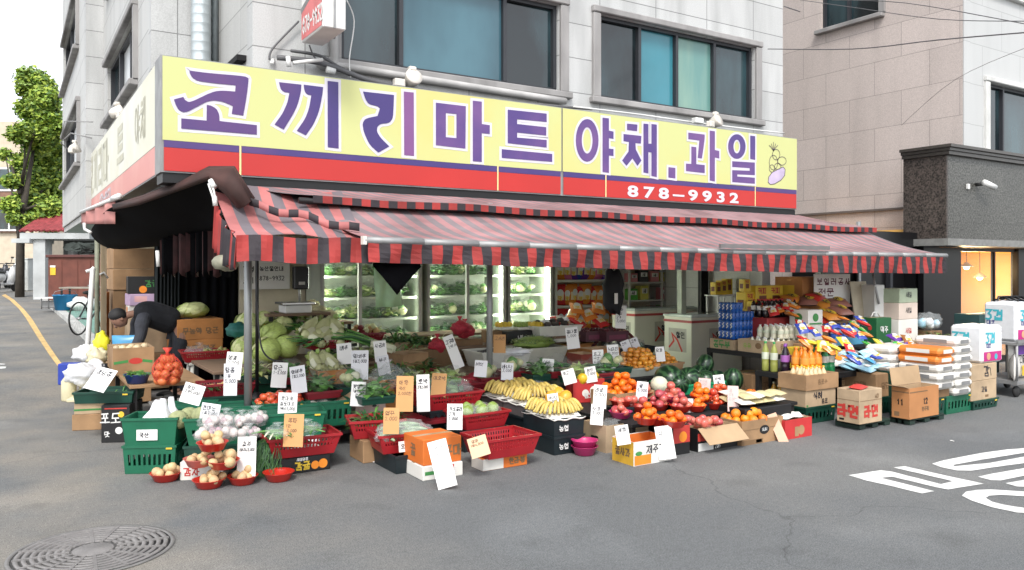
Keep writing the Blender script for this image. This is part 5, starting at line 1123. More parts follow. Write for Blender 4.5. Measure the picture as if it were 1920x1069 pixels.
# snack shelf
ST = mat('shelf_steel', (.5,.5,.47), .5, .1)
xa, xb = PY(1040,560,11.2).x, PY(1172,560,11.2).x
o = thing('snack_shelf', 'steel shelf of bright snack packets right of the fridges', 'shelf', ((xa+xb)/2, 11.4, .03)); w_ = xb-xa; SNZ = [.62, 1.05, 1.5, 1.95]
for s_ in (-1,1): mb = MB(); mb.box((s_*w_/2,0,1.1),(.04,.5,2.2),ST); mb.build('upright', o)
for z in SNZ: mb = MB(); mb.box((0,0,z-.02),(w_-.05,.5,.03),ST); mb.build('shelf_board', o)
mb = MB(); mb.box((0,.26,1.1),(w_,.02,2.2),PLAS); mb.build('back_panel', o)
SNC = [('red', (.5,.03,.03)), ('orange', (.65,.2,.03)), ('yellow', (.75,.6,.05)), ('purple', (.12,.04,.3)), ('blue', (.04,.07,.35)), ('brown', (.3,.12,.04)), ('pink', (.6,.15,.3)), ('green', (.06,.35,.06))]
snp = [Proto(pack('snack_bag', 'bag', 'snack bag', .22, .1, .3, mat('snack_'+c, v, .25, .1, 4), (0,0,0), P=[('d',0,.18,.05,INKW),('t','맛',0,.07,.06,.012,INKY)], m2=mat('snack_panel', (.75,.65,.4), .3))) for c, v in SNC]
for si, z in enumerate(SNZ):
    for k in range(9):
        t_ = [[0,0,1,5,1],[0,1,1,0,1],[1,6,3,4,3],[2,2,2,7,0]][si][k % 5]
        x = xa+.2+(w_-.4)*k/8; snp[t_].put((x, 11.36, z+.03), rnd.uniform(-.2,.2), f'{SNC[t_][0]} snack bag on the {["lowest","lower middle","upper middle","top"][si]} board of the snack shelf', f'{SNC[t_][0]} snack bags on the {["lowest","lower middle","upper middle","top"][si]} board of the snack shelf', sc=rnd.uniform(1.05,1.25))
for k in range(7):   # red onion-like nets heaped on the counter in front
    q = D(1058+k*13, 596-(k % 3)*12, 11.2); snp[1 if k % 3 else 0].put((q.x, q.y, q.z-.12), 0, 'orange and red packet heaped before the snack shelf' if 0 else f'{"orange" if k % 3 else "red"} packet lying in the heap before the snack shelf', f'{"orange" if k % 3 else "red"} packets heaped before the snack shelf', rot=(R(-60), rnd.uniform(-.4,.4), rnd.uniform(-1,1)), sc=.9)
q = D(1090,610,11.2); board('low counter under the heaped packets before the snack shelf', q.x-.75, q.x+.65, q.y-.15, q.y+.3, q.z-.12)
p = D(1150,545,10.6); o = thing('dark_coat', 'dark coat and papers hanging at the end of the snack shelf', 'coat', p); mb = MB(); lump(mb, (0,0,0), (.16,.1,.32), mat('dark_cloth', (.015,.016,.02), .8), 3); mb.build('cloth', o); mb = MB(); mb.box((-.06,-.13,-.1),(.05,.01,.14),CARDW); mb.build('tag', o); mb = MB(); mb.tube([(0,0,.28),(0,0,.95)],.008,BKP,6); mb.build('cord', o)
# white shelf with household goods behind the freezers
xa, xb = PY(1180,560,11.0).x, PY(1352,560,11.0).x; w_ = xb-xa
o = thing('goods_shelf', 'pale wire shelf with household goods behind the chest freezers', 'shelf', ((xa+xb)/2, 11.2, .03)); GZ = [.8, 1.12, 1.45, 1.8]
for s_ in (-1,-.33,.33,1): mb = MB(); mb.box((s_*w_/2,-.2,1.1),(.035,.035,2.2),ST); mb.build('upright', o)
for z in GZ: mb = MB(); mb.box((0,0,z-.015),(w_,.44,.025),ST); mb.build('shelf_board', o)
mb = MB(); mb.box((0,.24,1.1),(w_,.02,2.2),PLAS); mb.build('back_panel', o)
gc = [('red', (.45,.05,.05)), ('orange', (.55,.28,.05)), ('yellow', (.6,.55,.12)), ('green', (.08,.35,.05)), ('pale', (.55,.52,.45)), ('dark', (.04,.04,.045)), ('pink', (.55,.2,.22))]
gp = []
for c, v in gc:
    mb = MB(); mb.box((0,0,.11),(.17,.15,.22), mat('goods_'+c, v, .5, .12), ch=.006); rect(mb, face('front',.17,.15,.22), -.06,.1,.06,.18, INKW); write(mb, face('front',.17,.15,.22), '세', -.03,.11,.055,.01, INKB); gp.append(Proto(tag(mb.build('goods_box'), 'box', 'box')))
for si, z in enumerate(GZ):
    for k in range(9):
        if (k*3+si*5) % 11 == 0: continue
        t_ = (k*5+si*3+k*k) % 7; x = xa+.14+(w_-.28)*k/8; gp[t_].put((x, 11.12, z+.03), rnd.uniform(-.2,.2), f'{gc[t_][0]} box of household goods on the {["lowest","second","third","top"][si]} board of the wire shelf', f'{gc[t_][0]} boxes on the {["lowest","second","third","top"][si]} board of the wire shelf', sc=(1.15,1.1,rnd.uniform(.7,1.2)))
# chest freezers
FZ = mat('freezer_white', (.66,.66,.56), .4, .08, 2); FZR = mat('freezer_red_trim', (.38,.05,.05), .4)
def freezer(loc, w, d, h, label, logo):
    o = thing('chest_freezer', label, 'freezer', loc); mb = MB(); mb.box((0,0,h/2),(w,d,h),FZ,ch=.012); mb.build('body', o)
    mb = MB(); mb.box((0,0,h-.07),(w+.012,d+.012,.04),FZR); mb.build('trim', o); mb = MB(); mb.box((0,0,h+.015),(w+.02,d+.02,.035), mat('freezer_lid', (.5,.54,.52), .2)); mb.box((0,0,h+.037),(w-.12,d-.12,.01), mat('freezer_glass', (.25,.3,.28), .08)); mb.build('lid', o)
    mb = MB(); fr = face('front', w, d, h)
    if logo: rect(mb, fr, logo-.2, h*.45, logo+.16, h*.8, mat('freezer_label', (.42,.41,.36), .4), .002); ribbon(mb, [(logo-.18,h*.47),(logo-.08,h*.58),(logo-.12,h*.7),(logo+.0,h*.6),(logo+.1,h*.38)], .035, INKR, fr, .004); write(mb, fr, '할인', logo-.04, h*.64,.09,.016,INKB,.9, off=.004); write(mb, fr, '아이스', logo-.04, h*.56,.05,.008,INKB,.9, off=.004)
    fr = face('left', w, d, h); rect(mb, fr, -.2, h*.4, .2, h*.8, mat('freezer_label', 0), .002); ribbon(mb, [(-.18,h*.47),(-.08,h*.58),(-.12,h*.7),(.0,h*.6),(.1,h*.42)], .035, INKR, fr, .004); write(mb, fr, '할인', -.02, h*.64, .09, .016, INKB, .9, off=.004); mb.build('front_label', o); return o
p = PY(1190,600,10.2); freezer((p.x+1.05, 10.5, .03), 2.1, .6, .98, 'long chest freezer with a red trim line at the back of the shop', -.4)
p = PY(1292,650,9.0); freezer((p.x+.62, 9.3, .03), 1.15, .62, .93, 'white chest freezer with red trim and a snow cream poster, nearer the watermelons', .01)
p = G(1352,640,.98); q = D(1352, 600, 11.1); o = thing('wire_stool', 'small white wire stand on the nearer freezer holding yellow cartons', 'stand', (PY(1352,600,9.3).x, 9.3, 1.01)); 
for x in (-.2,.2):
    for y in (-.12,.12): mb = MB(); mb.box((x,y,.13),(.025,.025,.26),WHT); mb.build('leg', o)
mb = MB(); mb.box((0,0,.27),(.46,.3,.02),WHT); mb.build('top', o); SX, SY = o.location.x, o.location.y
# dark corrugated partition at the right, boxes behind
COR = mat('dark_corrugated', (.03,.03,.032), .6, .3, 3)
a, b = PY(1335,540,9.6), PY(1480,540,9.6); mb = MB(); mb.sheet([[(lerp(a.x,min(b.x,10.3),j/40), 9.9+.03*math.sin(j*1.57), z) for j in range(41)] for z in (.03,2.5)], COR, False); tag(mb.build('corrugated_screen', solid=.004), 'dark corrugated screen behind the yellow packets at the right of the shop', 'screen')
YLC = mat('yellow_packet', (.72,.5,.03), .45, .1, 5)
yp = MB(); yp.box((0,0,.11),(.16,.12,.22),YLC,ch=.004); rect(yp, face('front',.16,.12,.22), -.04,.06,.045,.14, mat('packet_brown', (.18,.05,.02), .5)); rect(yp, face('left',.16,.12,.22), -.04,.06,.035,.14, mat('packet_brown', (.18,.05,.02), .5)); write(yp, face('front',.16,.12,.22), '커피', -.05,.155,.045,.009,INKR); yp = Proto(tag(yp.build('coffee_box'), 'box', 'box'))
for k in range(3): yp.put((SX-.15+.15*k, SY-.03+.02*k, 1.01+.285), rnd.uniform(-.1,.1), 'yellow box standing on the white wire stand', 'yellow boxes on the white wire stand', sc=(.9,1,.95+.12*k))
# ================================================================ THE STALL, LEFT END
rnd.seed(21)
board('low display table under the green crates at the left corner of the stall', 1.15, 2.95, 7.5, 8.8, .22)
board('brown table with the onion net and blue bowl at the left edge', 1.02, 1.75, 8.85, 10.45, .55, KRAFT)
board('table under the heaped cabbages', 1.85, 4.1, 8.95, 10.2, .62); board('long back table under the leeks before the fridges', 2.5, 6.4, 10.22, 10.85, .78)
board('middle step of the stall behind the red baskets', 2.75, 4.25, 6.95, 8.7, .25, MRC)
z_ = R(-27)
crate('lower green crate of the stack at the left front corner', 280, 889, 0, .43, .32, .235, GRC, z_, n=9, rows=((.3,.7),))
crate('upper green crate holding white plastic bags and a paper label at the left front corner', 280, 838, .235, .45, .34, .235, GRC, z_, taper=.88, rows=(), paper=(-.02, .1, .17, .09))
q = fp(280, 838, .235, z_, .34)
for k, (dx, dy, r_) in enumerate(((-.06,.02,.12),(.05,0,.11),(.14,.04,.09))):
    mb = MB(); rr = random.Random(k); mb.lathe([(.0,.0),(r_*.9,.02),(r_,.1),(r_*.75,.2),(r_*.35,.27),(r_*.28,.33),(.02,.36)], FILMW, 14, None, True, .13); tag(mb.build('plastic_bag', loc=(q[0]+dx, q[1]+dy, .25), rz=k, rot=(rnd.uniform(-.2,.2), rnd.uniform(-.2,.2), k)), ['leftmost crumpled white bag sticking up from the upper left front crate','middle crumpled white bag sticking up from the upper left front crate','rightmost crumpled white bag sticking up from the upper left front crate'][k], 'bag')
for k, (px, w_, a) in enumerate(((415,.6,-17),(549,.56,-12))):
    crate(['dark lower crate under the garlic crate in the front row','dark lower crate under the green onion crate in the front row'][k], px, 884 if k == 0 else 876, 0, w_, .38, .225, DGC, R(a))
crate('green front crate holding bagged purple garlic', 415, 836, .225, .6, .4, .235, GRC, R(-17), taper=.86, n=9, rows=((.35,.6),)); crate('green front crate holding bagged green onions behind a tan card', 549, 826, .225, .56, .4, .235, GRC, R(-12), taper=.86, n=9, rows=((.35,.6),))
crate('green crate holding round melons in the second row', 352, 811, .22, .44, .34, .235, GRC, R(-20)); crate('green crate holding white net bags of garlic in the second row', 440, 812, .22, .5, .34, .235, GRC, R(-12))
crate('green crate holding tomatoes in the second row', 530, 803, .22, .5, .34, .235, GRC, R(-8)); crate('green crate holding foam trays at the right end of the second row', 617, 800, .22, .44, .34, .235, GRC, R(-5))
# what is in the crates
GAR = [mat('garlic_skin', (.62,.55,.52), .5, .2, 12), mat('purple_garlic', (.45,.3,.34), .5, .25, 12)]
def bags_in(px, py, z, n, sp, inner, label, r, grp, rz=0, seed=0):
    b = Proto(film_bag(label, (0,0,0), r, inner, seed)); p = fp(px, py, z, rz, .34)
    for k in range(n): b.put((p[0]+sp*(k-(n-1)/2)*math.cos(rz), p[1]+sp*(k-(n-1)/2)*math.sin(rz)+.03*(k % 2), z), rnd.uniform(0,6), label, grp, sc=rnd.uniform(.9,1.1))
bags_in(425, 836, .33, 3, .16, lumps(9, .033, GAR, (.06,.06), .06, 2), 'clear bag of purple garlic in the front green crate', (.09,.1,.06), 'garlic bags in the front green crate', R(-17), 3)
bags_in(440, 812, .37, 4, .12, lumps(9, .033, [GAR[0], GAR[0], GAR[1]], (.06,.06), .06, 7), 'clear bag of pale garlic in the second row green crate', (.09,.1,.07), 'garlic bags in the second row crate', R(-12), 5)
bags_in(553, 826, .35, 2, .24, rods(12, .3, .009, [GRL[0], GRL[1], STM], (.04,.07), .04, 3), 'clear bag of green onions in the front green crate', (.13,.1,.05), 'green onion bags in the front crate', R(-12), 9)
MEL = mat('netted_melon', (.3,.32,.16), .8, .25, 30, .4, 60)
P_ = fruit('melon', 'melon', .085, MEL, .95, .05)
for k, (dx, dy) in enumerate(((-.11,-.02),(.08,-.03),(.0,.1))): p = fp(352, 811, .35, R(-20), .34); P_.put((p[0]+dx, p[1]+dy, .36), k, 'round netted melon in the green crate', 'melons in the green crate', sc=1+.1*(k == 1))
TOM = mat('tomato_skin', (.66,.1,.035), .2, .1, 3, rand=.14, coat=.3); CAL = mat('calyx', (.08,.16,.03), .6)
tom = fruit('tomato', 'tomato', .04, TOM, .85, .15, CAL)
p = fp(532, 803, .22, R(-8), .34); put_ring(tom, p[0], p[1], .42, .23, .16, .04, 58, 'ripe tomato heaped in the green crate', 'tomatoes heaped in the green crate', 2, R(-8), .85)
p = fp(617, 800, .22, R(-5), .34)
for k in range(5): film_bag('wrapped pale mushroom tray in the right green crate of the second row', (p[0]-.12+.12*(k % 3), p[1]-.08+.14*(k//3), .38), (.07,.07,.035), lumps(5, .028, [STM, WTB], (.04,.04), .01, k), k, knot=False, group='mushroom trays in the right green crate')
# crates and cartons at the far left
o = carton('black printed carton with white side standing under the dark green tray', fp(217, 830, 0, R(-24), .4), .27, .4, .375, BLB, R(-24), P=[('r','left',-.198,.002,.198,.373,WHB),('t','front','포도',-.05,.2,.09,.012,INKW),('t','front','맛',-.08,.06,.05,.008,INKW),('d','front',.05,.28,.03,INKY),('d','front',.03,.12,.035,INKW),('l','front',[(-.1,.34),(.1,.34)],.012,INKR)])
p = fp(165, 806, 0, R(-20), .3); carton('plain brown carton at the bottom of the leftmost pile', p, .3, .36, .17, KRAFT, R(-20)); carton('brown carton with a green stripe on top of the leftmost pile', (p[0], p[1], .17), .29, .34, .14, KRAFT2, R(-14), P=[('l','front',[(-.14,.05),(.14,.05)],.02,INKG)])
mb = MB(); mb.box((0,0,.02),(.36,.42,.04), mat('cream_foam_lid', (.68,.62,.42), .8), ch=.008); tag(mb.build('foam_lid', loc=(p[0]-.02, p[1], .31), rz=R(-18)), 'cream foam board lying on the leftmost carton pile', 'foam board')  # styrofoam lid laid loose on the carton pile
o = crate('dark green tray with beans and a white card on the far left cartons', 193, 757, .378, .56, .4, .11, DGC, R(-24), taper=.95, rows=())
q = fp(193, 757, .378, R(-24), .4); mb = MB(); leaves(mb, (0,0,.02), (.2,.14,.05), 70, [GRL[0], GRL[1], PAL[2]], .1, .008, .1, 5, .1); tag(mb.build('green_beans', loc=(q[0]+.03,q[1]+.02,.40)), 'loose green beans spread in the dark green tray', 'beans')
card(150, 688, 200, 732, 7.75, [('강낭콩',.26,.1),('3,000',.22,.1)], 'white card leaning across the dark green tray at the far left', lean=40, roll=12)
mb = MB(); mb.box((0,0,.12),(.2,.16,.24), mat('blue_box', (.02,.05,.35), .5), ch=.01); tag(mb.build('blue_carton', loc=D(131,720,9.0), rz=-.4), 'small blue carton at the far left behind the dark green tray', 'carton')
mb = MB(); mb.lathe([(0,0),(.07,.005),(.075,.02),(.075,.22),(.04,.27),(.03,.29),(.035,.3),(.035,.33),(0,.33)], mat('cream_plastic', (.6,.55,.36), .45), 14); mb.tube([(.05,0,.24),(.11,0,.22),(.11,0,.12),(.07,0,.09)], .012, mat('cream_plastic', 0), 6); tag(mb.build('plastic_jug', loc=D(129,752,8.7)), 'cream plastic jug standing at the far left edge of the stall', 'jug')
for k, (px, py, d, s_) in enumerate(((152,712,8.7,.16),(175,700,8.9,.13),(165,672,9.6,.15))):
    mb = MB(); lump(mb, (0,0,s_*.7), (s_,s_*.8,s_*.75), FILMW, k, .18); tag(mb.build('plastic_bag', loc=D(px, py+8, d)), ['white crumpled bag beside the blue carton','white crumpled bag behind the dark green tray','translucent white bag at the foot of the white pole'][k], 'bag')
mb = MB(); lump(mb, (0,0,.14), (.09,.07,.16), mat('yellow_bag', (.8,.72,.03), .4, .15, 5), 4, .15); tag(mb.build('plastic_bag', loc=D(191,668,9.6)), 'bright yellow plastic bag by the brown carton', 'bag')
mb = MB(); mb.lathe([(0,0),(.06,0),(.065,.12),(.03,.17),(.03,.2),(0,.2)], mat('dark_jar', (.02,.02,.025), .3), 12); tag(mb.build('dark_jar', loc=D(196,716,8.6)), 'dark jar standing between the white bags and the brown carton', 'jar')
mb = MB(); lump(mb, (0,0,.1), (.1,.08,.11), mat('cream_ribbon', (.66,.6,.4), .6, .3, 14), 9, .25); tag(mb.build('plastic_bag', loc=D(183,686,9.3)), 'cream crinkled bag below the bright yellow bag', 'bag')
# pole frames at the left edge
a = GS(158, 700); mb = MB(); q0, q1 = D(157,672,10.2), D(174,505,10.4); mb.tube([(q0.x,q0.y,0),tuple(q1),(q1.x+.02,q1.y,q1.z+.02)], .032, WHT, 10); mb.tube([tuple(q1),(q1.x-.08,q1.y,q1.z-.03)], .02, WHT, 8); tag(mb.build('white_pole'), 'leaning white plastic pole at the left edge of the stall', 'pole')
q0 = D(182,560,10.6); mb = MB(); mb.tube([(0,0,0),(0,0,2.5)], .03, mat('olive_post', (.2,.21,.15), .6, .25, 5), 8); tag(mb.build('awning_post', loc=(q0.x,q0.y,0)), 'olive painted post left of the wooden post', 'post')
q0 = D(194,560,10.8); mb = MB(); mb.box((0,0,1.25),(.07,.06,2.5), mat('raw_wood', (.4,.31,.2), .8, .25, 3, stretch=(8,8,1))); mb.tube([(-.1,-.03,1.62),(0,-.05,1.68),(.05,-.03,1.6)], .015, WHT, 6); tag(mb.build('awning_post', loc=(q0.x,q0.y,0)), 'raw wooden post with a white tie beside the stacked cartons', 'post')
# brown carton, bowl, onion net
(lc, w_, d_, h_) = b3(200, 213, 291, 706, 655, .55); carton('open brown carton with green and red print on the left table', lc, w_, d_*.8, h_, KRAFT, 0, True, P=[('l','front',[(-w_/2+.02,h_*.45),(-.07,h_*.5)],.03,INKG),('l','front',[(.1,h_*.5),(w_/2-.03,h_*.45)],.03,INKG),('d','front',.02,h_*.5,.07,INKR,.035)])
P_ = fruit('onion', 'onion', .04, mat('onion_skin_pale', (.6,.48,.3), .4, .2, 8, rand=.1), 1.0, -.1)
put_ring(P_, lc[0], lc[1], lc[2]+h_-.06, w_/2-.06, d_*.3, .045, 10, 'pale onion in the open brown carton', 'onions in the open brown carton', 1)
lb = G(257, 719, .55); bowl_obj('blue plastic bowl heaped with small green peppers', lb, .13, .1, BLW)
mb = MB(); lump(mb, (0,0,.07), (.1,.1,.055), GRL[0], 3); leaves(mb, (0,0,.08), (.1,.1,.07), 90, [GRL[0], GRL[1], PAL[2]], .06, .011, .3, 8, .2); tag(mb.build('green_peppers', loc=lb), 'heap of green peppers in the blue bowl', 'peppers')
ln = G(314, 722, .55); o = thing('onion_net', 'orange red net sack stuffed with onions', 'net sack', (ln.x, ln.y, ln.z), .3)
ON = mat('netted_onion', (.62,.16,.05), .45, .25, 20); NET = mat('orange_net', (.6,.05,.03), .6, .2, 20)
mb = MB()
for L in range(4):
    for k in range([5,6,5,2][L]): g = 6.28*k/[5,6,5,2][L]+L; r_ = [.09,.095,.08,.03][L]; mb.ball((r_*math.cos(g), r_*math.sin(g)*.8, .05+.07*L), .047, ON, 12, 8)
    mb.ball((0,0,.05+.07*L), .05, ON, 12, 8)
mb.build('onions', o); mb = MB()
for i in range(18):
    c = [];
    for j in range(13): v = j/12; g = 6.28*i/18 + v*2.5; r_ = .15*math.sin(math.pi*min(.93, v*.9+.08))**.6; c.append((r_*math.cos(g), r_*.85*math.sin(g), .005+v*.31))
    mb.tube(c, .0022, NET, 4, False); mb.tube([(-x, y, z) for x, y, z in c], .0022, NET, 4, False)
mb.lathe([(.03,.3),(.015,.33),(.05,.38)], NET, 8); mb.build('net', o)
# orange cartons with a cabbage, red tray, stool with ginger
(lc, w_, d_, h_) = b3(313, 331, 418, 672, 600, .55)
hb = h_*.46; carton('lower orange brown carton of the pair beside the man', lc, w_, d_, hb, ORB, 0, P=[('t','front','당근 제주',0,hb*.3,hb*.35,.014,BROWNB),('l','left',[(-.05,.05),(-.05,.16)],.03,BLB)]); carton('upper orange brown carton with a cabbage on top', (lc[0],lc[1],lc[2]+hb), w_, d_, h_-hb, ORB, .02, P=[('t','front','무농약 당근',0,hb*.35,hb*.32,.014,BROWNB),('l','left',[(-.05,.05),(-.05,.16)],.03,BLB)])
CABB = [mat('cabbage_leaf', (.42,.53,.15), .45, .25, 5, .2, 20, stretch=(1,1,3)), mat('cabbage_leaf_pale', (.6,.64,.3), .45, .2, 5, .2, 20)]
def cabbage_mesh(seed, m1, m2):
    mb = MB(); mb.ball((0,0,.0), (1,1,.88), m1, 22, 14, None, lambda v: 1+.03*math.sin(9*math.atan2(v[1],v[0])+4*v[2]))
    rr = random.Random(seed)
    for k in range(6):
        M = Matrix.Rotation(rr.uniform(0,6.28),4,'Z') @ Matrix.Rotation(rr.uniform(.5,1.5),4,'X'); rows = []
        for i in range(9):
            th = .08+i*.13; rows.append([(1.06*math.sin(th)*math.cos(g)*(1+.05*math.sin(5*g+k)*i/8), 1.06*math.sin(th)*math.sin(g), (.95*math.cos(th))*(1+.02*math.sin(8*g))) for g in [2.2*j/12-1.1 for j in range(13)]])
        mb.sheet(rows, m2 if k % 2 else m1, True, M)
    return mb
cab = [Proto(tag(cabbage_mesh(k, CABB[0], CABB[1]).build('cabbage'), 'cabbage', 'cabbage')) for k in range(2)]
cab[1].put((lc[0]-.02, lc[1], lc[2]+h_+.1), .4, 'flat pale cabbage lying on the orange brown cartons', None, sc=(.21,.2,.12))
for k, (px, py, d, s_) in enumerate(((463,606,9.9,.15),(495,604,10.0,.14),(478,632,9.7,.14),(512,628,9.6,.165),(537,650,9.45,.15),(500,657,9.3,.165),(457,652,9.5,.15),(530,612,9.9,.13),(470,672,9.4,.13))):
    cab[k % 2].put(D(px,py,d), k, 'round green cabbage in the big cabbage heap behind the left post', 'cabbages heaped behind the left post', rot=(rnd.uniform(-.5,.5), rnd.uniform(-.5,.5), k), sc=s_)
stl = G(375, 735, .22); o = thing('white_stool', 'white plastic stool under the red tray of nuts', 'stool', (stl.x+.1, stl.y+.3, .22)); mb = MB(); mb.box((0,0,.325),(.4,.32,.04), WTB, ch=.01); mb.build('seat', o)
for i in (-1,1):
    for j in (-1,1): mb = MB(); mb.tube([(i*.15,j*.12,.31),(i*.18,j*.14,0)],.025,WTB,8); mb.build('leg', o)
bl = (stl.x+.1, stl.y+.3, .568); basket('red tray holding peanuts in a bag on the white stool', 0, 0, 0, .55, .38, .13, RDC, -.08, loc=bl)
film_bag('clear bag of peanuts in the red tray', (bl[0]-.05, bl[1]+.02, .6), (.17,.13,.08), lumps(40, .016, [mat('peanut_shell', (.5,.36,.18), .8, .2, 10)], (.15,.11), .06, 3), 4)
mb = MB(); 
for k in range(26): lump(mb, (rnd.uniform(-.12,.12), rnd.uniform(-.1,.1), .03+rnd.random()*.07), rnd.uniform(.02,.03), mat('radish_sprout', (.42,.38,.14), .6, .3, 10), k, .15, 8, 6)
tag(mb.build('young_radishes', loc=(bl[0]+.13, bl[1]-.02, .61)), 'heap of small yellowish radishes in the red tray', 'radishes')
bg = D(432, 742, 8.0); basket('maroon tray holding ginger under the white stool', 0, 0, 0, .55, .34, .12, MRC, -.1, loc=(bg.x, bg.y+.17, .45)); crate('dark crate under the maroon ginger tray', 0, 0, 0, .5, .32, .225, DGC, -.1, loc=(bg.x, bg.y+.17, .222))
mb = MB(); GNG = mat('ginger_skin', (.52,.33,.14), .7, .25, 12)
for k in range(14): lump(mb, (rnd.uniform(-.12,.12), rnd.uniform(-.08,.08), .05+rnd.random()*.06), (rnd.uniform(.03,.06), .025, .025), GNG, k, .3, 10, 7)
tag(mb.build('ginger_heap', loc=(bg.x-.06, bg.y+.12, .46)), 'heap of ginger roots in the maroon tray', 'ginger'); mb = MB(); leaves(mb, (0,0,.02), (.1,.1,.06), 30, GRL, .1, .02, .2, 4); tag(mb.build('loose_greens', loc=(bg.x-.2, bg.y+.1, .50)), 'few green leaves beside the ginger roots', 'greens')
# potatoes in red bowls on the ground in front
POT = mat('potato_skin', (.6,.42,.22), .55, .22, 7, .15, 30, rand=.1)
pot = fruit('potato', 'potato', .04, POT, .92, .0, None, lambda v: 1+.06*math.sin(3*v[0]+1)+.05*math.cos(4*v[1]))
mb = MB(); mb.box((0,0,.075),(.34,.2,.15), WHB, ch=.004); write(mb, face('front',.34,.2,.15), '감자', -.14,.04,.06,.01, INKR); bx = G(372, 905, 0); tag(mb.build('low_carton', loc=(bx.x+.08, bx.y+.16, 0), rz=R(-25)), 'low white carton with red writing lifting the rear potato bowls', 'carton')
bcx, bcy = bx.x+.08, bx.y+.16
PB_ = [(305,909,0,.125,'leftmost red bowl of potatoes on the road',7),(386,922,0,.125,'front red bowl of potatoes nearest the camera',7),(450,915,0,.12,'red bowl of potatoes between the front bowl and the long white card',6),(368,882,.15,.12,'pinkish red bowl of potatoes on the left of the white carton',6),(413,886,.15,.125,'red bowl of potatoes on the right of the white carton',8),(393,852,.3,.12,'topmost red bowl of potatoes',7),(435,878,.1,.1,'rear right red bowl of potatoes beside the long white card',4)]
for px, py, z, r_, lab, n in PB_:
    p = G(px, py-4, z); p = (p.x+r_*.5*.53, p.y+r_*.5*.85, z); bowl_obj(lab, p, r_, .07, mat('faded_red_bowl', (.6,.16,.13), .35) if 'pinkish' in lab else RBW)
    put_ring(pot, p[0], p[1], z+.035, r_*.82, r_*.82, .04, n, 'potato heaped in the '+lab.replace(' of potatoes',''), 'potatoes in the '+lab.replace(' of potatoes',''), 3, rnd.random())
p = G(515, 908, 0); o = bowl_obj('empty red bowl standing on the road right of the potatoes', (p.x+.06,p.y+.1,0), .125, .075, RBW)
# chives and the red basket on a black tangerine carton
(lc, w_, d_, h_) = b3(500, 522, 619, 893, 863, 0)
carton('black carton printed with tangerines under the long red basket', lc, w_, d_, h_, BLB, 0, P=[('d','front',.16,.06,.04,INKO),('d','front',.09,.055,.035,INKO),('t','front','감귤',-.02,.03,.06,.012,INKY),('t','front','새콤달콤',-.02,.105,.022,.005,INKW),('d','left',.0,.05,.03,INKO)])
basket('long red basket with a tan card and a white tray on the black tangerine carton', 0, 0, 0, .62, .42, .17, RDC, -.06, loc=(lc[0]+.01, lc[1]+.0, h_+.003))
mb = MB(); mb.box((-.05,-.02,.04),(.4,.22,.03), FOAM, ch=.008); mb.ball((.12,.05,.06),(.1,.08,.05), FILMW, 12, 8); tag(mb.build('foam_tray', loc=(lc[0],lc[1],h_+.02)), 'white foam tray lying in the long red basket', 'tray')
mb = MB(); rr = random.Random(3); cp = G(500, 886, 0)
for k in range(120):
    x = rr.uniform(-.1,.1); y = rr.uniform(-.05,.05); h = .3+rr.uniform(-.03,.03)
    mb.tube([(x+.22,y*.6,.22+rr.uniform(0,.03)),(x*.8+.06,y,h),(x-.06,y-.02,h-.03),(x-.1+rr.uniform(-.05,.05),y-.05,.16),(x-.1+rr.uniform(-.07,.07),y-.07+rr.uniform(-.03,.03),.02)], [.0035,.0035,.003,.003,.002], rr.choice([GRL[0],GRL[0],GRL[2]]), 4, False)
tag(mb.build('chive_bundle', loc=(lc[0]-w_/2-.0, lc[1]-.1, 0)), 'bundle of green chives drooping over the left end of the long red basket', 'chives')
# ================================================================ MIDDLE OF THE STALL
pb = b3(664, 706, 740, 872, 826, 0); carton('brown carton under the leftmost red basket of the middle group', pb[0], .34, .34, .2, KRAFT, 0); pb = pb[0]
basket('leftmost red basket of the middle group, filled with leafy greens', 0, 0, 0, .5, .36, .16, RDC, -.25, loc=(pb[0]+.02, pb[1]+.02, .203))
def greens(loc, r, n, label, L=.14, w=.02, mats=GRL, seed=1, up=.5):
    mb = MB(); lump(mb, (0,0,r[2]*.3), (r[0]*.8, r[1]*.8, r[2]*.35), mats[-1], seed, .15, 12, 8); leaves(mb, (0,0,.03), r, n, mats, L, w, up, seed, .3); return tag(mb.build('leafy_greens', loc=loc), label, 'greens')
greens((pb[0]+.05, pb[1]+.04, .24), (.17,.13,.14), 110, 'long leafy greens in the leftmost red basket', .2, .014)
(lc, w_, d_, h_) = b3(700, 742, 800, 891, 858, 0)
crate('low black crate under the cucumber basket', 0, 0, 0, w_, d_, h_, BGC, 0, rows=(), loc=lc); basket('red basket of bagged cucumbers with a white paper label', 0, 0, 0, .5, .4, .16, RDC, -.1, loc=(lc[0]+.02, lc[1]+.03, h_+.004)); lb = lc
mb = MB(); mb.box((0,0,0),(.14,.004,.09), CARDW); write(mb, (Vector((-.07,-.003,-.045)),Vector((1,0,0)),Vector((0,0,1)),Vector((0,-1,0))), '오이', .02,.03,.035,.006,INKB); tag(mb.build('paper_label', loc=(lb[0]-.02, lb[1]-.19, h_+.07), rot=(R(-14),0,-.1)), 'white paper label stuck on the cucumber basket', 'label')
CUC = [mat('cucumber_skin', (.13,.25,.11), .45, .3, 14), mat('cucumber_pale', (.3,.42,.24), .45, .3, 14)]
cb_ = Proto(film_bag('bag', (0,0,0), (.14,.08,.05), rods(6, .2, .017, CUC, (.03,.05), .04, 2), 2, knot=False))
for k, (dx, dy, a) in enumerate(((-.13,-.06,.3),(.02,-.08,.1),(.14,-.03,-.2),(-.05,.08,.2),(.12,.1,0))): cb_.put((lb[0]+dx, lb[1]+dy, h_+.1+.01*k), a, 'clear bag of cucumbers in the red basket', 'cucumber bags in the red basket')
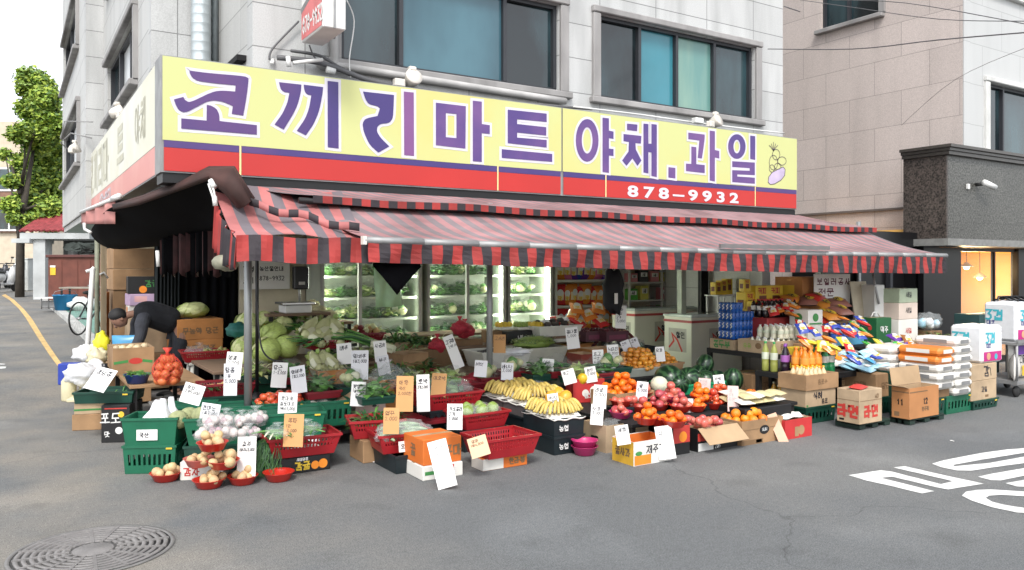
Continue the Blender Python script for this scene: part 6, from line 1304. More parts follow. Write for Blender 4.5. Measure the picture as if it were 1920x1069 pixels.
(lc, w_, d_, h_) = b3(756, 793, 868, 903, 876, 0); carton('flat white carton with green and red print under the orange carton', lc, w_, d_, h_, WHB, 0, P=[('r','left',-d_/2+.002,.004,-d_/2+.05,h_-.004,INKG),('r','front',.0,.01,.1,h_-.01,INKR),('l','front',[(-w_/2+.03,h_*.5),(-.05,h_*.5)],.03,INKG),('t','front','토마토',.05,.03,.05,.008,INKW)])
oc = lc; carton('bright orange carton in the front of the middle group', (oc[0]+.0, oc[1]+.01, h_+.001), w_*.97, d_*.95, .215, ORR, .03, P=[('t','left','꿀',0,.06,.09,.014,BROWNB),('t','front','고구마',.05,.06,.08,.014,BROWNB)])
card(812, 820, 868, 914, 6.24, [('호박',.11,.3),('3개2,000',.09,.18)], 'long white card leaning against the bright orange carton', lean=16, roll=-14, ink=mat('grey_marker', (.35,.35,.35)), yaw=8)
(lc, w_, d_, h_) = b3(884, 906, 990, 885, 862, 0); carton('low white and orange carton under the empty red basket', lc, w_, d_*.9, h_, ORR, 0, P=[('r','front',-w_/2+.003,.004,-.02,h_-.004,WHB),('t','front','한라봉',.12,.03,.05,.01,BROWNB),('r','left',-.1,.004,.1,h_-.004,WHB)])
basket('empty red basket at the right front of the middle group', 0, 0, 0, .56, .42, .17, RDC, .03, loc=(lc[0]+.02, lc[1]+.02, h_+.004)); ebk = lc
card(880, 815, 926, 856, 6.5, [('양파',.2,.2),('1망4,000',.15,.1)], 'pale tan card leaning in the empty red basket', CARDT, lean=35, roll=-16, ink=mat('brown_marker', (.2,.1,.05)), yaw=6)
p = G(905, 850, 0); crate('black crate under the cabbage basket at the back of the empty basket', 0, 0, 0, .5, .36, .2, BGC, 0, loc=(p.x+.1, p.y+.28, 0)); basket('red basket of film wrapped cabbages behind the empty basket', 0, 0, 0, .52, .38, .15, RDC, .05, loc=(p.x+.1, p.y+.28, .203))
wc = Proto(film_bag('bag', (0,0,0), (.085,.08,.06), lumps(2, .055, [GRL[0], PAL[2]], (.02,.02), .02, 4), 6, knot=False))
for k, (dx, dy) in enumerate(((-.15,-.05),(.0,-.08),(.15,-.04),(-.06,.08),(.1,.09))): wc.put((p.x+.1+dx, p.y+.28+dy, .29), k, 'film wrapped broccoli in the red basket', 'film wrapped broccoli in the red basket')
p = G(845, 838, .0); 
for k, z in enumerate((0, .16)): crate(f'{"lower" if k == 0 else "upper"} black crate under the zucchini basket', 0, 0, 0, .55, .4, .155, BGC, 0, loc=(p.x+.16, p.y+.42, z))
zb2 = (p.x+.16, p.y+.42, .32); basket('red basket overflowing with dark zucchini in a clear bag', 0, 0, 0, .64, .46, .16, RDC, .02, loc=zb2)
ZUC = [mat('zucchini_skin', (.03,.09,.035), .35, .3, 9), mat('zucchini_pale', (.12,.24,.07), .35, .3, 9)]
film_bag('big clear bag heaped with dark zucchini', (zb2[0]+.01, zb2[1], .36), (.27,.2,.13), lambda mb, sd: [mb.tube([(x-.07*c, y-.07*s, z), (x, y, z+.012), (x+.07*c, y+.07*s, z)], [.02,.033,.026], rnd.choice(ZUC), 9) for k in range(44) for g in [rnd.uniform(-1.6,1.6)] for c, s in [(math.cos(g), math.sin(g))] for z in [.04+.2*rnd.random()**1.3] for x, y in [(rnd.uniform(-.23,.23)*(1-z*2.4), rnd.uniform(-.17,.17)*(1-z*2.2))]], 7, knot=False)
greens((zb2[0]+.0, zb2[1]+.05, .55), (.08,.06,.08), 40, 'pale leafy tops poking out over the zucchini', .1, .02, PAL, 6)
# cartons with clear bag behind
(lc, w_, d_, h_) = b3(652, 662, 719, 784, 738, .25); carton('open white carton with a small black stamp behind the leftmost red basket', lc, w_, d_*1.6, h_, PWB, .05, True, flaps=[('left',-35,.14)], P=[('d','front',.04,h_*.45,.025,BLB,.012)])
(lc, w_, d_, h_) = b3(690, 722, 776, 778, 722, .25); carton('open brown carton under the bulging clear bag of greens', (lc[0], lc[1]+.12, .25), w_, .3, h_+.02, ORB, .0, True)
film_bag('bulging clear bag of dark greens in the open brown carton', (lc[0]+.02, lc[1]+.12, .25+h_*.5), (.19,.16,.15), leafy(140, (.15,.12), .24, [GRL[2], GRL[0], PAL[1], GRL[2]], 3, .1, .02), 3)
(lc, w_, d_, h_) = b3(583, 592, 646, 727, 695, .46); carton('small brown carton heaped with pale young cabbages', lc, w_, .3, h_, ORB, 0, True, P=[('d','front',.0,h_*.45,.03,BLB,.012)], flaps=[('left',20,.1)])
NAP = Proto((lambda o: tag(o, 'napa', 'cabbage'))((lambda mb: (mb.tube([(-.14,0,0),(-.08,0,.01),(.02,0,.015),(.12,0,.01),(.17,0,0)], [.03,.05,.062,.05,.02], PAL[1], 12), [mb.sheet([[(-.13+.3*i/5, (.052+.02*math.sin(i))*math.cos(g)*(1.0 if i < 4 else .8), (.052+.015*math.sin(i+k))*math.sin(g)+.008) for g in [k*1.05+j*.25 for j in range(5)]] for i in range(6)], PAL[k % 3] if k % 2 else STM, True) for k in range(6)], leaves(mb, (.12,0,0), (.04,.05,.03), 24, PAL, .07, .03, .6, 3), mb)[-1])(MB()).build('napa_cabbage')))
for k in range(7): NAP.put((lc[0]-.12+.08*(k % 4), lc[1]+.04+.02*(k % 2), .46+h_-.0+.07*(k//4)), 1.4+rnd.uniform(-.4,.4), 'pale young cabbage heaped on the small brown carton', 'pale cabbages on the small brown carton', rot=(0, R(-25), 1.6+rnd.uniform(-.4,.4)))
pt = G(615, 745, .25); board('rear step under the small brown carton of pale cabbages', lc[0]-.5, lc[0]+.45, lc[1]-.12, lc[1]+.3, .455)
# trays of leeks, roots and cauliflowers on the back tables
def tray(px, py, z, w, d, lab, m=MRC, h=.1): p = fp(px, py, z, 0, d); basket(lab, 0, 0, 0, w, d, h, m, 0, loc=p); return p
leek = MB(); 
for k in range(16):
    x, y = rnd.uniform(-.05,.05), rnd.uniform(0,.07); leek.tube([(x,-.3,y),(x*1.2,-.05,y+.02)], [.013,.012], STM, 7); leek.tube([(x*1.2,-.05,y+.02),(x*2,.15,y+.05),(x*3.5+rnd.uniform(-.05,.05),.38,y+rnd.uniform(-.02,.08))], [.012,.014,.004], rnd.choice(GRL), 6)
leek = Proto(tag(leek.build('leek_bundle'), 'leeks', 'leeks'))
for k, (px, py, d, a, t_) in enumerate(((560,622,10.2,2.5,.25),(590,628,10.0,2.3,.2),(545,606,10.5,2.7,.3),(660,640,9.6,.7,.5),(690,650,9.4,.75,.5),(610,650,9.5,2.0,.1))):
    leek.put(D(px,py,d), a, ['leek bundle behind the cabbage heap','leek bundle right of the cabbage heap','leek bundle below the scale','long leek bundle leaning right of the napa cabbages','rightmost leek bundle leaning before the left fridge','leek bundle lying behind the pale young cabbages'][k], rot=(R(20*t_), 0, a), sc=1.1)
p = tray(618, 655, .78, .5, .35, 'maroon tray under the napa cabbages before the left fridge'); 
for k in range(6): NAP.put((p[0]-.16+.16*(k % 3), p[1]-.03+.1*(k//3), .9+.1*(k//3)), 0, 'pale napa cabbage in the maroon tray before the left fridge', 'napa cabbages in the maroon tray', rot=(0, R(-20), rnd.uniform(.8,2.2)), sc=1.35)
p = tray(692, 640, .78, .45, .32, 'maroon tray of bundled roots under the left fridge'); mb = MB()
for k in range(14): lump(mb, (rnd.uniform(-.15,.15), rnd.uniform(-.1,.1), .06+rnd.random()*.1), rnd.uniform(.035,.05), [PAL[1], GNG, MRC][k % 3], k, .15, 10, 7)
tag(mb.build('root_heap', loc=(p[0],p[1],.8)), 'mixed roots heaped in the maroon tray under the left fridge', 'roots')
cau = MB(); lump(cau, (0,0,.1), (.11,.11,.09), mat('cauliflower', (.66,.6,.38), .7, .2, 30, .6, 40), 2, .08, 18, 12, 11); leaves(cau, (0,0,.0), (.1,.1,.08), 30, PAL, .1, .04, .7, 2); cau = Proto(tag(cau.build('cauliflower'), 'cauliflower', 'cauliflower'))
for k, (px, py, d) in enumerate(((572,598,10.9),(600,600,10.7),(586,588,11.0),(618,608,10.6))): cau.put(D(px,py,d), k, 'pale cauliflower on the back table below the scale', 'cauliflowers below the scale')
board('stand under the cauliflowers at the back', *(lambda q: (q.x-.5, q.x+.5, q.y-.15, q.y+.25))(D(590,602,10.8)), D(590,604,10.8).z)
mb = MB(); mb.sheet([[(lerp(-.55,.55,j/24), lerp(-.2,.2,i/10), .06+.05*math.sin(j*.9+i)+.03*math.sin(i*1.7)) for j in range(25)] for i in range(11)], mat('grey_net_bag', (.18,.16,.14), .8, .5, 25)); q = D(520,712,8.6); tag(mb.build('root_sacks', loc=(q.x,q.y+.1,q.z-.08), solid=.01), 'rumpled grey net bags of roots below the cabbage heap', 'sacks')
crate('green crate under the rumpled grey net bags', 0, 0, 0, 1.0, .4, .22, GRC, 0, loc=(q.x, q.y+.12, q.z-.26)); board('shelf under the crate with the grey net bags', q.x-.5, q.x+.5, q.y-.1, q.y+.3, q.z-.262)
mb = MB(); lump(mb, (0,0,.08), (.14,.12,.1), mat('dark_teal_net', (.02,.14,.12), .6, .3, 10), 4); tag(mb.build('net_bag', loc=D(447,632,9.6)), 'dark teal net bag left of the cabbage heap', 'bag')

# more goods filling the back slope
GG = [Proto(greens((0,0,0), (.16,.13,.13), 90, 'g', .15, .02, m, 40+k, .5)) for k, m in enumerate((GRL, PAL, [GRL[1], PAL[2], PAL[0]], [GRL[2], GRL[0], GRL[1]]))]
for k, (px, py, d, wd) in enumerate(((655,672,9.4,.5),(715,668,9.7,.5),(770,668,9.9,.5),(745,705,8.9,.45),(668,708,8.7,.45),(820,712,9.1,.5),(628,692,8.9,.4),(760,640,10.6,.5),(810,645,10.5,.45),(728,736,8.3,.4),(788,690,9.4,.45))):
    q = D(px, py, d); zt = q.z - .01; carton(['kraft carton of dark greens behind the white card','kraft carton of pale greens behind the clear bag','kraft carton of mixed greens before the left fridge','low carton of deep greens above the bulging bag','maroon edged carton of greens left of the bulging bag','carton of greens left of the red net bags','narrow carton of pale greens by the young cabbages','carton of pale leaves close to the left fridge','carton of mixed leaves close to the middle fridge','small carton of deep greens behind the large tan card','carton of greens right of the upper white card'][k], (q.x, q.y+.16, zt-.16), wd, .32, .16, [KRAFT, BROWNB, MRC, KRAFT2][k % 4], rnd.uniform(-.1,.1), True)
    for j in range(2): GG[(k+j) % 4].put((q.x+(j-.5)*wd*.42, q.y+.16, zt-.06), k+j, f'leafy greens heaped in carton behind the price cards, {["dark","pale","yellow green","deep green"][(k+j) % 4]}', f'{["dark","pale","yellow green","deep green"][(k+j) % 4]} greens on the back slope', sc=(1.0,.9,1))
    if zt-.16 > .3: board(f'box stand under the carton of greens number' if 0 else ['stand at the second rear row, far left','stand at the second rear row, second from left','stand at the second rear row before the left fridge','stand above the bulging bag','stand left of the bulging bag','stand left of the red net bags','stand beside the young cabbages','stand close to the left fridge','stand close to the middle fridge','stand behind the large tan card','stand right of the upper white card'][k], q.x-wd*.5, q.x+wd*.5, q.y+.01, q.y+.31, zt-.164, DKB)
for k, (px, py) in enumerate(((700,868),(1790,828))):
    q = G(px, py, .004); mb = MB(); mb.sheet([[(.016*i, .012*j, .004+.004*math.sin(i*2+j*3+k)) for i in range(4)] for j in range(3)], CARDW); tag(mb.build('litter_scrap', loc=q, rz=k), ['pale scrap of litter on the road by the leftmost red basket of the middle','pale scrap of litter on the road by the right pallet'][k], 'litter')
# ================================================================ RIGHT OF THE MIDDLE POST
rnd.seed(33)
board('low platform under the bowls of apples and tomatoes', 4.95, 7.35, 5.72, 7.15, .265, DKB); board('middle platform under the persimmons', 4.9, 7.5, 7.2, 8.15, .42, DKB)
board('back step under the white tubs', 4.2, 7.5, 8.2, 8.95, .5, WOODT); board('highest step under the grape boxes', 4.6, 7.8, 9.0, 9.9, .72, WOODT)
# maroon trays behind the post
for k, (px, py, z, lab, w_) in enumerate(((868,742,.36,'upper maroon tray with red net bags behind the middle post',.62),(905,735,.36,'maroon tray right behind the middle post',.5))):
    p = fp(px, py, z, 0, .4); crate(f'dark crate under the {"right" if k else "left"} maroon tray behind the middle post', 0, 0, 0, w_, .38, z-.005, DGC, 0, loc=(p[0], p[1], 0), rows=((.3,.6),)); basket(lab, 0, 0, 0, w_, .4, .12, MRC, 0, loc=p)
    mb = MB(); lump(mb, (0,0,.07), (w_*.38,.14,.08), mat('red_net_bag', (.4,.02,.04), .7, .35, 30), k, .16); tag(mb.build('net_bag', loc=(p[0],p[1],z+.03)), ['red net bag lying in the left maroon tray behind the middle post','red net bag lying in the right maroon tray behind the middle post'][k], 'bag')
p = fp(878, 778, .14, 0, .3); crate('flat black crate with a red and yellow box behind the middle post', 0, 0, 0, .55, .36, .13, BGC, 0, loc=(p[0], p[1], 0), rows=())
carton('small yellow and red carton on the flat black crate behind the zucchini', (p[0]-.05, p[1], .135), .3, .25, .14, BLB, 0, P=[('r','front',-.14,.01,-.04,.12,INKY),('d','front',.07,.06,.05,INKR)])
# bananas on foam covered crates
BANY = mat('banana_peel', (.62,.46,.12), .5, .3, 9, rand=.06); BANS = mat('banana_tip', (.12,.08,.03), .8)
def banana_mesh(n, seed):
    rr = random.Random(seed); mb = MB()
    for k in range(n):
        f = k/(n-1)-.5; c, q = math.cos(f*1.1), math.sin(f*1.1); up = .035*(k % 2); pts = []; rs = []
        for i in range(9):
            t_ = i/8; x = .04-.19*t_; z = .1+up*.6-.06*t_-.055*math.sin(math.pi*t_)*(-1)-.05*t_*t_; x *= rr.uniform(.97, 1.03)
            pts.append((.05+(x-.05)*c, f*.1+(.05-x)*q*.8, max(.018, z))); rs.append(.008+.0175*math.sin(math.pi*min(.93, max(.06, t_)))**.45)
        mb.tube(pts, rs, BANY, 8); mb.ball(pts[-1], .009, BANS, 6, 4)
    mb.tube([(.05,-.03,.1),(.075,0,.125),(.05,.03,.1)], [.014,.02,.014], BANY, 7); mb.ball((.085,0,.13), .012, BANS, 6, 4); return mb
BAN = Proto(tag(banana_mesh(6, 1).build('banana_bunch'), 'bananas', 'bananas')); BAN2 = Proto(tag(banana_mesh(5, 2).build('banana_bunch'), 'bananas', 'bananas'))
(lc, w_, d_, h_) = b3(981, 1039, 1095, 855, 787, 0)
for k in range(2): 
    crate(f'{"lower" if k == 0 else "upper"} blue black crate of the pair under the front bananas', 0, 0, 0, w_, d_, h_/2-.004, BGC, 0, rows=(), loc=(lc[0],lc[1],k*h_/2), tags=False, taper=.97)
    mb = MB(); fr = (Vector((0,-d_/2-.004,0)), Vector((1,0,0)), Vector((0,0,1)), Vector((0,-1,0))); write(mb, fr, '농협', -.12, h_*.16, .05, .008, INKW, .9, off=.006); mb.build('print', [o for o in COL.objects if o.get('label','').startswith(f'{"lower" if k == 0 else "upper"} blue black crate')][0])
def foam(loc, w_, d_, lab): mb = MB(); g = [[((j/10-.5)*w_*1.06, (i/6-.5)*d_*1.06, .008*math.sin(j*1.3+i*2)-(.03 if j in (0,10) or i in (0,6) else 0)) for j in range(11)] for i in range(7)]; mb.sheet(g, FOAM); return tag(mb.build('foam_sheet', loc=loc, solid=.012), lab, 'foam sheet')
foam((lc[0],lc[1],h_+.02), w_, d_, 'white foam sheet over the front banana crate'); fb = (lc[0], lc[1], h_+.03)
for k, (dx, dy, a) in enumerate(((-.14,-.1,-.3),(.0,-.14,.1),(.13,-.1,.4),(-.1,.1,-.2),(.09,.08,.2))): (BAN if k % 2 else BAN2).put((fb[0]+dx*w_/.36, fb[1]+dy, fb[2]), 1.0+a*2.5, 'yellow banana bunch on the front foam covered crates', 'bananas on the front crates', sc=.74)
nx, ny = fb[0]-w_/2+.24-.02, fb[1]+d_/2
for j in range(2):
    for k in range(3):
        crate(f'{["lowest","middle","top"][k]} dark crate in the {["nearer","farther"][j]} stack under the rear bananas', 0, 0, 0, .52, .42, .122, GYC if k == 2 else BGC, 0, rows=(), loc=(nx+.08, ny+.24+.44*j, .128*k), tags=False, taper=.97)
    foam((nx+.08, ny+.24+.44*j, .4), .52, .42, f'white foam sheet over the {["nearer","farther"][j]} stack of rear banana crates')
    for q, (dx, dy, a) in enumerate(((-.17,-.1,-.4),(-.14,.1,-.2),(.02,.02,0),(.16,-.06,.3),(.18,.14,.2))): (BAN2 if q % 2 else BAN).put((nx+.08+dx, ny+.24+.44*j+dy, .415), 1.1+a*2.2, f'banana bunch on the {["nearer","farther"][j]} stack of rear crates', f'bananas on the {["nearer","farther"][j]} rear stack', sc=.76)
for k, (px, py, d) in enumerate(((968,718,8.9),(990,712,9.0),(1003,722,8.7),(975,735,8.6))):
    film_bag(['film wrapped ginger pack farthest left behind the bananas','film wrapped ginger pack at the back behind the bananas','film wrapped ginger pack right behind the bananas','film wrapped ginger pack touching the rear bananas'][k], D(px,py,d)-Vector((0,0,.05)), (.11,.08,.05), lumps(6, .035, [mat('pale_ginger', (.6,.42,.24), .7, .2, 10)], (.06,.04), .02, k), k, knot=False)
q_ = D(985,745,8.8); board('step under the ginger packs behind the rear bananas', q_.x-.35, q_.x+.35, q_.y-.12, q_.y+.5, q_.z-.03)
MAN = fruit('mango', 'melon', .06, mat('mango_skin', (.72,.36,.04), .35, .15, 4, rand=.08), 1.25, 0)
for k, (px, py, d) in enumerate(((1030,762,7.9),(1052,760,7.9),(1042,748,8.1),(1064,752,8.1),(1026,748,8.2),(1050,738,8.1))): MAN.put(D(px,py,d), k, 'golden melon between the bananas and the red carton', 'golden melons by the bananas', rot=(.5*k, .3, k), sc=1.1)
q_ = D(1045,765,8.0); crate('dark crate under the golden melons', 0, 0, 0, .4, .4, q_.z, BGC, 0, loc=(q_.x+.05, q_.y+.15, 0), rows=())
# open brown carton with clear film, pink bowls, citrus carton
(lc, w_, d_, h_) = b3(1094, 1136, 1216, 850, 799, 0); carton('open brown carton with clear film and white foam in front of the apples', lc, w_, d_, h_, KRAFT2, 0, True, hole=False, P=[('r','left',-d_/2+.12,h_*.45,-d_/2+.2,h_*.53,BLB),('d','left',.03,h_*.5,.03,BLB,.012)])
film_bag('crumpled clear film with garlic in the open brown carton', (lc[0], lc[1], h_*.45), (w_*.4,d_*.36,.08), lumps(16, .03, [GAR[0], STM], (w_*.3,d_*.25), .05, 2), 5, knot=False)
p = G(1099, 858, 0)
for k in range(2): bowl_obj(f'{"lower" if k == 0 else "upper"} magenta bowl of the empty pair on the road', (p.x+.06, p.y+.1, k*.055), .125, .085, PKB)
(lc, w_, d_, h_) = b3(1148, 1188, 1259, 875, 830, 0)
carton('open yellow and white citrus carton with an orange inside, frontmost on the right', lc, w_, d_, h_, WHB, 0, True, inner=ORR, P=[('r','left',-d_/2+.001,.001,d_/2-.001,h_-.001,mat('mustard_board', (.62,.36,.03), .7)),('t','left','꿀사과',0,h_*.35,h_*.3,.012,BROWNB),('r','front',-w_/2+.01,.004,-.02,h_*.42,INKO),('d','front',-w_/2+.06,h_*.5,.04,INKG,.02),('t','front','제주감귤',.07,h_*.45,h_*.32,.009,INKB)], flaps=[('back',-70,.06)])
# black carton with tangerine print, carton with the tan flap, orange carton, red carton
(lc, w_, d_, h_) = b3(1238, 1258, 1294, 856, 800, 0); carton('black carton with a red fruit print under the tangerine bowls', lc, w_, d_, h_, BLB, 0, P=[('r','front',-w_/2+.03,h_*.4,w_/2-.005,h_-.005,INKR),('d','front',.03,h_*.6,.05,INKO)])
(lc, w_, d_, h_) = b3(1292, 1299, 1374, 846, 803, 0); carton('black carton with white labels and a hanging tan flap', lc, w_, d_+.12, h_, BLB, 0, True, P=[('r','front',-w_/2+.01,.004,-.06,h_*.36,INKW),('r','front',-.04,.01,.04,h_*.36,INKW),('r','front',.06,h_*.25,w_/2-.02,h_*.5,INKW),('r','front',-w_/2+.005,h_*.45,-.08,h_*.8,INKR),('t','front','사과',-.0,h_*.06,h_*.2,.007,INKB)], flaps=[('front',-40,.2)])
APP = mat('apple_skin', (.5,.09,.08), .3, col2=(.66,.36,.22), scale=4, two=.6, rand=.25, coat=.2)
app = fruit('apple', 'apple', .042, APP, .88, .25, None)
for k in range(9): app.put((lc[0]-.16+.08*(k % 5), lc[1]+.02+.09*(k//5), h_-.03), k, 'red apple in the carton with the hanging tan flap', 'apples in the carton with the hanging flap', rot=(k, .3*k, 0))
(lc, w_, d_, h_) = b3(1366, 1375, 1452, 833, 788, 0)
carton('brown carton with a round black logo, heaped with oranges', lc, w_, d_+.22, h_, KRAFT, 0, True, P=[('d','front',.02,h_*.55,.07,BLB,.045),('t','front','SUN',.02,h_*.5,.028,.005,INKW),('l','front',[(-w_/2+.02,h_*.62),(-.06,h_*.62)],.006,BROWNB),('l','front',[(.1,h_*.62),(w_/2-.02,h_*.62)],.006,BROWNB),('r','front',-w_/2+.004,.003,.0,h_*.2,BROWNB),('r','front',-.1,.01,-.02,h_*.18,INKW)])
ORG = mat('orange_peel', (.78,.22,.012), .38, .08, 5, .25, 90, rand=.14); org = fruit('orange', 'orange', .045, ORG, .95, .05, None)
put_ring(org, lc[0], lc[1]+.1, h_-.05, w_/2-.05, .2, .045, 26, 'orange heaped in the carton with the round black logo', 'oranges in the carton with the round black logo', 2)
(lc, w_, d_, h_) = b3(1448, 1457, 1507, 822, 786, 0); carton('red carton with a fruit print at the right end of the fruit display', lc, w_, d_+.2, h_, mat('red_board', (.5,.03,.03), .6), 0, True, P=[('d','front',.04,h_*.4,.05,KRAFT),('r','left',-.1,.004,.08,h_*.9,INKG),('r','front',-.06,.02,.0,h_*.6,KRAFT)])
foam((lc[0],lc[1]+.1,h_+.02), w_, d_+.2, 'white sheet covering the red carton'); rc = lc
# orange heap carton, red melon carton
(lc, w_, d_, h_) = b3(1128, 1133, 1205, 764, 735, .268); carton('brown carton under the bright orange heap behind the apple bowls', lc, w_, .42, h_, KRAFT, 0, True)
mand = fruit('tangerine', 'tangerine', .043, mat('tangerine_peel', (.8,.15,.008), .38, .08, 5, .25, 90, rand=.13), .85, .1, CAL)
put_ring(mand, lc[0], lc[1], .268+h_-.05, w_/2-.03, .2, .045, 60, 'bright orange tangerine in the tall heap behind the apples', 'tangerines in the tall heap behind the apples', 4, 0, .85)
(lc, w_, d_, h_) = b3(1060, 1092, 1130, 756, 712, .268); carton('red printed carton of yellow melons between the bananas and the tangerine heap', lc, w_*1.3, d_, h_, mat('red_board', 0), -.3, True, P=[('d','front',-.04,h_*.4,.04,FOAM),('d','front',.06,h_*.5,.05,FOAM),('t','front','참외',.0,h_*.2,.05,.01,INKW)])
MAN2 = fruit('yellow_melon', 'melon', .06, mat('yellow_melon_skin', (.78,.5,.03), .35, .12, 3, rand=.08), 1.15, 0)
for k in range(6): MAN2.put((lc[0]-.1+.1*(k % 3), lc[1]-.06+.12*(k//3), .268+h_-.06), k, 'yellow melon in the red printed carton', 'yellow melons in the red printed carton', rot=(.6, .2*k, k))
# bowls of apples, peaches and tangerines: three rows
BOW = [(1166,788,.268,PKB,app,'apple',5,'magenta bowl of apples at the left front of the apple bowls'),(1200,776,.268,RBW,app,'apple',7,'red bowl of apples second from the left in the front row'),(1166,766,.33,RBW,app,'apple',4,'red bowl of apples at the left behind the magenta one'),(1238,772,.268,RBW,app,'apple',8,'red bowl of big apples in the middle of the apple rows'),(1262,757,.33,PKB,app,'apple',8,'magenta bowl of pale apples near the netted white melon'),(1207,750,.34,RBW,app,'apple',6,'red bowl of apples below the tangerine heap'),(1280,776,.268,RBW,app,'apple',8,'red bowl of apples left of the tomato bowls'),
 (1216,800,.3,RBW,mand,'tangerine',8,'bright red bowl of tangerines behind the citrus carton'),(1268,806,.29,RBW,mand,'tangerine',7,'bright red bowl of tangerines above the black fruit carton'),(1243,802,.26,RBW,mand,'tangerine',4,'low red bowl of tangerines between the two front ones'),
 (1318,757,.34,RBW,mand,'tangerine',8,'red bowl of tangerines in front of the pinkish card'),(1308,775,.268,RBW,mand,'tangerine',6,'red bowl of tangerines beside the small white card'),(1342,770,.268,RBW,tom,'persimmon',8,'red bowl of orange persimmons left of the leaning pink card'),(1352,748,.34,RBW,tom,'persimmon',7,'red bowl of persimmons under the second pinkish card'),(1392,768,.268,RBW,mand,'tangerine',7,'red bowl of tangerines right of the leaning pink card'),(1408,760,.3,PKB,mand,'tangerine',6,'magenta bowl of oranges beside the white rice cake packs')]
for px, py, z, m, P_, nm, n, lab in BOW:
    p = G(px, py, z); r_ = .115; p = (p.x+.06, p.y+.09, z); bowl_obj(lab, p, r_, .07, m)
    if z > .28: crate(f'small dark crate under the {lab}'[:200].replace(' of the apple rows',''), 0, 0, 0, .2, .2, z-.268 if z-.268 > .01 else .01, BGC, 0, loc=(p[0], p[1], .268), rows=(), tags=False, name='support_tray', cat='tray') if z-.268 > .04 else None
    put_ring(P_, p[0], p[1], z+.035, r_*.85, r_*.85, .042, n, f'{nm} in the {lab.split(" of ")[0]} {" ".join(lab.split(" ")[4:])}', f'{nm}s in the {lab}', 3, rnd.random(), .88)
# loose apples row behind the flap carton
for k in range(10): q = G(1290+14*(k % 5)*1.0, 792-7*(k//5), .268); app.put((q.x, q.y, .268), k, 'loose apple in the row behind the hanging flap', 'loose apples behind the hanging flap', rot=(k, k*.7, 0))
# watermelons
WM = bpy.data.materials.new('watermelon_rind'); WM.use_nodes = True; n_ = WM.node_tree; b_ = n_.nodes['Principled BSDF']; tc_ = n_.nodes.new('ShaderNodeTexCoord'); wv_ = n_.nodes.new('ShaderNodeTexNoise'); wv_.inputs['Scale'].default_value = 3; n_.links.new(tc_.outputs['Object'], wv_.inputs[0])
sp_ = n_.nodes.new('ShaderNodeSeparateXYZ'); n_.links.new(tc_.outputs['Object'], sp_.inputs[0]); at_ = n_.nodes.new('ShaderNodeMath'); at_.operation = 'ARCTAN2'; n_.links.new(sp_.outputs['Y'], at_.inputs[0]); n_.links.new(sp_.outputs['Z'], at_.inputs[1])
ml_ = n_.nodes.new('ShaderNodeMath'); ml_.operation = 'MULTIPLY_ADD'; ml_.inputs[1].default_value = 9; n_.links.new(at_.outputs[0], ml_.inputs[0]); n3_ = n_.nodes.new('ShaderNodeMath'); n3_.operation = 'MULTIPLY'; n3_.inputs[1].default_value = 7; n_.links.new(wv_.outputs[0], n3_.inputs[0]); n_.links.new(n3_.outputs[0], ml_.inputs[2])
sn_ = n_.nodes.new('ShaderNodeMath'); sn_.operation = 'SINE'; n_.links.new(ml_.outputs[0], sn_.inputs[0]); rp_ = n_.nodes.new('ShaderNodeValToRGB'); mr_ = n_.nodes.new('ShaderNodeMapRange'); mr_.inputs[1].default_value = -1; n_.links.new(sn_.outputs[0], mr_.inputs[0]); n_.links.new(mr_.outputs[0], rp_.inputs[0])
rp_.color_ramp.elements[0].color = (.005,.022,.01,1); rp_.color_ramp.elements[0].position = .45; rp_.color_ramp.elements[1].color = (.035,.09,.035,1); rp_.color_ramp.elements[1].position = .8; n_.links.new(rp_.outputs[0], b_.inputs['Base Color']); b_.inputs['Roughness'].default_value = .3
mb = MB(); mb.ball((0,0,0),(1.15,1,1), WM, 28, 18); wm = Proto(tag(mb.build('watermelon'), 'watermelon', 'watermelon'))
for k, (px, py, d, s_, a) in enumerate(((1254,712,9.35,.175,1.2),(1292,714,9.5,.16,.6),(1324,718,9.6,.14,.2),(1374,712,9.6,.125,1.0),(1322,683,9.9,.11,.3),(1308,704,9.8,.12,.4),(1345,716,9.7,.14,.8),(1270,722,9.25,.13,1.1))):
    wm.put(D(px,py,d), a, ['big dark watermelon just right of the persimmon heap','striped watermelon beside the biggest one','small watermelon behind the pinkish card','rightmost watermelon beside the black rack','small watermelon on top of the others','pale striped watermelon between the big ones at the back','watermelon behind the second white card','watermelon in front of the biggest one'][k], rot=(.3, .5*k, a), sc=s_)
q_ = D(1310,735,9.5); crate('bright green crate under the watermelons', 0, 0, 0, .9, .5, .11, mat('bright_green_plastic', (.02,.3,.13), .4), 0, loc=(q_.x, q_.y+.1, .268), rows=())
MWH = fruit('white_melon', 'melon', .1, mat('white_melon_skin', (.6,.6,.46), .6, .1, 20, .3, 40), .95, 0); q_ = D(1236,738,8.7); MWH.put((q_.x,q_.y,q_.z), 0, 'white netted melon standing left of the watermelons')
crate('small crate under the white netted melon', 0, 0, 0, .24, .24, max(.03, q_.z-.268), BGC, 0, loc=(q_.x, q_.y, .268), rows=(), tags=False)
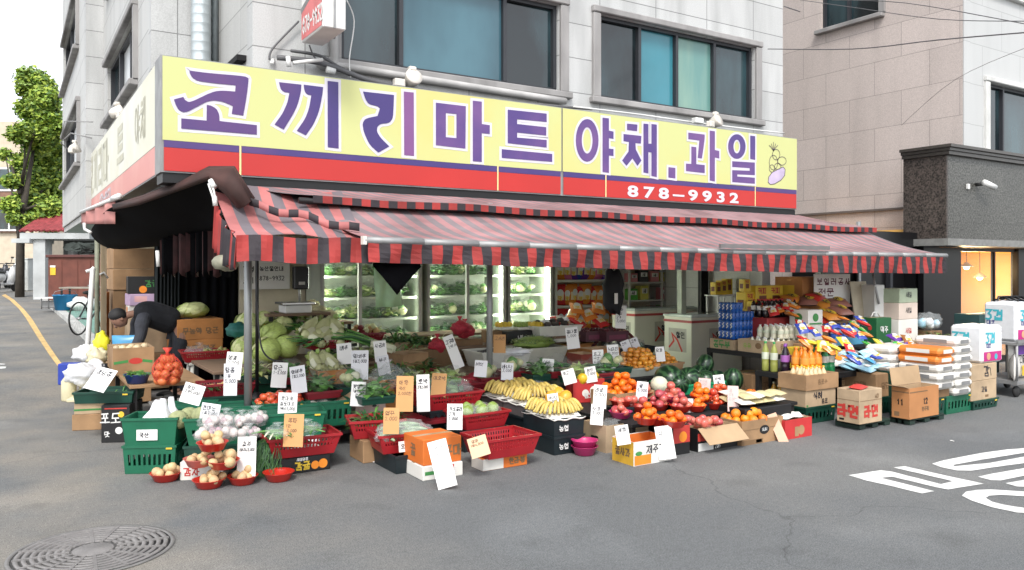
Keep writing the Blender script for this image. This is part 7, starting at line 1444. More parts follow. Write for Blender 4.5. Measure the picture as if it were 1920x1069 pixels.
# persimmon heaps on the middle platform
per = fruit('persimmon', 'persimmon', .04, mat('persimmon_skin', (.72,.3,.04), .3, .12, 4, rand=.12, coat=.2), .8, .2, CAL)
p = G(1214, 706, .42); crate('green tray under the big golden persimmon heap', 0, 0, 0, .68, .5, .1, mat('clear_tray', (.4,.42,.36), .4), 0, loc=(p.x+.05, p.y+.25, .422), rows=(), tags=False); put_ring(per, p.x+.05, p.y+.25, .5, .31, .24, .04, 150, 'golden persimmon in the big heap behind the tangerines', 'persimmons in the big golden heap', 5, 0, .8)
p = G(1262, 700, .42); crate('brown tray under the right hand persimmon heap', 0, 0, 0, .36, .36, .1, KRAFT, 0, loc=(p.x+.12, p.y+.3, .422), rows=(), tags=False); put_ring(per, p.x+.12, p.y+.3, .5, .16, .16, .04, 34, 'golden persimmon in the smaller heap right of the big one', 'persimmons in the smaller golden heap', 3, 0, .8)
# white tubs of greens, grapes and dried things on the back steps
def wtub(px, py, z, w_, d_, h, lab, m=WTB): p = fp(px, py, z, 0, d_); crate(lab, 0, 0, 0, w_, d_, h, m, 0, taper=.84, rows=(), loc=p, tags=False, name='plastic_tub', cat='tub'); return p
p = wtub(952, 690, .5, .72, .5, .2, 'white tub with dark dried ferns behind the middle post')
mb = MB(); lump(mb, (0,0,.06), (.26,.17,.05), mat('dark_fern', (.05,.045,.055), .8, .4, 20), 2, .2); leaves(mb, (0,0,.07), (.26,.17,.05), 110, [mat('dark_fern', 0), mat('pale_fern', (.3,.28,.27), .8)], .09, .006, .3, 3); tag(mb.build('dried_ferns', loc=(p[0],p[1],.61)), 'dark dried ferns in the white tub behind the middle post', 'ferns')
mb = MB(); lump(mb, (0,0,.03), (.2,.09,.05), FILMW, 4, .2); tag(mb.build('plastic_bag', loc=(p[0]+.15,p[1]-.22,.66)), 'white crumpled bag on the rim of the fern tub', 'bag')
p = wtub(1022, 682, .5, .74, .5, .2, 'pale tub full of green chives in the middle of the back step', mat('pale_tub', (.5,.5,.42), .4))
mb = MB(); lump(mb, (0,0,.1), (.29,.19,.08), PAL[2], 2, .12); leaves(mb, (0,0,.1), (.3,.2,.1), 380, [GRL[0], PAL[2], PAL[0], GRL[2]], .1, .007, .2, 3, .2); tag(mb.build('green_sprouts', loc=(p[0],p[1],.655)), 'mound of fine green sprouts in the pale tub', 'sprouts')
p = wtub(1052, 642, .722, .72, .45, .22, 'white tub of dark mushrooms on the highest step')
mb = MB()
for k in range(30): lump(mb, (rnd.uniform(-.25,.25), rnd.uniform(-.15,.15), .14+rnd.random()*.12), (.06,.05,.03), [mat('dark_mushroom', (.06,.05,.045), .7, .3, 10), mat('dark_mushroom', 0), FILMW][k % 3], k, .2, 8, 6)
tag(mb.build('mushroom_heap', loc=(p[0],p[1],.76)), 'dark mushrooms heaped in the white tub on the highest step', 'mushrooms')
for k, (px, py) in enumerate(((1120,640),(1158,640))):
    p = fp(px, py, .722, 0, .36); carton(f'{["left","right"][k]} purple black carton of grapes on the highest step', p, .4, .36, .14, mat('grape_board', (.07,.02,.03), .6), 0, True, P=[('r','front',-.15,.03,.15,.09,mat('grape_print', (.15,.03,.06), .6))])
    mb = MB()
    for q in range(60): mb.ball((rnd.uniform(-.16,.16), rnd.uniform(-.14,.14), .11+rnd.random()*.06), .017, [mat('grape_skin', (.06,.012,.02), .3), mat('grape_skin_red', (.16,.02,.03), .3)][q % 2], 7, 5)
    tag(mb.build('grape_heap', loc=p), f'dark red grapes heaped in the {["left","right"][k]} purple carton', 'grapes')
p = fp(1085, 668, .5, 0, .4); carton('low orange brown carton of small bananas behind the green sprouts', (p[0], p[1]+.1, .502), .8, .4, .16, ORB, 0, True)
for k in range(6): (BAN if k % 2 else BAN2).put((p[0]-.3+.12*k, p[1]+.08+.06*(k % 2), .58), -1.57+rnd.uniform(-.4,.4), 'yellow bananas in the low carton behind the green sprouts', 'bananas in the low carton', sc=.9)
for k, (px, py, w_) in enumerate(((1106,690,.26),(1135,678,.5))):
    p = fp(px, py, .5, 0, .3); carton(['small red brown carton right of the green sprouts','orange brown carton under the leaning card on the back step'][k], (p[0], p[1], .502), w_, .3, .17, [mat('red_brown_board', (.22,.035,.02), .7), ORB][k], 0, True)
p = fp(1188, 668, .5, 0, .4); crate('dark tray of wrapped vegetables before the long freezer', 0, 0, 0, .8, .4, .1, BGC, 0, loc=(p[0]+.1, p[1]+.1, .502), rows=(), tags=False)
for k in range(6): film_bag('wrapped pale vegetable in the dark tray before the long freezer', (p[0]-.2+.12*k, p[1]+.1+.05*(k % 2), .55), (.09,.08,.07), lumps(4, .04, [STM, GRL[2], WTB], (.04,.04), .03, k), k, knot=False, group='wrapped vegetables before the long freezer')
mb = MB(); mb.tube([(-.45+.9*i/10, .1, .25*math.sin(math.pi*i/10)) for i in range(11)], .022, mat('maroon_hoop', (.12,.02,.02), .5), 8); tag(mb.build('basket_handle', loc=(p[0]+.1,p[1]+.2,.6)), 'maroon arched handle over the wrapped vegetables', 'handle')
p = fp(1195, 718, .42, 0, .3); crate('dark tray of mushrooms between the tangerine heap and the persimmons', 0, 0, 0, .5, .3, .08, BGC, 0, loc=(p[0]-.35, p[1]+.1, .422), rows=(), tags=False); mb = MB()
for k in range(22): lump(mb, (rnd.uniform(-.2,.2), rnd.uniform(-.1,.1), .08+rnd.random()*.05), (.05,.045,.03), [mat('dark_mushroom', 0), GRL[2], FILMW, STM][k % 4], k, .2, 8, 6)
tag(mb.build('mushroom_heap', loc=(p[0]-.35,p[1]+.1,.43)), 'mixed mushrooms and herbs in the dark tray by the tangerine heap', 'mushrooms')
sq = Proto(tag((lambda mb: (lump(mb, (0,0,.1), (.13,.13,.1), mat('red_net_bag', 0), 1, .12), mb.lathe([(.02,.18),(.015,.22),(.04,.27)], mat('red_net_bag', 0), 8), mb)[-1])(MB()).build('red_net_sack'), 'x', 'net sack'))
# heap behind the post: cartons with red nets and yellow trays
pp = fp(900, 682, .5, 0, .34); carton('brown carton carrying red net sacks behind the middle post', (pp[0]-.05, pp[1]+.2, .502), .42, .34, .3, BROWNB, 0, P=[('t','front','고구마',0,.1,.08,.01,KRAFT)])
sq.put((pp[0]-.02, pp[1]+.2, .805), 0, 'red net sack on the brown carton behind the middle post', None, sc=.95)
for k, (px, py, d) in enumerate(((862,628,10.3),(820,662,10.0))): sq.put(D(px, py, d), k, ['dark red net sack resting against the middle fridge','red net sack at the left before the middle fridge'][k], sc=.9)
for k, (px, py, w_, m_) in enumerate(((800,725,.5,BROWNB),(850,712,.5,KRAFT),(830,690,.6,BROWNB),(780,700,.4,KRAFT))):
    p = fp(px, py, .25 if k < 2 else .5, 0, .35); carton(['dark brown open carton left of the maroon trays','brown carton behind the maroon trays','dark carton under the red net sacks before the middle fridge','small brown carton behind the clear bag of greens'][k], (p[0], p[1]+.1, p[2]+.002), w_, .35, .22, m_, .1*k, k in (0, 3), flaps=[('front',-30,.12)] if k == 0 else ())
board('rear step under the cartons before the middle fridge', 3.2, 4.5, 8.75, 9.6, .5)
YBT = mat('yellow_fruit_net', (.7,.5,.05), .5, .2, 10)
for k, (px, lab) in enumerate(((944,'yellow fruit tray left on the dark carton before the narrow fridge'),(978,'green fruit tray on the black carton before the narrow fridge'),(1004,'yellow fruit tray right on the black carton before the narrow fridge'))):
    q = D(px, 618, 10.9); o = thing('fruit_tray', lab, 'tray', (q.x, q.y, q.z)); mb = MB(); mb.box((0,0,.02),(.22,.2,.04), WTB, ch=.008); mb.build('tray', o); mb = MB()
    for i in range(5): mb.ball((-.07+.07*(i % 3), -.04+.08*(i//3), .07), .042, YBT if k != 1 else PAL[2], 10, 7)
    mb.build('fruit', o)
q = D(985, 642, 10.9); carton('black printed carton with a red spot before the narrow fridge', (q.x-.05, q.y+.06, q.z-.05), .62, .34, D(985,618,10.9).z-q.z+.045, BLB, 0, P=[('d','front',.15,.1,.05,INKR),('t','front','배',-.1,.08,.08,.012,INKW)]); carton('dark olive carton under the left yellow fruit tray', (D(935,640,10.9).x, D(935,640,10.9).y, q.z-.05), .36, .34, D(985,618,10.9).z-q.z+.045, BROWNB, 0)
board('shelf under the black printed carton before the narrow fridge', q.x-.75, q.x+.4, q.y-.15, q.y+.35, q.z-.052)
# white packs (rice cakes) and oil bottles by the rack
q = G(1420, 775, .268)
for k in range(14):
    L = k//8; i, j = (k % 8) % 4, (k % 8)//4; pk = pack('rice_cake_pack', f'{"cream" if k % 3 else "white"} film wrapped rice cake pack right of the magenta orange bowl', 'food pack', .17, .06, .2, FOAM if k % 3 == 0 else mat('cream_pack', (.62,.54,.3), .35, .2, 9), (q.x-.1+.165*i+.04*L, q.y+.02+.2*j, .365+.055*L), 0, f'{"cream" if k % 3 else "white"} rice cake packs by the black rack'); pk.rotation_euler = (R(-84), 0, rnd.uniform(-.35,.35))
carton('dark low crate under the rice cake packs', (q.x+.15,q.y+.2,0), .7, .45, .325, BLB, 0)
# ================================================================ RIGHT END: DRINKS, CARTONS, SACKS
rnd.seed(44)
def rack(x0, x1, y0, y1, z, lab):
    o = thing('black_rack', lab, 'rack', ((x0+x1)/2,(y0+y1)/2,0)); a, b = (x1-x0)/2, (y1-y0)/2; mb = MB(); mb.box((0,0,z-.03),(2*a,2*b,.06),DKB); mb.build('tabletop', o)
    for i in (-1,1):
        for j in (-1,1): mb = MB(); mb.box((i*(a-.03),j*(b-.03),(z-.06)/2),(.055,.055,z-.06),DKB); mb.build('leg', o)
rack(8.05, 9.9, 6.65, 7.75, .65, 'taller black rack under the blue can packs'); rack(7.68, 9.3, 5.9, 6.6, .49, 'lower black rack under the juice bottles')
carton('brown carton standing on the floor under the taller black rack', (8.3,7.2,0), .42,.4,.36, KRAFT, 0, P=[('t','front','과자',0,.15,.1,.012,BROWNB),('t','left','과자',0,.15,.1,.012,BROWNB)]); carton('brown carton behind another one under the taller black rack', (8.8,7.0,0), .4,.4,.34, KRAFT2, 0)
carton('kraft carton under the lower black rack behind the oil bottles', (8.3,6.3,0), .5,.34,.36, KRAFT, 0, P=[('t','front','식용유',0,.2,.09,.012,BROWNB),('t','left','식용유',0,.2,.07,.012,BROWNB)])
OIL = bottle_proto('oil', mat('golden_oil', (.6,.3,.03), .15, .1, 3), mat('cream_cap', (.65,.6,.4), .4), mat('oil_label', (.62,.5,.3), .5), .3, .045, 'oil_bottle'); 
for k in range(8): OIL.put((7.82+.11*(k//4)+.01, 6.08+.12*(k % 4), .06), k, 'golden oil bottle standing under the lower black rack', 'oil bottles under the lower black rack')
mb = MB(); mb.box((7.9,6.27,.03),(.34,.56,.06), KRAFT); tag(mb.build('cardboard_tray'), 'shallow cardboard tray under the golden oil bottles', 'tray')
# trays and packs on the taller rack
carton('shallow printed tray with green lettering on the left edge of the taller rack', (8.32,7.5,.652), .5,.42,.13, KRAFT2, 0, True, P=[('t','left','콩두부',0,.02,.09,.016,INKG)])
carton('brown tray with a round stamp on the near edge of the taller rack', (8.5,6.95,.652), .84,.56,.16, KRAFT2, 0, True, P=[('d','left',.06,.09,.05,BROWNB,.04),('t','left','우유',-.12,.05,.06,.01,PAL[2]),('t','front','음료',-.2,.05,.07,.01,BROWNB)])
CANB = mat('blue_can', (.015,.09,.36), .3, .12, 5); CANT = mat('can_silver', (.6,.62,.65), .25, metal=.8)
def canpack(nx_, ny_, label):
    o = thing('can_pack', label, 'can pack')
    for i in range(nx_):
        for j in range(ny_):
            mb = MB(); x, y = (i-(nx_-1)/2)*.07, (j-(ny_-1)/2)*.07; mb.lathe([(.026,0),(.033,.008),(.033,.112),(.027,.12)], CANB, 12, Matrix.Translation((x,y,0))); mb.lathe([(.027,.12),(.024,.118),(0,.118)], CANT, 12, Matrix.Translation((x,y,0)))
            fr = (Vector((x-.0335,y,0)),Vector((0,-1,0)),Vector((0,0,1)),Vector((-1,0,0))); ribbon(mb, [(-.012,.03),(.012,.05),(-.012,.075),(.012,.095)], .012, INKW, fr, .001); mb.build('can', o)
    return Proto(o)
cp_ = canpack(3, 4, 'cans')
for L in range(4):
    for k in range(2 if L < 3 else 1): cp_.put((8.22+.22*k, 7.48, .785+.123*L), 0, f'pack of blue cans on level {["one","two","three","four"][L]} of the blue stack, {"left" if k == 0 else "right"} column', 'blue can packs')
for L in range(2): cp_.put((8.68, 7.42, .785+.123*L), 0, f'{"lower" if L == 0 else "upper"} blue can pack at the right of the blue stack', 'blue can packs')
MLK = mat('milk_bottle', (.66,.64,.5), .35, .1, 4); mk = bottle_proto('milk', MLK, mat('white_cap', (.7,.7,.7), .4), mat('soy_label', (.62,.66,.52), .4), .17, .04, 'soy_drink')
for i in range(6):
    for j in range(4):
        for L in range(2 if i > 0 else 1): mk.put((8.2+.1*i+.05*L, 6.76+.11*j, .67+.155*L+.0), rnd.random()*6, 'pale soy drink bottle in the brown tray of the taller rack', 'soy drinks in the brown tray')
carton('white carton with a green leaf print stacked highest on the soy drinks', (8.98,6.86,.985), .3,.3,.2, WHB, 0, P=[('d','left',0,.1,.06,INKG,.055),('d','front',0,.1,.06,INKG,.055),('l','front',[(-.12,.02),(.12,.02)],.02,INKG)]); carton('white carton with a green leaf print under its twin', (8.98,6.86,.782), .3,.3,.2, WHB, 0, P=[('d','left',0,.1,.06,INKG,.055),('d','front',0,.1,.06,INKG,.055)]); carton('plain brown carton under the two leaf print cartons', (9.08,6.86,.652), .3,.34,.128, KRAFT, 0)
carton('dark carton lifting the red capped bottles on the taller rack', (8.85,7.3,.652), .7,.4,.42, mat('red_drink_board', (.3,.03,.03), .6), 0)
SOJ = bottle_proto('bottle', mat('dark_bottle', (.02,.012,.012), .15), mat('red_cap', (.5,.03,.03), .35), mat('white_label', (.66,.64,.58), .5), .24, .036, 'red_cap_bottle')
for i in range(8):
    for j in range(3): SOJ.put((8.56+.085*i, 7.18+.1*j, 1.075), rnd.random()*6, 'dark bottle with red cap and white label above the soy drinks', 'red capped bottles')
carton('brown carton lifting the yellow boxes at the back of the taller rack', (9.0,7.66,.652), .9,.24,.45, BROWNB, 0)
for k, (x, y, z, s_) in enumerate(((8.72,7.66,1.105,1.35),(8.95,7.66,1.105,1.75),(9.24,7.66,1.105,1.75),(8.7,7.66,1.405,.8),(8.62,7.44,1.08,.95))): yp.put((x,y,z), rnd.uniform(-.1,.1), ['yellow box left of the two big yellow boxes','big yellow box left in the tall pair','big yellow box right in the tall pair','small yellow box on top of the left one','yellow box in front of the left one'][k], sc=(s_,s_,s_))
q = D(1500,548,10.6)
carton('brown carton high behind the red capped bottles', (9.75,7.55,1.05), .7,.5,.24, ORB, 0); carton('orange brown carton on top of the pile behind the bottles', (9.8,7.55,1.29), .66,.46,.32, ORB, .05, P=[('r','left',-.1,.05,.1,.2,INKY)]); carton('dark carton carrying the brown pile behind the bottles', (9.75,7.55,.652), .72,.52,.396, BROWNB, 0)
ram = [Proto(pack('noodle_pack', 'pack', 'noodle pack', .3, .1, .22, mat('noodle_'+c, v, .3, .1, 4), (0,0,0), P=[('d',0,.12,.06,INKY),('t','면',-.03,.08,.07,.012,INKB)])) for c, v in (('red', (.55,.04,.03)), ('orange', (.65,.25,.04)), ('brown', (.28,.12,.09)))]
for k, (px, py, d) in enumerate(((1470,578,11.0),(1495,568,11.1),(1520,572,11.0),(1545,565,11.1),(1560,580,10.9),(1578,575,10.9),(1550,598,10.7),(1570,600,10.6),(1590,590,10.7),(1535,606,10.6))):
    ram[k % 3].put(D(px,py,d), 0, f'{["red","orange","brown"][k % 3]} noodle pack in the pile below the white notice', f'{["red","orange","brown"][k % 3]} noodle packs below the white notice', rot=(R(-65), 0, -.3+rnd.uniform(-.5,.5)), sc=1.05)
carton('dark brown carton under the noodle packs', (D(1545,640,10.9).x, D(1545,640,10.9).y+.1, .2), .95,.5,D(1545,600,10.9).z-.22, BROWNB, 0, P=[('t','front','라면',-.2,.5,.12,.016,KRAFT)]); carton('kraft carton under the dark carton of noodle packs', (D(1545,640,10.9).x, D(1545,640,10.9).y+.1, 0), .9,.5,.198, KRAFT, 0)
# white notice with handwritten letters
p = D(1560, 568, 11.3); o = thing('paper_notice', 'white paper notice with brown Korean letters hanging behind the right post', 'notice', p, R(-14)); w_ = .62
mb = MB(); mb.box((0,0,.2),(w_,.012,.42), CARDW); mb.build('board', o); mb = MB(); fr = (Vector((-w_/2,-.0065,0)),Vector((1,0,0)),Vector((0,0,1)),Vector((0,-1,0))); ib = mat('brown_lettering', (.12,.03,.05), .6); write(mb, fr, '보일러공사', .05,.26,.085,.014, ib, .95, gap=.5); write(mb, fr, '전문', .08,.1,.1,.016, ib, 1.1); mb.build('lettering', o)
mb = MB(); mb.box((0,0,.0),(.16,.5,1.0), WHT, ch=.01); p = D(1628,566,11.4); tag(mb.build('white_cabinet', loc=(p.x,p.y,p.z-.25), rz=R(-20)), 'tall white cabinet side right of the paper notice', 'cabinet'); mb = MB(); mb.tube([D(1636,512,11.2), D(1648,570,11.1)], .016, ALU, 8); tag(mb.build('metal_stay'), 'slanting thin metal stay right of the white cabinet', 'stay')
mb = MB(); mb.box((0,0,.42),(.2,.5,.84), BLK); tag(mb.build('dark_stand', loc=(p.x,p.y,0), rz=R(-20)), 'dark stand carrying the tall white cabinet', 'stand')
# bottles on the lower rack
def pb_(nm, col, cap, lab, h, r, spots, label, grp):
    P_ = bottle_proto(nm, col, cap, lab, h, r)
    for k, (x, y) in enumerate(spots): P_.put((x, y, .492), rnd.random()*6, label, grp)
WC = mat('white_cap', 0); GCAP = mat('green_cap', (.03,.25,.07), .4); YC = mat('yellow_cap', (.75,.5,.03), .35)
pb_('b', mat('olive_drink', (.3,.32,.08), .15), GCAP, mat('pale_label', (.6,.64,.52), .5), .36, .045, [(7.75,6.5),(7.76,6.38)], 'tall pale green drink bottle at the left end of the lower rack', 'pale green drink bottles')
pb_('b', mat('dark_grape_drink', (.018,.01,.02), .12), mat('purple_cap', (.2,.05,.3), .4), mat('violet_label', (.35,.12,.4), .4), .34, .05, [(7.76,6.22),(7.87,6.3)], 'dark drink bottle with violet label on the lower rack', 'dark drink bottles')
pb_('b', mat('orange_drink', (.72,.2,.01), .15), mat('orange_cap', (.7,.2,.02), .4), mat('orange_label', (.75,.3,.05), .3), .32, .055, [(7.78,6.08),(7.78,5.96),(7.9,6.1),(7.9,5.97),(8.02,5.97),(8.02,6.1)], 'orange drink bottle on the lower rack', 'orange drink bottles')
pb_('b', mat('green_drink', (.02,.22,.08), .15), GCAP, mat('white_label', 0), .32, .048, [(8.15,5.97),(8.15,6.1),(8.27,5.97)], 'green drink bottle right of the orange ones', 'green drink bottles')
for k in range(6): yp.put((8.25+.22*(k % 3), 6.3+.16*(k//3), .495), 0, 'yellow box standing behind the green drink bottles', 'yellow boxes behind the drink bottles', sc=(1.1,1.1,1.2))
carton('low carton lifting the yellow boxes at the back of the lower rack', (8.62,6.48,.492), .5,.22,.3, KRAFT, 0)
# carton stack in front of the rack
(lc, w_, d_, h_) = b3(1505, 1511, 1567, 797, 766, 0); crate('dark green crate under the two printed cartons before the lower rack', 0,0,0, w_, .34, h_, DGC, 0, loc=(lc[0], lc[1]-d_/2+.17, 0)); sx, sy, sw = lc[0], lc[1]-d_/2+.17, w_
carton('kraft carton with black writing in the middle of the stack before the lower rack', (sx, sy, h_+.003), sw, .34, .19, KRAFT2, 0, P=[('t','front','식혜',-.06,.09,.07,.011,INKB),('t','front','음료',.06,.03,.05,.007,INKB),('r','front',-sw/2+.01,.01,-sw/2+.04,.03,INKG)]); carton('open kraft carton with yellow capped bottles on top of the stack', (sx, sy, h_+.196), sw*1.08, .38, .17, KRAFT, 0, True, P=[('t','front','음료수',0,.06,.05,.007,BROWNB)])
SM = bottle_proto('small', mat('cream_drink', (.62,.5,.3), .25), YC, mat('orange_print_label', (.6,.35,.15), .4), .23, .035, 'small_drink')
for i in range(5):
    for j in range(3): SM.put((sx-.15+.075*i, sy-.09+.09*j, h_+.21), rnd.random()*6, 'small cream drink with yellow cap in the open kraft carton', 'small drinks in the open kraft carton')
crate('dark green crate wedged behind the carton stack', 0,0,0,.5,.3,.24,DGC,0,loc=(sx+.42,sy+.3,.0)); crate('grey green crate above the wedged dark crate', 0,0,0,.42,.3,.2,DGC,0,loc=(sx+.45,sy+.28,.45)); carton('kraft carton between the two wedged crates', (sx+.45,sy+.3,.243), .46,.3,.205, KRAFT, 0)
# pallets, big cartons
PAL_ = mat('black_pallet', (.012,.03,.022), .6, .2, 6)
def pallet(c, w, d, lab):
    o = thing('pallet', lab, 'pallet', c); mb = MB(); mb.box((0,0,.06),(w,d,.025),PAL_)
    mb.build('deck', o)
    for i in (-1,0,1):
        mb = MB()
        for j in (-1,0,1): mb.box((i*(w/2-.05),j*(d/2-.05),.03),(.1,.1,.046),PAL_)
        mb.build('runner', o)
(lc, w_, d_, h_) = b3(1566, 1612, 1669, 807, 796, 0); pallet(lc, w_, d_, 'black pallet under the big carton with red writing')
(lc, w_, d_, h_) = b3(1569, 1612, 1654, 797, 731, .074); carton('big kraft carton with red writing on the left black pallet', lc, w_, d_, h_*.97, KRAFT2, 0, P=[('t','left','라면',0,h_*.2,h_*.3,.028,INKR),('t','front','라면',0,h_*.2,h_*.3,.026,INKR),('t','front','40',.1,h_*.7,h_*.12,.008,BROWNB),('r','left',-d_/2+.03,h_*.06,-d_/2+.09,h_*.12,BLB),('l','left',[(-d_/2+.01,h_*.66),(d_/2-.01,h_*.66)],.005,BROWNB),('l','front',[(-w_/2+.01,h_*.66),(w_/2-.01,h_*.66)],.005,BROWNB)])
o = pack('red_packet', 'small red packet lying on the big kraft carton', 'packet', .26,.06,.14, INKR, (lc[0]-.05,lc[1]-.1,.074+h_+.0)); o.rotation_euler = (R(-85),0,.3)
(lc, w_, d_, h_) = b3(1668, 1706, 1770, 798, 787, 0); pallet(lc, w_, d_, 'black pallet under the open orange brown carton')
(lc, w_, d_, h_) = b3(1672, 1705, 1760, 787, 729, .074); carton('open orange brown carton with black writing on the right black pallet', lc, w_, d_, h_, mat('amber_board', (.45,.2,.075), .8, .12, 4), 0, True, flaps=[('back',80,.2),('left',15,.1)], P=[('t','left','11',-.0,h_*.45,h_*.16,.014,BLB),('t','front','12',.02,h_*.45,h_*.16,.014,BLB),('t','front','전주점',.02,h_*.22,h_*.12,.008,BROWNB),('r','left',-d_/2+.03,.02,-d_/2+.09,.07,BROWNB),('l','left',[(-d_/2+.01,h_*.86),(d_/2-.01,h_*.86)],.012,BROWNB),('l','front',[(-w_/2+.01,h_*.86),(.06,h_*.86)],.012,BROWNB)])
oc2 = lc
# rear produce levels on the right
board('right hand stand under the green produce crates', 8.95, 10.3, 5.75, 6.3, .5, DKB); board('high stand under the carton pile at the right', 9.3, 10.9, 6.4, 7.1, .7, DKB)
carton('kraft carton with a folded lid left of the green produce crates', (8.85,5.85,.2), .36,.42,.28, KRAFT, 0, P=[('t','front','당면',0,.1,.07,.01,BROWNB),('t','left','당면',0,.1,.07,.01,BROWNB)]); crate('dark green crate under the kraft carton with a folded lid', 0,0,0,.4,.42,.195,DGC,0,loc=(8.85,5.85,0))
for k in range(2):
    c_ = (9.25+.5*k, 5.98, .502); crate(f'{["left","right"][k]} dark green crate of pale potatoes on the right hand stand', 0,0,0,.48,.4,.15,DGC,0,loc=c_,rows=((.3,.6),))
    put_ring(pot, c_[0], c_[1], .6, .2, .16, .042, 18, f'pale potato in the {["left","right"][k]} dark green crate on the right hand stand', f'potatoes in the {["left","right"][k]} green crate on the right hand stand', 1)
BLBAG = mat('pale_blue_packet', (.3,.55,.68), .3, col2=(.62,.7,.74), scale=5, two=.55); BLU2 = mat('sky_blue_packet', (.06,.3,.55), .3, .15, 5)
bbp = Proto(pack('blue_packet', 'p', 'packet', .3,.08,.2, BLBAG, (0,0,0), P=[('r',-.08,.06,.08,.12,INKW)])); bb2 = Proto(pack('sky_packet', 'p', 'packet', .3,.08,.2, BLU2, (0,0,0), P=[('r',-.08,.06,.08,.12,INKW)]))
for k in range(9): bbp.put((8.75+.16*(k % 3)*1.0, 5.72+.12*(k//3), .5+.03*(k % 2)), 0, 'pale blue packet spread over the kraft carton with a folded lid', 'pale blue packets on the kraft carton', rot=(R(-75), 0, rnd.uniform(-.6,.6)))
for L in range(5):
    for k in range(2): bb2.put((9.55+.26*k, 5.5, .26+.055*L), 0, f'sky blue packet in the {["left","right"][k]} half of the blue packet pile before the sacks', f'sky blue packets, {["left","right"][k]} half of the pile', rot=(R(-86), 0, rnd.uniform(-.15,.15)))
carton('white and grey carton under the sky blue packet pile', (9.68,5.62,0), .56,.34,.255, PWB, 0, P=[('r','front',-.1,.1,.2,.16,KRAFT)])
WHS_ = pack_m = mat('white_bread_pack', (.7,.68,.64), .35, .1, 6); br = Proto(pack('bread_pack', 'p', 'food pack', .3,.1,.2, WHS_, (0,0,0), P=[('d',0,.1,.05,INKO)]))
for k in range(8): br.put((8.72+.14*(k % 4), 6.15+.14*(k//4), .52+.05*(k//4)), 0, 'white and orange bread pack between the rack and the green crates', 'bread packs right of the lower rack', rot=(R(-62), 0, -.5+rnd.uniform(-.3,.3)))
mbk = Proto(bottle_proto('b', mat('blue_bottle', (.02,.1,.45), .25), mat('blue_cap', (.02,.06,.3), .4), mat('blue_label', (.3,.45,.65), .4), .22, .05).o); rdk = Proto(bottle_proto('b', mat('red_bottle', (.5,.03,.04), .25), mat('red_cap', 0), mat('pink_label', (.6,.3,.3), .4), .22, .05).o)
for i in range(8):
    for j in range(3): (mbk if i < 3 or j == 0 else rdk).put((9.35+.11*i, 6.7+.12*j, .77), rnd.random()*6, f'{"blue" if (i < 3 or j == 0) else "red"} detergent bottle in the sky blue tray behind the bread packs', f'{"blue" if (i < 3 or j == 0) else "red"} detergent bottles in the sky blue tray')
carton('sky blue printed tray of detergent bottles behind the bread packs', (9.74,6.82,.702), .98,.42,.1, mat('sky_board', (.1,.36,.56), .6), 0, True, P=[('d','front',.2,.05,.03,INKW)])
o = carton('dark green drinks carton with a carry handle on the high stand', (10.05,6.55,.72), .34,.26,.34, mat('bottle_green_board', (.01,.1,.03), .5), 0, P=[('d','left',.03,.2,.03,INKR),('t','front','맥주',0,.14,.08,.012,INKW)]); mb = MB(); mb.tube([(-.1,0,.345),(-.05,0,.41),(.05,0,.41),(.1,0,.345)],.008,WHT,6); mb.build('handle', o)
for k, (h0, h1, m_, lab) in enumerate(((.702,1.02,WHB,'white printed carton at the bottom of the tall pile right of the green drinks carton'),(1.022,1.25,PWB,'pinkish carton in the middle of the tall pile'),(1.252,1.45,mat('sage_board', (.36,.42,.3), .7),'sage green carton on top of the tall pile'))): carton(lab, (10.62,6.6,h0), .46,.36,h1-h0, m_, .02*k, P=[('t','front','세일',0,(h1-h0)*.4,.07,.009,INKR if k == 0 else INKB)])
mb = MB(); mb.box((0,0,.3),(.44,.01,.6), mat('buff_board', (.5,.44,.33), .8)); tag(mb.build('cardboard_sheet', loc=(10.3,6.9,.95), rot=(R(-8),0,.1)), 'buff cardboard sheet standing behind the green drinks carton', 'board')
carton('pale kraft carton lying under the leafy bags right of the pile', (11.0,6.3,.46), .6,.42,.26, KRAFT2, 0); crate('dark crate under the pale kraft carton with leafy bags', 0,0,0,.56,.4,.45,DGC,0,loc=(11.0,6.3,0))
film_bag('pale blue plastic bag lying on top of the leafy goods', (11.1,6.42,.86), (.22,.16,.12), lumps(8,.06,[BLBAG, FILMW],(.12,.08),.05,3), 5, knot=False); greens((10.9,6.2,.725), (.2,.14,.1), 60, 'brown green dried leaves on the pale kraft carton', .1, .02, [PAL[2], BROWNB, GRL[2]], 7)
carton('dark shadowed carton carrying the leafy bag', (11.15,6.45,.722), .3,.25,.12, BROWNB, 0)
RP = Proto(pack('red_packet', 'p', 'packet', .22,.06,.14, INKR, (0,0,0)))
for k in range(6): RP.put((9.3+.15*(k % 3), 5.6+.1*(k//3), .47), 0, 'red packet behind the open orange brown carton', 'red packets behind the open carton', rot=(R(-70),0,rnd.uniform(-.8,.8)))
carton('low kraft carton under the red packets', (9.4,5.68,.2), .5,.3,.255, KRAFT, 0); crate('dark crate under the low kraft carton of red packets', 0,0,0,.5,.3,.195,DGC,0,loc=(9.4,5.68,0))
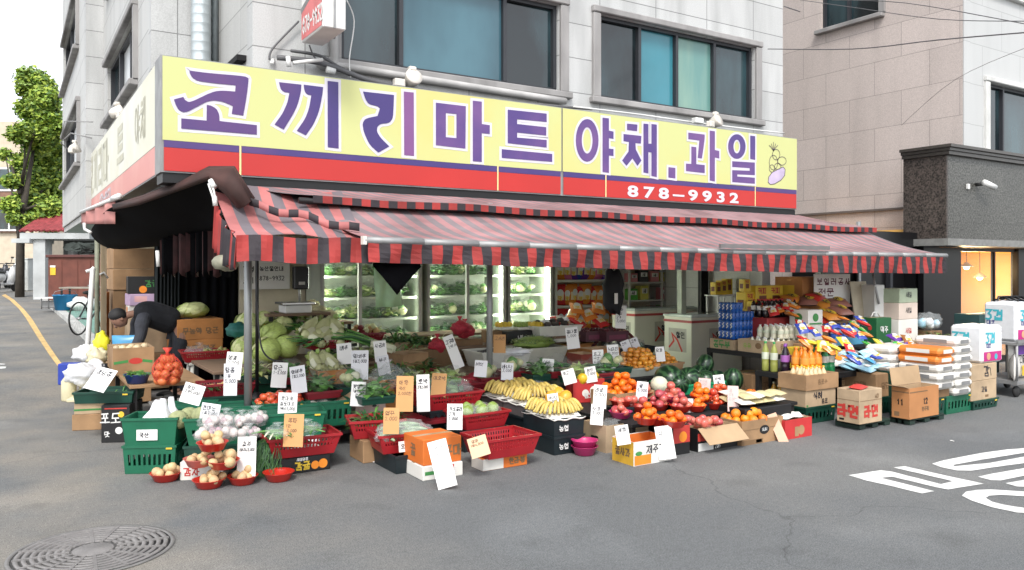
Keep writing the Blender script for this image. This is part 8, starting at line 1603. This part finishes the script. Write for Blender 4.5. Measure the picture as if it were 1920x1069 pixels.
# rice sacks on green crates
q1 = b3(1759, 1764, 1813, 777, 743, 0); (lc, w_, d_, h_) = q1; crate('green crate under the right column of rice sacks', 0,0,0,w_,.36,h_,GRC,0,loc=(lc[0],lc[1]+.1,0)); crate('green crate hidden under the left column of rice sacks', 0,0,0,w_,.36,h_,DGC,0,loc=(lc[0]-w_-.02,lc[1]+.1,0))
SAK = mat('white_rice_sack', (.66,.64,.6), .5, .1, 6); SAO = mat('orange_rice_sack', (.68,.2,.03), .5, .1, 6); GREY = mat('grey_print', (.22,.22,.22), .6)
def sack(nm, m, pm):
    mb = MB(); mb.box((0,0,.049),(.36,.52,.096), m, ch=.034); mb.ball((0,0,.05),(.165,.24,.051), m, 14, 8)
    fr = (Vector((0,-.2605,0)),Vector((1,0,0)),Vector((0,0,1)),Vector((0,-1,0))); rect(mb, fr, -.1,.03,.1,.075, pm, .001); fr = (Vector((-.1805,0,0)),Vector((0,-1,0)),Vector((0,0,1)),Vector((-1,0,0))); rect(mb, fr, -.14,.03,.14,.075, pm, .001)
    return Proto(tag(mb.build('rice_sack'), nm, 'sack'))
sw_, so_ = sack('white', SAK, GREY), sack('orange', SAO, WHB); cx_, cy_ = lc[0], lc[1]+.1
for c in range(2):
    for L in range(7 if c else 5):
        z = h_+.005+.098*L+(0 if c else .0); P_ = so_ if (c == 0 and L >= 3) else sw_
        P_.put((cx_-.0-.38*(1-c)-.02, cy_+rnd.uniform(-.02,.02), z + (.1 if c == 0 else 0)), rnd.uniform(-.06,.06), f'{"orange" if P_ is so_ else "white"} rice sack in the {["left","right"][c]} column of the sack pile', f'{"orange" if P_ is so_ else "white"} rice sacks, {["left","right"][c]} column')
carton('dark carton under the left column of rice sacks', (cx_-.4, cy_, h_+.003), .36,.36,.098, BROWNB, 0)
for k in range(3): sw_.put((cx_-.5+.02*k, cy_+.42, .5+.1*k), 1.57, 'white rice sack lying crosswise behind the sack pile', 'rice sacks lying behind the sack pile')
crate('dark crate under the crosswise rice sacks', 0,0,0,.5,.36,.49,DGC,0,loc=(cx_-.48,cy_+.42,0))
# toilet paper on cartons
(lc, w_, d_, h_) = b3(1806, 1812, 1859, 769, 752, 0); crate('dark green crate under the pale printed cartons at the right', 0,0,0,w_,.4,h_,DGC,0,loc=(lc[0],lc[1]+.1,0)); bx_, by_ = lc[0], lc[1]+.1
h2 = .22
carton('lower pale kraft carton with black print at the right', (bx_-.02,by_,h_+.002), w_,.38,.24, KRAFT2, 0, P=[('t','front','과일',-.0,.1,.06,.009,INKB),('r','front',.02,.03,.1,.06,BROWNB)]); carton('upper pale kraft carton with a big black letter at the right', (bx_-.02,by_,h_+.244), w_*1.02,.38,.2, KRAFT2, .0, P=[('t','front','감',.05,.05,.12,.016,INKB),('l','front',[(.0,.17),(.14,.14),(.16,.05)],.012,INKB)])
TPW = mat('tissue_pack_film', (.7,.71,.73), .25, .06, 8, .3, 12)
def tissue(c, w, d, h, lab, rz=0):
    o = thing('tissue_pack', lab, 'tissue pack', c, rz); mb = MB()
    mb.box((0,0,h/2),(w,d,h),TPW,ch=.03)
    for i in range(4):
        for j in range(3): mb.ball(((i-1.5)*w/4.2, (j-1)*d/3.2, h-.01),(w/8.5,d/6.5,.02),TPW,10,5)
    mb.build('film', o); mb = MB(); fr = face('front', w, d, h); fl = face('left', w, d, h)
    tq = mat('turquoise_print', (.05,.42,.5), .4); nv = mat('navy_print', (.02,.03,.2), .4); mg = mat('magenta_print', (.5,.02,.2), .4)
    for f in (fr, fl): write(mb, f, '3겹', -w*.32, h*.55, h*.25, h*.05, tq, .95, off=.004); write(mb, f, '데코', -w*.3, h*.42, h*.1, h*.018, nv, .95, off=.004)
    rect(mb, fr, -w*.42, h*.05, w*.42, h*.3, mg, .002); disc(mb, fr, -w*.2, h*.18, h*.1, mat('teddy_print', (.6,.35,.2), .5), .004); disc(mb, fr, w*.15, h*.16, h*.08, mat('turquoise_print', 0), .004); mb.build('print', o)
tissue((bx_+.2,by_+.02,h_+.446), .5,.4,.46, 'white tissue pack with turquoise letters on the pale kraft cartons')
# trolley with pet food and another tissue pack
tq = G(1875, 748, 0); TX, TY = tq.x+.72, tq.y+.2; o = thing('hand_trolley', 'grey metal trolley at the right edge carrying sacks and a tissue pack', 'trolley', (TX,TY,0))
mb = MB(); mb.box((0,0,.2),(.95,.6,.05),ALU); mb.build('deck', o); mb = MB(); mb.box((0,0,.72),(.95,.6,.03),ALU); mb.box((0,-.3,.75),(.95,.02,.04),ALU); mb.build('upper_shelf', o)
for i in (-1,1):
    for j in (-1,1): mb = MB(); mb.tube([(i*.45,j*.28,.2),(i*.45,j*.28,.76)],.018,ALU,8); mb.build('post', o); mb = MB(); mb.lathe([(0,-.02),(.07,-.02),(.075,0),(.07,.02),(0,.02)], mat('tyre_rubber',0), 14, Matrix.Translation((i*.38,j*.24,.075)) @ Matrix.Rotation(R(90),4,'X')); mb.build('wheel', o)
o = pack('pet_food_sack', 'white sack with violet band and yellow print on the trolley deck', 'sack', .5,.16,.5, SAK, (TX-.1,TY-.12,.228), 0, None, [('r',-.2,.33,.2,.45,mat('violet_print', (.12,.03,.28), .4)),('t','고양이',0,.22,.1,.014,INKB),('r',-.05,.04,.16,.18,INKY),('d',-.12,.1,.06,mat('cat_print', (.45,.38,.3), .6))]); pack('pet_food_sack', 'plain white sack lying left on the trolley deck', 'sack', .34,.14,.34, SAK, (TX-.34,TY-.2,.228), .4)
tissue((TX+.02,TY,.738), .58,.45,.52, 'large white tissue pack on top of the metal trolley', -.1); # clothes rail outside the cafe
q = D(1880,590,12.6); RX, RY = q.x, q.y; o = thing('clothes_rail', 'black clothes rail standing in front of the cafe window', 'clothes rail', (RX,RY,0), R(-12))
mb = MB(); zr = D(1880,556,12.6).z; mb.tube([(-.1,0,0),(-.1,0,zr),(1.3,0,zr),(1.3,0,0)],.015,BKP,8); mb.build('frame', o)
for k in range(9):
    m_ = [mat('cloth_white',(.6,.6,.62),.8,.1),mat('cloth_navy',(.02,.025,.05),.8,.2),mat('cloth_blue',(.2,.28,.4),.8,.2)][[0,0,1,2,1,0,1,1,2][k]]; mb = MB(); mb.sheet([[(.0+.02*math.sin(j+i), (j/6-.5)*.36*(.7+.3*i/5), -i*.1) for j in range(7)] for i in range(7)], m_); mb.tube([(0,-.14,0),(0,0,.05),(0,.14,0)],.006,BKP,6)
    a = R(-12); lx = .02+.13*k; tag(mb.build('garment', loc=(RX+lx*math.cos(a), RY+lx*math.sin(a), zr-.06), rz=a, solid=.025), f'{["white","white","navy","blue grey","navy","white","navy","navy","blue grey"][k]} garment hanging on the black clothes rail', 'garment', 'garments on the clothes rail')
carton('dark teal box behind the tissue packs below the clothes rail', (RX-.1,RY+.35,.0), .6,.4,1.0, mat('teal_board',(.02,.06,.06),.7), 0)
# loose bright packets heaped between the drinks and the sacks
for hi, (x0, x1, y0, y1, d, n, ks, wh) in enumerate(((1515,1602,640,668,9.5,10,(0,1,2,2),'heaped behind the yellow boxes of the lower rack'),(1592,1662,664,690,9.25,9,(8,8,9,4),'spread left of the right black pallet'),(1640,1735,652,676,9.9,14,(7,5,2,0),'over the dark green potato crates'),(1440,1510,572,596,10.75,12,(0,5,0,1),'above the red capped bottles'),(1590,1640,600,640,10.4,10,(1,4,7,0),'between the noodle packs and the green drinks carton'),(1500,1610,612,636,10.1,9,(0,4,0,4),'around the detergent bottles'),(1690,1760,640,662,10.1,8,(3,7,5,1),'behind the orange rice sacks'))):
    for k in range(n):
        c = ks[k % 4]; P_ = (snp+[bbp, bb2])[c]; nm = (SNC[c][0] if c < 8 else ['pale blue','sky blue'][c-8])
        P_.put(D(x0+(x1-x0)*((k*.618) % 1), y0+(y1-y0)*k/n, d-.35*k/n), 0, f'{nm} packet {wh}', f'{nm} packets {wh}', rot=(R(rnd.uniform(-82,-50)), rnd.uniform(-.3,.3), rnd.uniform(-.9,.6)), sc=rnd.uniform(.46,.66))
# more bagged vegetables tucked between the trays
for k, (px, py, d, t_, lab) in enumerate(((480,712,8.4,1,'pale greens below the left end of the cabbage heap'),(545,712,8.4,0,'greens in front of the cabbage heap'),(655,730,8.1,2,'whites left of the open white carton'),(600,738,7.9,0,'greens above the right green crate'),(845,722,8.9,1,'pale greens at the rim of the left maroon tray'),(915,712,9.0,2,'whites at the rim of the right maroon tray'),(1010,706,9.0,0,'greens under the fern tub'),(1045,700,9.1,3,'cucumbers below the sprout tub'),(1085,712,8.9,1,'pale greens behind the yellow melons'),(1120,704,9.1,3,'cucumbers left of the golden persimmon heap'),(1150,694,9.3,2,'whites touching the golden persimmon heap'),(965,700,9.1,2,'whites behind the ginger packs'),(700,748,7.7,0,'greens on the rim of the open brown carton'),(760,728,8.5,1,'pale greens right of the bulging clear bag'))):
    q = D(px, py, d); vb[t_][1].put(q, k, 'bagged '+lab, None, sc=1.1)
    crate('small dark tray under the bagged '+lab, 0,0,0,.34,.28,.07,[DGC,MRC][k % 2],0,loc=(q.x,q.y,q.z-.035),rows=(),tags=False,name='vegetable_tray',cat='tray')
# ================================================================ PRICE CARDS
GM = mat('grey_marker', 0) if 'grey_marker' in MATS else INKB
C = card
C(330,713,378,757,7.35,[('참외',.24,.15),('3개5,000',.18,.1)],'white card tilted over the melon crate in the second row',roll=16,lean=18)
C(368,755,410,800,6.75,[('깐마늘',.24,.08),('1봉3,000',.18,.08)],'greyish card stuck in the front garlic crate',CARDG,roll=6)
C(419,660,452,712,7.9,[('생강',.2,.1),('2,000',.16,.1)],'upper white card of the pair beside the left post',roll=3); C(417,682,446,742,7.6,[('땅콩',.2,.1),('1봉',.14,.1),('5,000',.14,.1)],'lower long white card of the pair beside the left post',CARDG,roll=-2,lean=6)
C(442,820,481,893,6.4,[('감자',.15,.25),('1바구니3,000',.1,.1)],'long white card standing behind the potato bowls',lean=8,roll=-2)
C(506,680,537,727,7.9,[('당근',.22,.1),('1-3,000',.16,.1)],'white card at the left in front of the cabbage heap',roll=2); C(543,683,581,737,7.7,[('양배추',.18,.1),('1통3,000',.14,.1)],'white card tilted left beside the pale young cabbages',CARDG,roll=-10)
C(519,737,556,793,7.0,[('토마토',.17,.15),('찰토마토',.15,.1),('1박스5,000',.14,.08)],'white card standing in front of the tomatoes',roll=1,lean=6); C(530,778,568,838,6.45,[('쪽파',.18,.2),('1단',.12,.1),('3,000',.12,.15)],'tan card in the long red basket',CARDB,roll=0,lean=8,ink=mat('brown_marker',0))
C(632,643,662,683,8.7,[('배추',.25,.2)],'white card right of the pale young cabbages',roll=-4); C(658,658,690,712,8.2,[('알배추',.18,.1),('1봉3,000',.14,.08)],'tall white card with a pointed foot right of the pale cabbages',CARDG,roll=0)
C(655,716,684,762,7.6,[('깻잎',.2,.1),('1봉1,000',.15,.1),('국산',.15,.3)],'white card inside the open white carton',roll=3); C(702,638,729,678,8.9,[('시금치',.25,.1)],'upper white card above the bulging clear bag',roll=-6); C(708,664,737,704,8.6,[('부추',.24,.2)],'lower white card tucked in the bulging clear bag',CARDG,roll=-10)
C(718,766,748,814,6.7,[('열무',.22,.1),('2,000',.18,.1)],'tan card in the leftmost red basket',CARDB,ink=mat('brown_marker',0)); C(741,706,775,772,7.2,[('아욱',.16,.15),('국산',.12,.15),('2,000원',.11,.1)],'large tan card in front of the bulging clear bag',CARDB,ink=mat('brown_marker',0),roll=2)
C(780,703,808,772,7.5,[('호박',.16,.15),('3개2,000',.1,.08)],'tall white card left of the zucchini heap',roll=-3); C(806,700,836,744,7.9,[('애호박',.22,.1)],'tan card peeking out behind the tall white card',CARDB,ink=mat('brown_marker',0),roll=3)
C(838,758,867,806,6.5,[('브로콜리',.2,.15),('2개',.18,.1),('3,000',.14,.1)],'white card with a yellow strip in front of the zucchini basket',lean=6); mb = MB(); 
C(842,617,882,690,9.2,[('고구마',.14,.1),('1박스',.12,.2)],'long white card leaning left of the middle post',roll=-22); C(887,675,913,707,8.5,[('버섯',.26,.1)],'greyish card on the maroon trays left of the middle post',CARDG,roll=5)
C(925,628,948,662,9.2,[('고사리',.24,.1)],'tan card standing in the fern tub',CARDB,ink=mat('brown_marker',0)); C(938,680,963,713,8.7,[('바나나',.26,.1),('3,000',.2,.1)],'white card behind the rear bananas',CARDG,roll=4)
C(1015,673,1038,702,9.0,[('더덕',.24,.1),('5,000',.2,.1)],'small white card in front of the green sprouts',roll=2); C(1062,612,1090,654,9.9,[('콩나물',.2,.1),('1,000',.16,.1)],'white card below the mushroom tub',roll=-7)
C(1055,688,1086,720,8.5,[('망고',.26,.1)],'white card with orange edge above the yellow melons',roll=-14); C(1098,686,1123,717,8.7,[('참외',.26,.2),('5,000',.2,.2)],'white card left of the tall tangerine heap',roll=-8)
C(1112,656,1134,694,9.3,[('표고',.22,.1),('국산',.18,.1),('4,000',.16,.1)],'white card by the orange brown carton on the back step',roll=-2); C(1140,646,1164,688,9.5,[('느타리',.2,.1),('2,000',.16,.1)],'white card right of it on the back step, before the persimmons',roll=-4)
C(1152,572,1175,616,10.9,[('과자',.16,.1),('세일',.14,.1),('2개',.14,.1),('3,000',.14,.1)],'tall white card hanging at the end of the snack shelf',roll=4); C(1166,632,1192,660,10.2,[('오이',.26,.1)],'left one of two slanting white cards before the long freezer',CARDG,roll=-22); C(1184,627,1208,657,10.3,[('고추',.26,.1)],'right one of two slanting white cards before the long freezer',CARDG,roll=-22)
C(1230,650,1249,678,9.9,[('단감',.26,.1)],'small rounded white card on the persimmon heap',roll=-3); C(1110,722,1137,766,7.9,[('감귤',.22,.1),('5,000',.18,.1)],'white card in front of the red printed carton',roll=3); C(1105,758,1131,797,7.5,[('사과',.24,.1),('3,000',.18,.1)],'white card standing in the open brown carton of film',roll=4)
C(1028,736,1054,774,7.6,[('바나나',.2,.1),('4,000',.16,.1)],'white card leaning over the front bananas',roll=-10); C(1190,715,1214,752,8.2,[('귤',.26,.2),('5,000',.2,.1)],'white card between the tangerine heap and the white melon',CARDG,roll=5)
C(1155,795,1186,834,6.95,[('배즙',.26,.2)],'white card leaning in the citrus carton',roll=-10); p = G(1254, 861, 0); C(1233,798,1272,861,7.1,[('귤',.2,.15),('5,000',.12,.15)],'large white card leaning right behind the citrus carton',roll=-8,lean=14,ink=mat('grey_marker',0))
C(1280,748,1302,782,8.1,[('대추',.22,.1),('방울',.18,.1),('5,000',.18,.1)],'white card in front of the tangerine bowls',roll=2); C(1308,709,1332,738,8.7,[('토마토',.2,.1),('5,000',.18,.1)],'pinkish card left before the watermelons',CARDP,roll=4,ink=mat('grey_marker',0)); C(1340,702,1363,738,8.8,[('수박',.22,.1),('1통',.18,.1)],'white card right before the watermelons',roll=-6)
C(1363,724,1386,772,8.1,[('감',.16,.15),('5개',.14,.1),('3,000',.13,.1)],'tall pinkish card among the persimmon bowls',CARDP,roll=3,ink=mat('grey_marker',0)); p = G(1478,832,0); C(1455,772,1488,833,7.95,[('오렌지',.12,.1)],'long pinkish card leaning against the red carton down to the road',mat('salmon_card',(.62,.4,.28),.75),roll=-16,lean=22,ink=mat('brown_marker',0))
# ================================================================ THE MAN BENDING OVER THE CARTONS
def person():
    o = thing('person', 'man in a dark vest bending over the cartons at the left side of the shop', 'person', (1.91,11.35,0)); SK = mat('skin', (.3,.16,.11), .55, .1, 6); VE = mat('dark_vest', (.009,.01,.014), .85, .4, 5, .9, 9); SL = mat('grey_sleeve', (.045,.048,.06), .85, .3, 6, .9, 11); TR = mat('dark_trousers', (.025,.027,.035), .85, .3, 5, .9, 9); HR = mat('dark_hair', (.012,.011,.012), .7, .3, 20); SHO = mat('dark_shoe', (.02,.02,.02), .6)
    def skin(name, vs, es, rad, m, par, root=0, sub=2):
        me = bpy.data.meshes.new(name); me.from_pydata(vs, es, []); me.materials.append(m); ob = bpy.data.objects.new(name, me); COL.objects.link(ob); ob.parent = par
        ob.modifiers.new('skin', 'SKIN'); sk = me.skin_vertices[0]
        for i, r in enumerate(rad): sk.data[i].radius = (r, r) if not isinstance(r, tuple) else r; sk.data[i].use_root = (i == root)
        s = ob.modifiers.new('sub', 'SUBSURF'); s.levels = sub; s.render_levels = sub
        for p in me.polygons: p.use_smooth = True
        return ob
    # facing -x; pelvis .93 high, trunk bent forward, arms reaching down into the cartons
    V = [(0,0,.93),(-.18,.0,1.06),(-.38,.0,1.14),(-.54,0,1.15),(-.63,0,1.13),(-.72,0,1.08),  # spine, neck, skull
         (-.48,.19,1.11),(-.5,.24,.86),(-.6,.2,.66),(-.64,.19,.6),(-.48,-.19,1.11),(-.5,-.25,.86),(-.6,-.21,.66),(-.64,-.2,.6),
         (.02,.1,.88),(-.08,.12,.48),(.03,.13,.09),(-.1,.14,.05),(.02,-.1,.88),(-.05,-.12,.48),(.06,-.13,.09),(-.07,-.14,.05)]
    E = [(0,1),(1,2),(2,3),(3,4),(4,5),(2,6),(6,7),(7,8),(8,9),(2,10),(10,11),(11,12),(12,13),(0,14),(14,15),(15,16),(16,17),(0,18),(18,19),(19,20),(20,21)]
    Rr = [.06,.07,.06,.05,.05,.06,.03,.03,.03,.03,.03,.03,.03,.03,.05,.065,.045,.04,.1,.065,.045,.04]
    skin('body', V, E, Rr, SK, o)
    skin('vest', [(.0,0,.98),(-.18,0,1.07),(-.38,0,1.15),(-.58,0,1.16)], [(0,1),(1,2),(2,3)], [(.2,.2),(.2,.19),(.22,.2),(.14,.13)], VE, o)
    for s_ in (1,-1):
        k = 6 if s_ > 0 else 10; skin('sleeve', [V[2], V[k], V[k+1], V[k+2]], [(0,1),(1,2),(2,3)], [.1,.1,.075,.06], SL, o, 1)
        k = 14 if s_ > 0 else 18; skin('trouser_leg', [V[0], V[k], V[k+1], V[k+2]], [(0,1),(1,2),(2,3)], [.15,.115,.08,.06], TR, o, 1)
        mb = MB(); f = V[k+3]; mb.ball((f[0]-.03, f[1], .045), (.14,.05,.045), SHO, 12, 8); mb.build('shoe', o)
        h = V[9 if s_ > 0 else 13]; hv = []; he = []; hr = []
        hv.append(h); hr.append(.028); hv.append((h[0]-.03,h[1],h[2]-.06)); hr.append((.04,.018)); he.append((0,1))
        skin('palm', hv, he, hr, SK, o, 0, 1)
        for fi in range(4):
            y = h[1]+(-.03+.02*fi); L = [.06,.072,.068,.052][fi]; skin('finger', [(h[0]-.028,y,h[2]-.055),(h[0]-.04,y,h[2]-.06-L*.5),(h[0]-.03,y,h[2]-.06-L)], [(0,1),(1,2)], [.0095,.0085,.007], SK, o, 0, 1)
        skin('thumb', [(h[0]-.01,h[1]-.03*s_,h[2]-.02),(h[0]-.035,h[1]-.05*s_,h[2]-.05),(h[0]-.05,h[1]-.045*s_,h[2]-.08)], [(0,1),(1,2)], [.011,.01,.008], SK, o, 0, 1)
    # head: face looks down and to -x
    M = Matrix.Translation((-.72,0,1.08)) @ Matrix.Rotation(R(-58),4,'Y')
    mb = MB(); mb.ball((0,0,0),(.098,.078,.115), SK, 22, 16, M, lambda v: 1-.12*max(0,-v[2])*(1 if v[0] > 0 else .3)); mb.ball((-.1,0,-.015),(.022,.015,.025), SK, 10, 8, M)
    for s_ in (1,-1): mb.ball((.01,.08*s_,-.005),(.022,.01,.032), SK, 10, 8, M)
    mb.ball((-.085,0,-.062),(.012,.028,.008), mat('lips',(.35,.14,.12),.5), 10, 6, M); mb.build('head', o)
    for s_ in (1,-1): mb = MB(); mb.ball((-.088,.03*s_,.015),(.009,.012,.008), mat('eye_dark',(.03,.02,.02),.3), 10, 6, M); mb.build('eye', o)
    mb = MB(); mb.ball((.018,0,.036),(.112,.098,.112), HR, 20, 14, M, lambda v: 1 if v[0]*.9+v[2]*.6 > -.25 else .82); mb.build('hair', o)
    return o
person()
# cartons piled behind and beside the man
for k, (x, y, z, w_, d_, h_, m_, lab) in enumerate(((1.75,13.0,.06,1.0,.5,.55,KRAFT,'wide brown carton at the bottom of the pile behind the man'),(1.75,13.0,.612,1.0,.5,.5,KRAFT,'wide brown carton second from the bottom behind the man'),(1.75,13.0,1.115,1.02,.5,.3,BROWNB,'dark brown carton third in the pile behind the man'),(1.75,13.0,1.42,1.04,.52,.3,KRAFT,'wide olive brown carton under the tarp behind the man'),(1.75,13.0,1.725,1.04,.5,.3,KRAFT,'topmost olive brown carton behind the man'))): carton(lab, (x,y,z), w_,d_,h_, m_, .02*k)
for k, (z, h_, m_, lab, pr) in enumerate(((.05,.5,KRAFT,'brown carton at the bottom of the bright printed pile near the man',()),(.553,.5,KRAFT2,'pale brown carton in the bright printed pile near the man',()),(1.055,.16,WHB,'white and orange printed carton above the man',[('r','front',-.25,.02,-.02,.14,INKO),('r','left',-.1,.02,.1,.14,INKO)]),(1.218,.16,mat('lilac_board',(.5,.36,.52),.7),'lilac and red printed carton above the white one',[('r','front',.12,.02,.28,.14,INKR),('r','front',-.28,.05,-.12,.13,mat('pink_print',(.7,.4,.4),.6))]),(1.381,.24,BLB,'black carton with orange print on top of the bright pile',[('d','front',-.15,.06,.05,INKO),('d','front',.12,.07,.05,INKO),('t','front','감귤',-.04,.1,.08,.012,INKG)]))): carton(lab, (1.72,12.25,z), .68,.42,h_, m_, [0,.05,-.04,.03,-.06][k], P=pr)
pack('blue_bag', 'blue printed bag under the hands of the man', 'bag', .34,.12,.3, BLU2, D(236,655,10.2)-Vector((0,0,.12)), -.4, None, [('d',.05,.15,.05,INKY),('d',-.06,.1,.04,INKW)]); q = D(238,655,10.3)
carton('tall brown carton the man is reaching into', (q.x+.0, q.y-.1, .03), .5,.4,max(.2,q.z-.16), KRAFT, 0)
mb = MB(); mb.box((0,0,.45),(.05,.3,.9), ORB); tag(mb.build('cardboard_sheet', loc=D(197,600,11.4)-Vector((0,0,.5)), rz=-.3), 'orange brown cardboard sheet standing behind the wooden post', 'board')
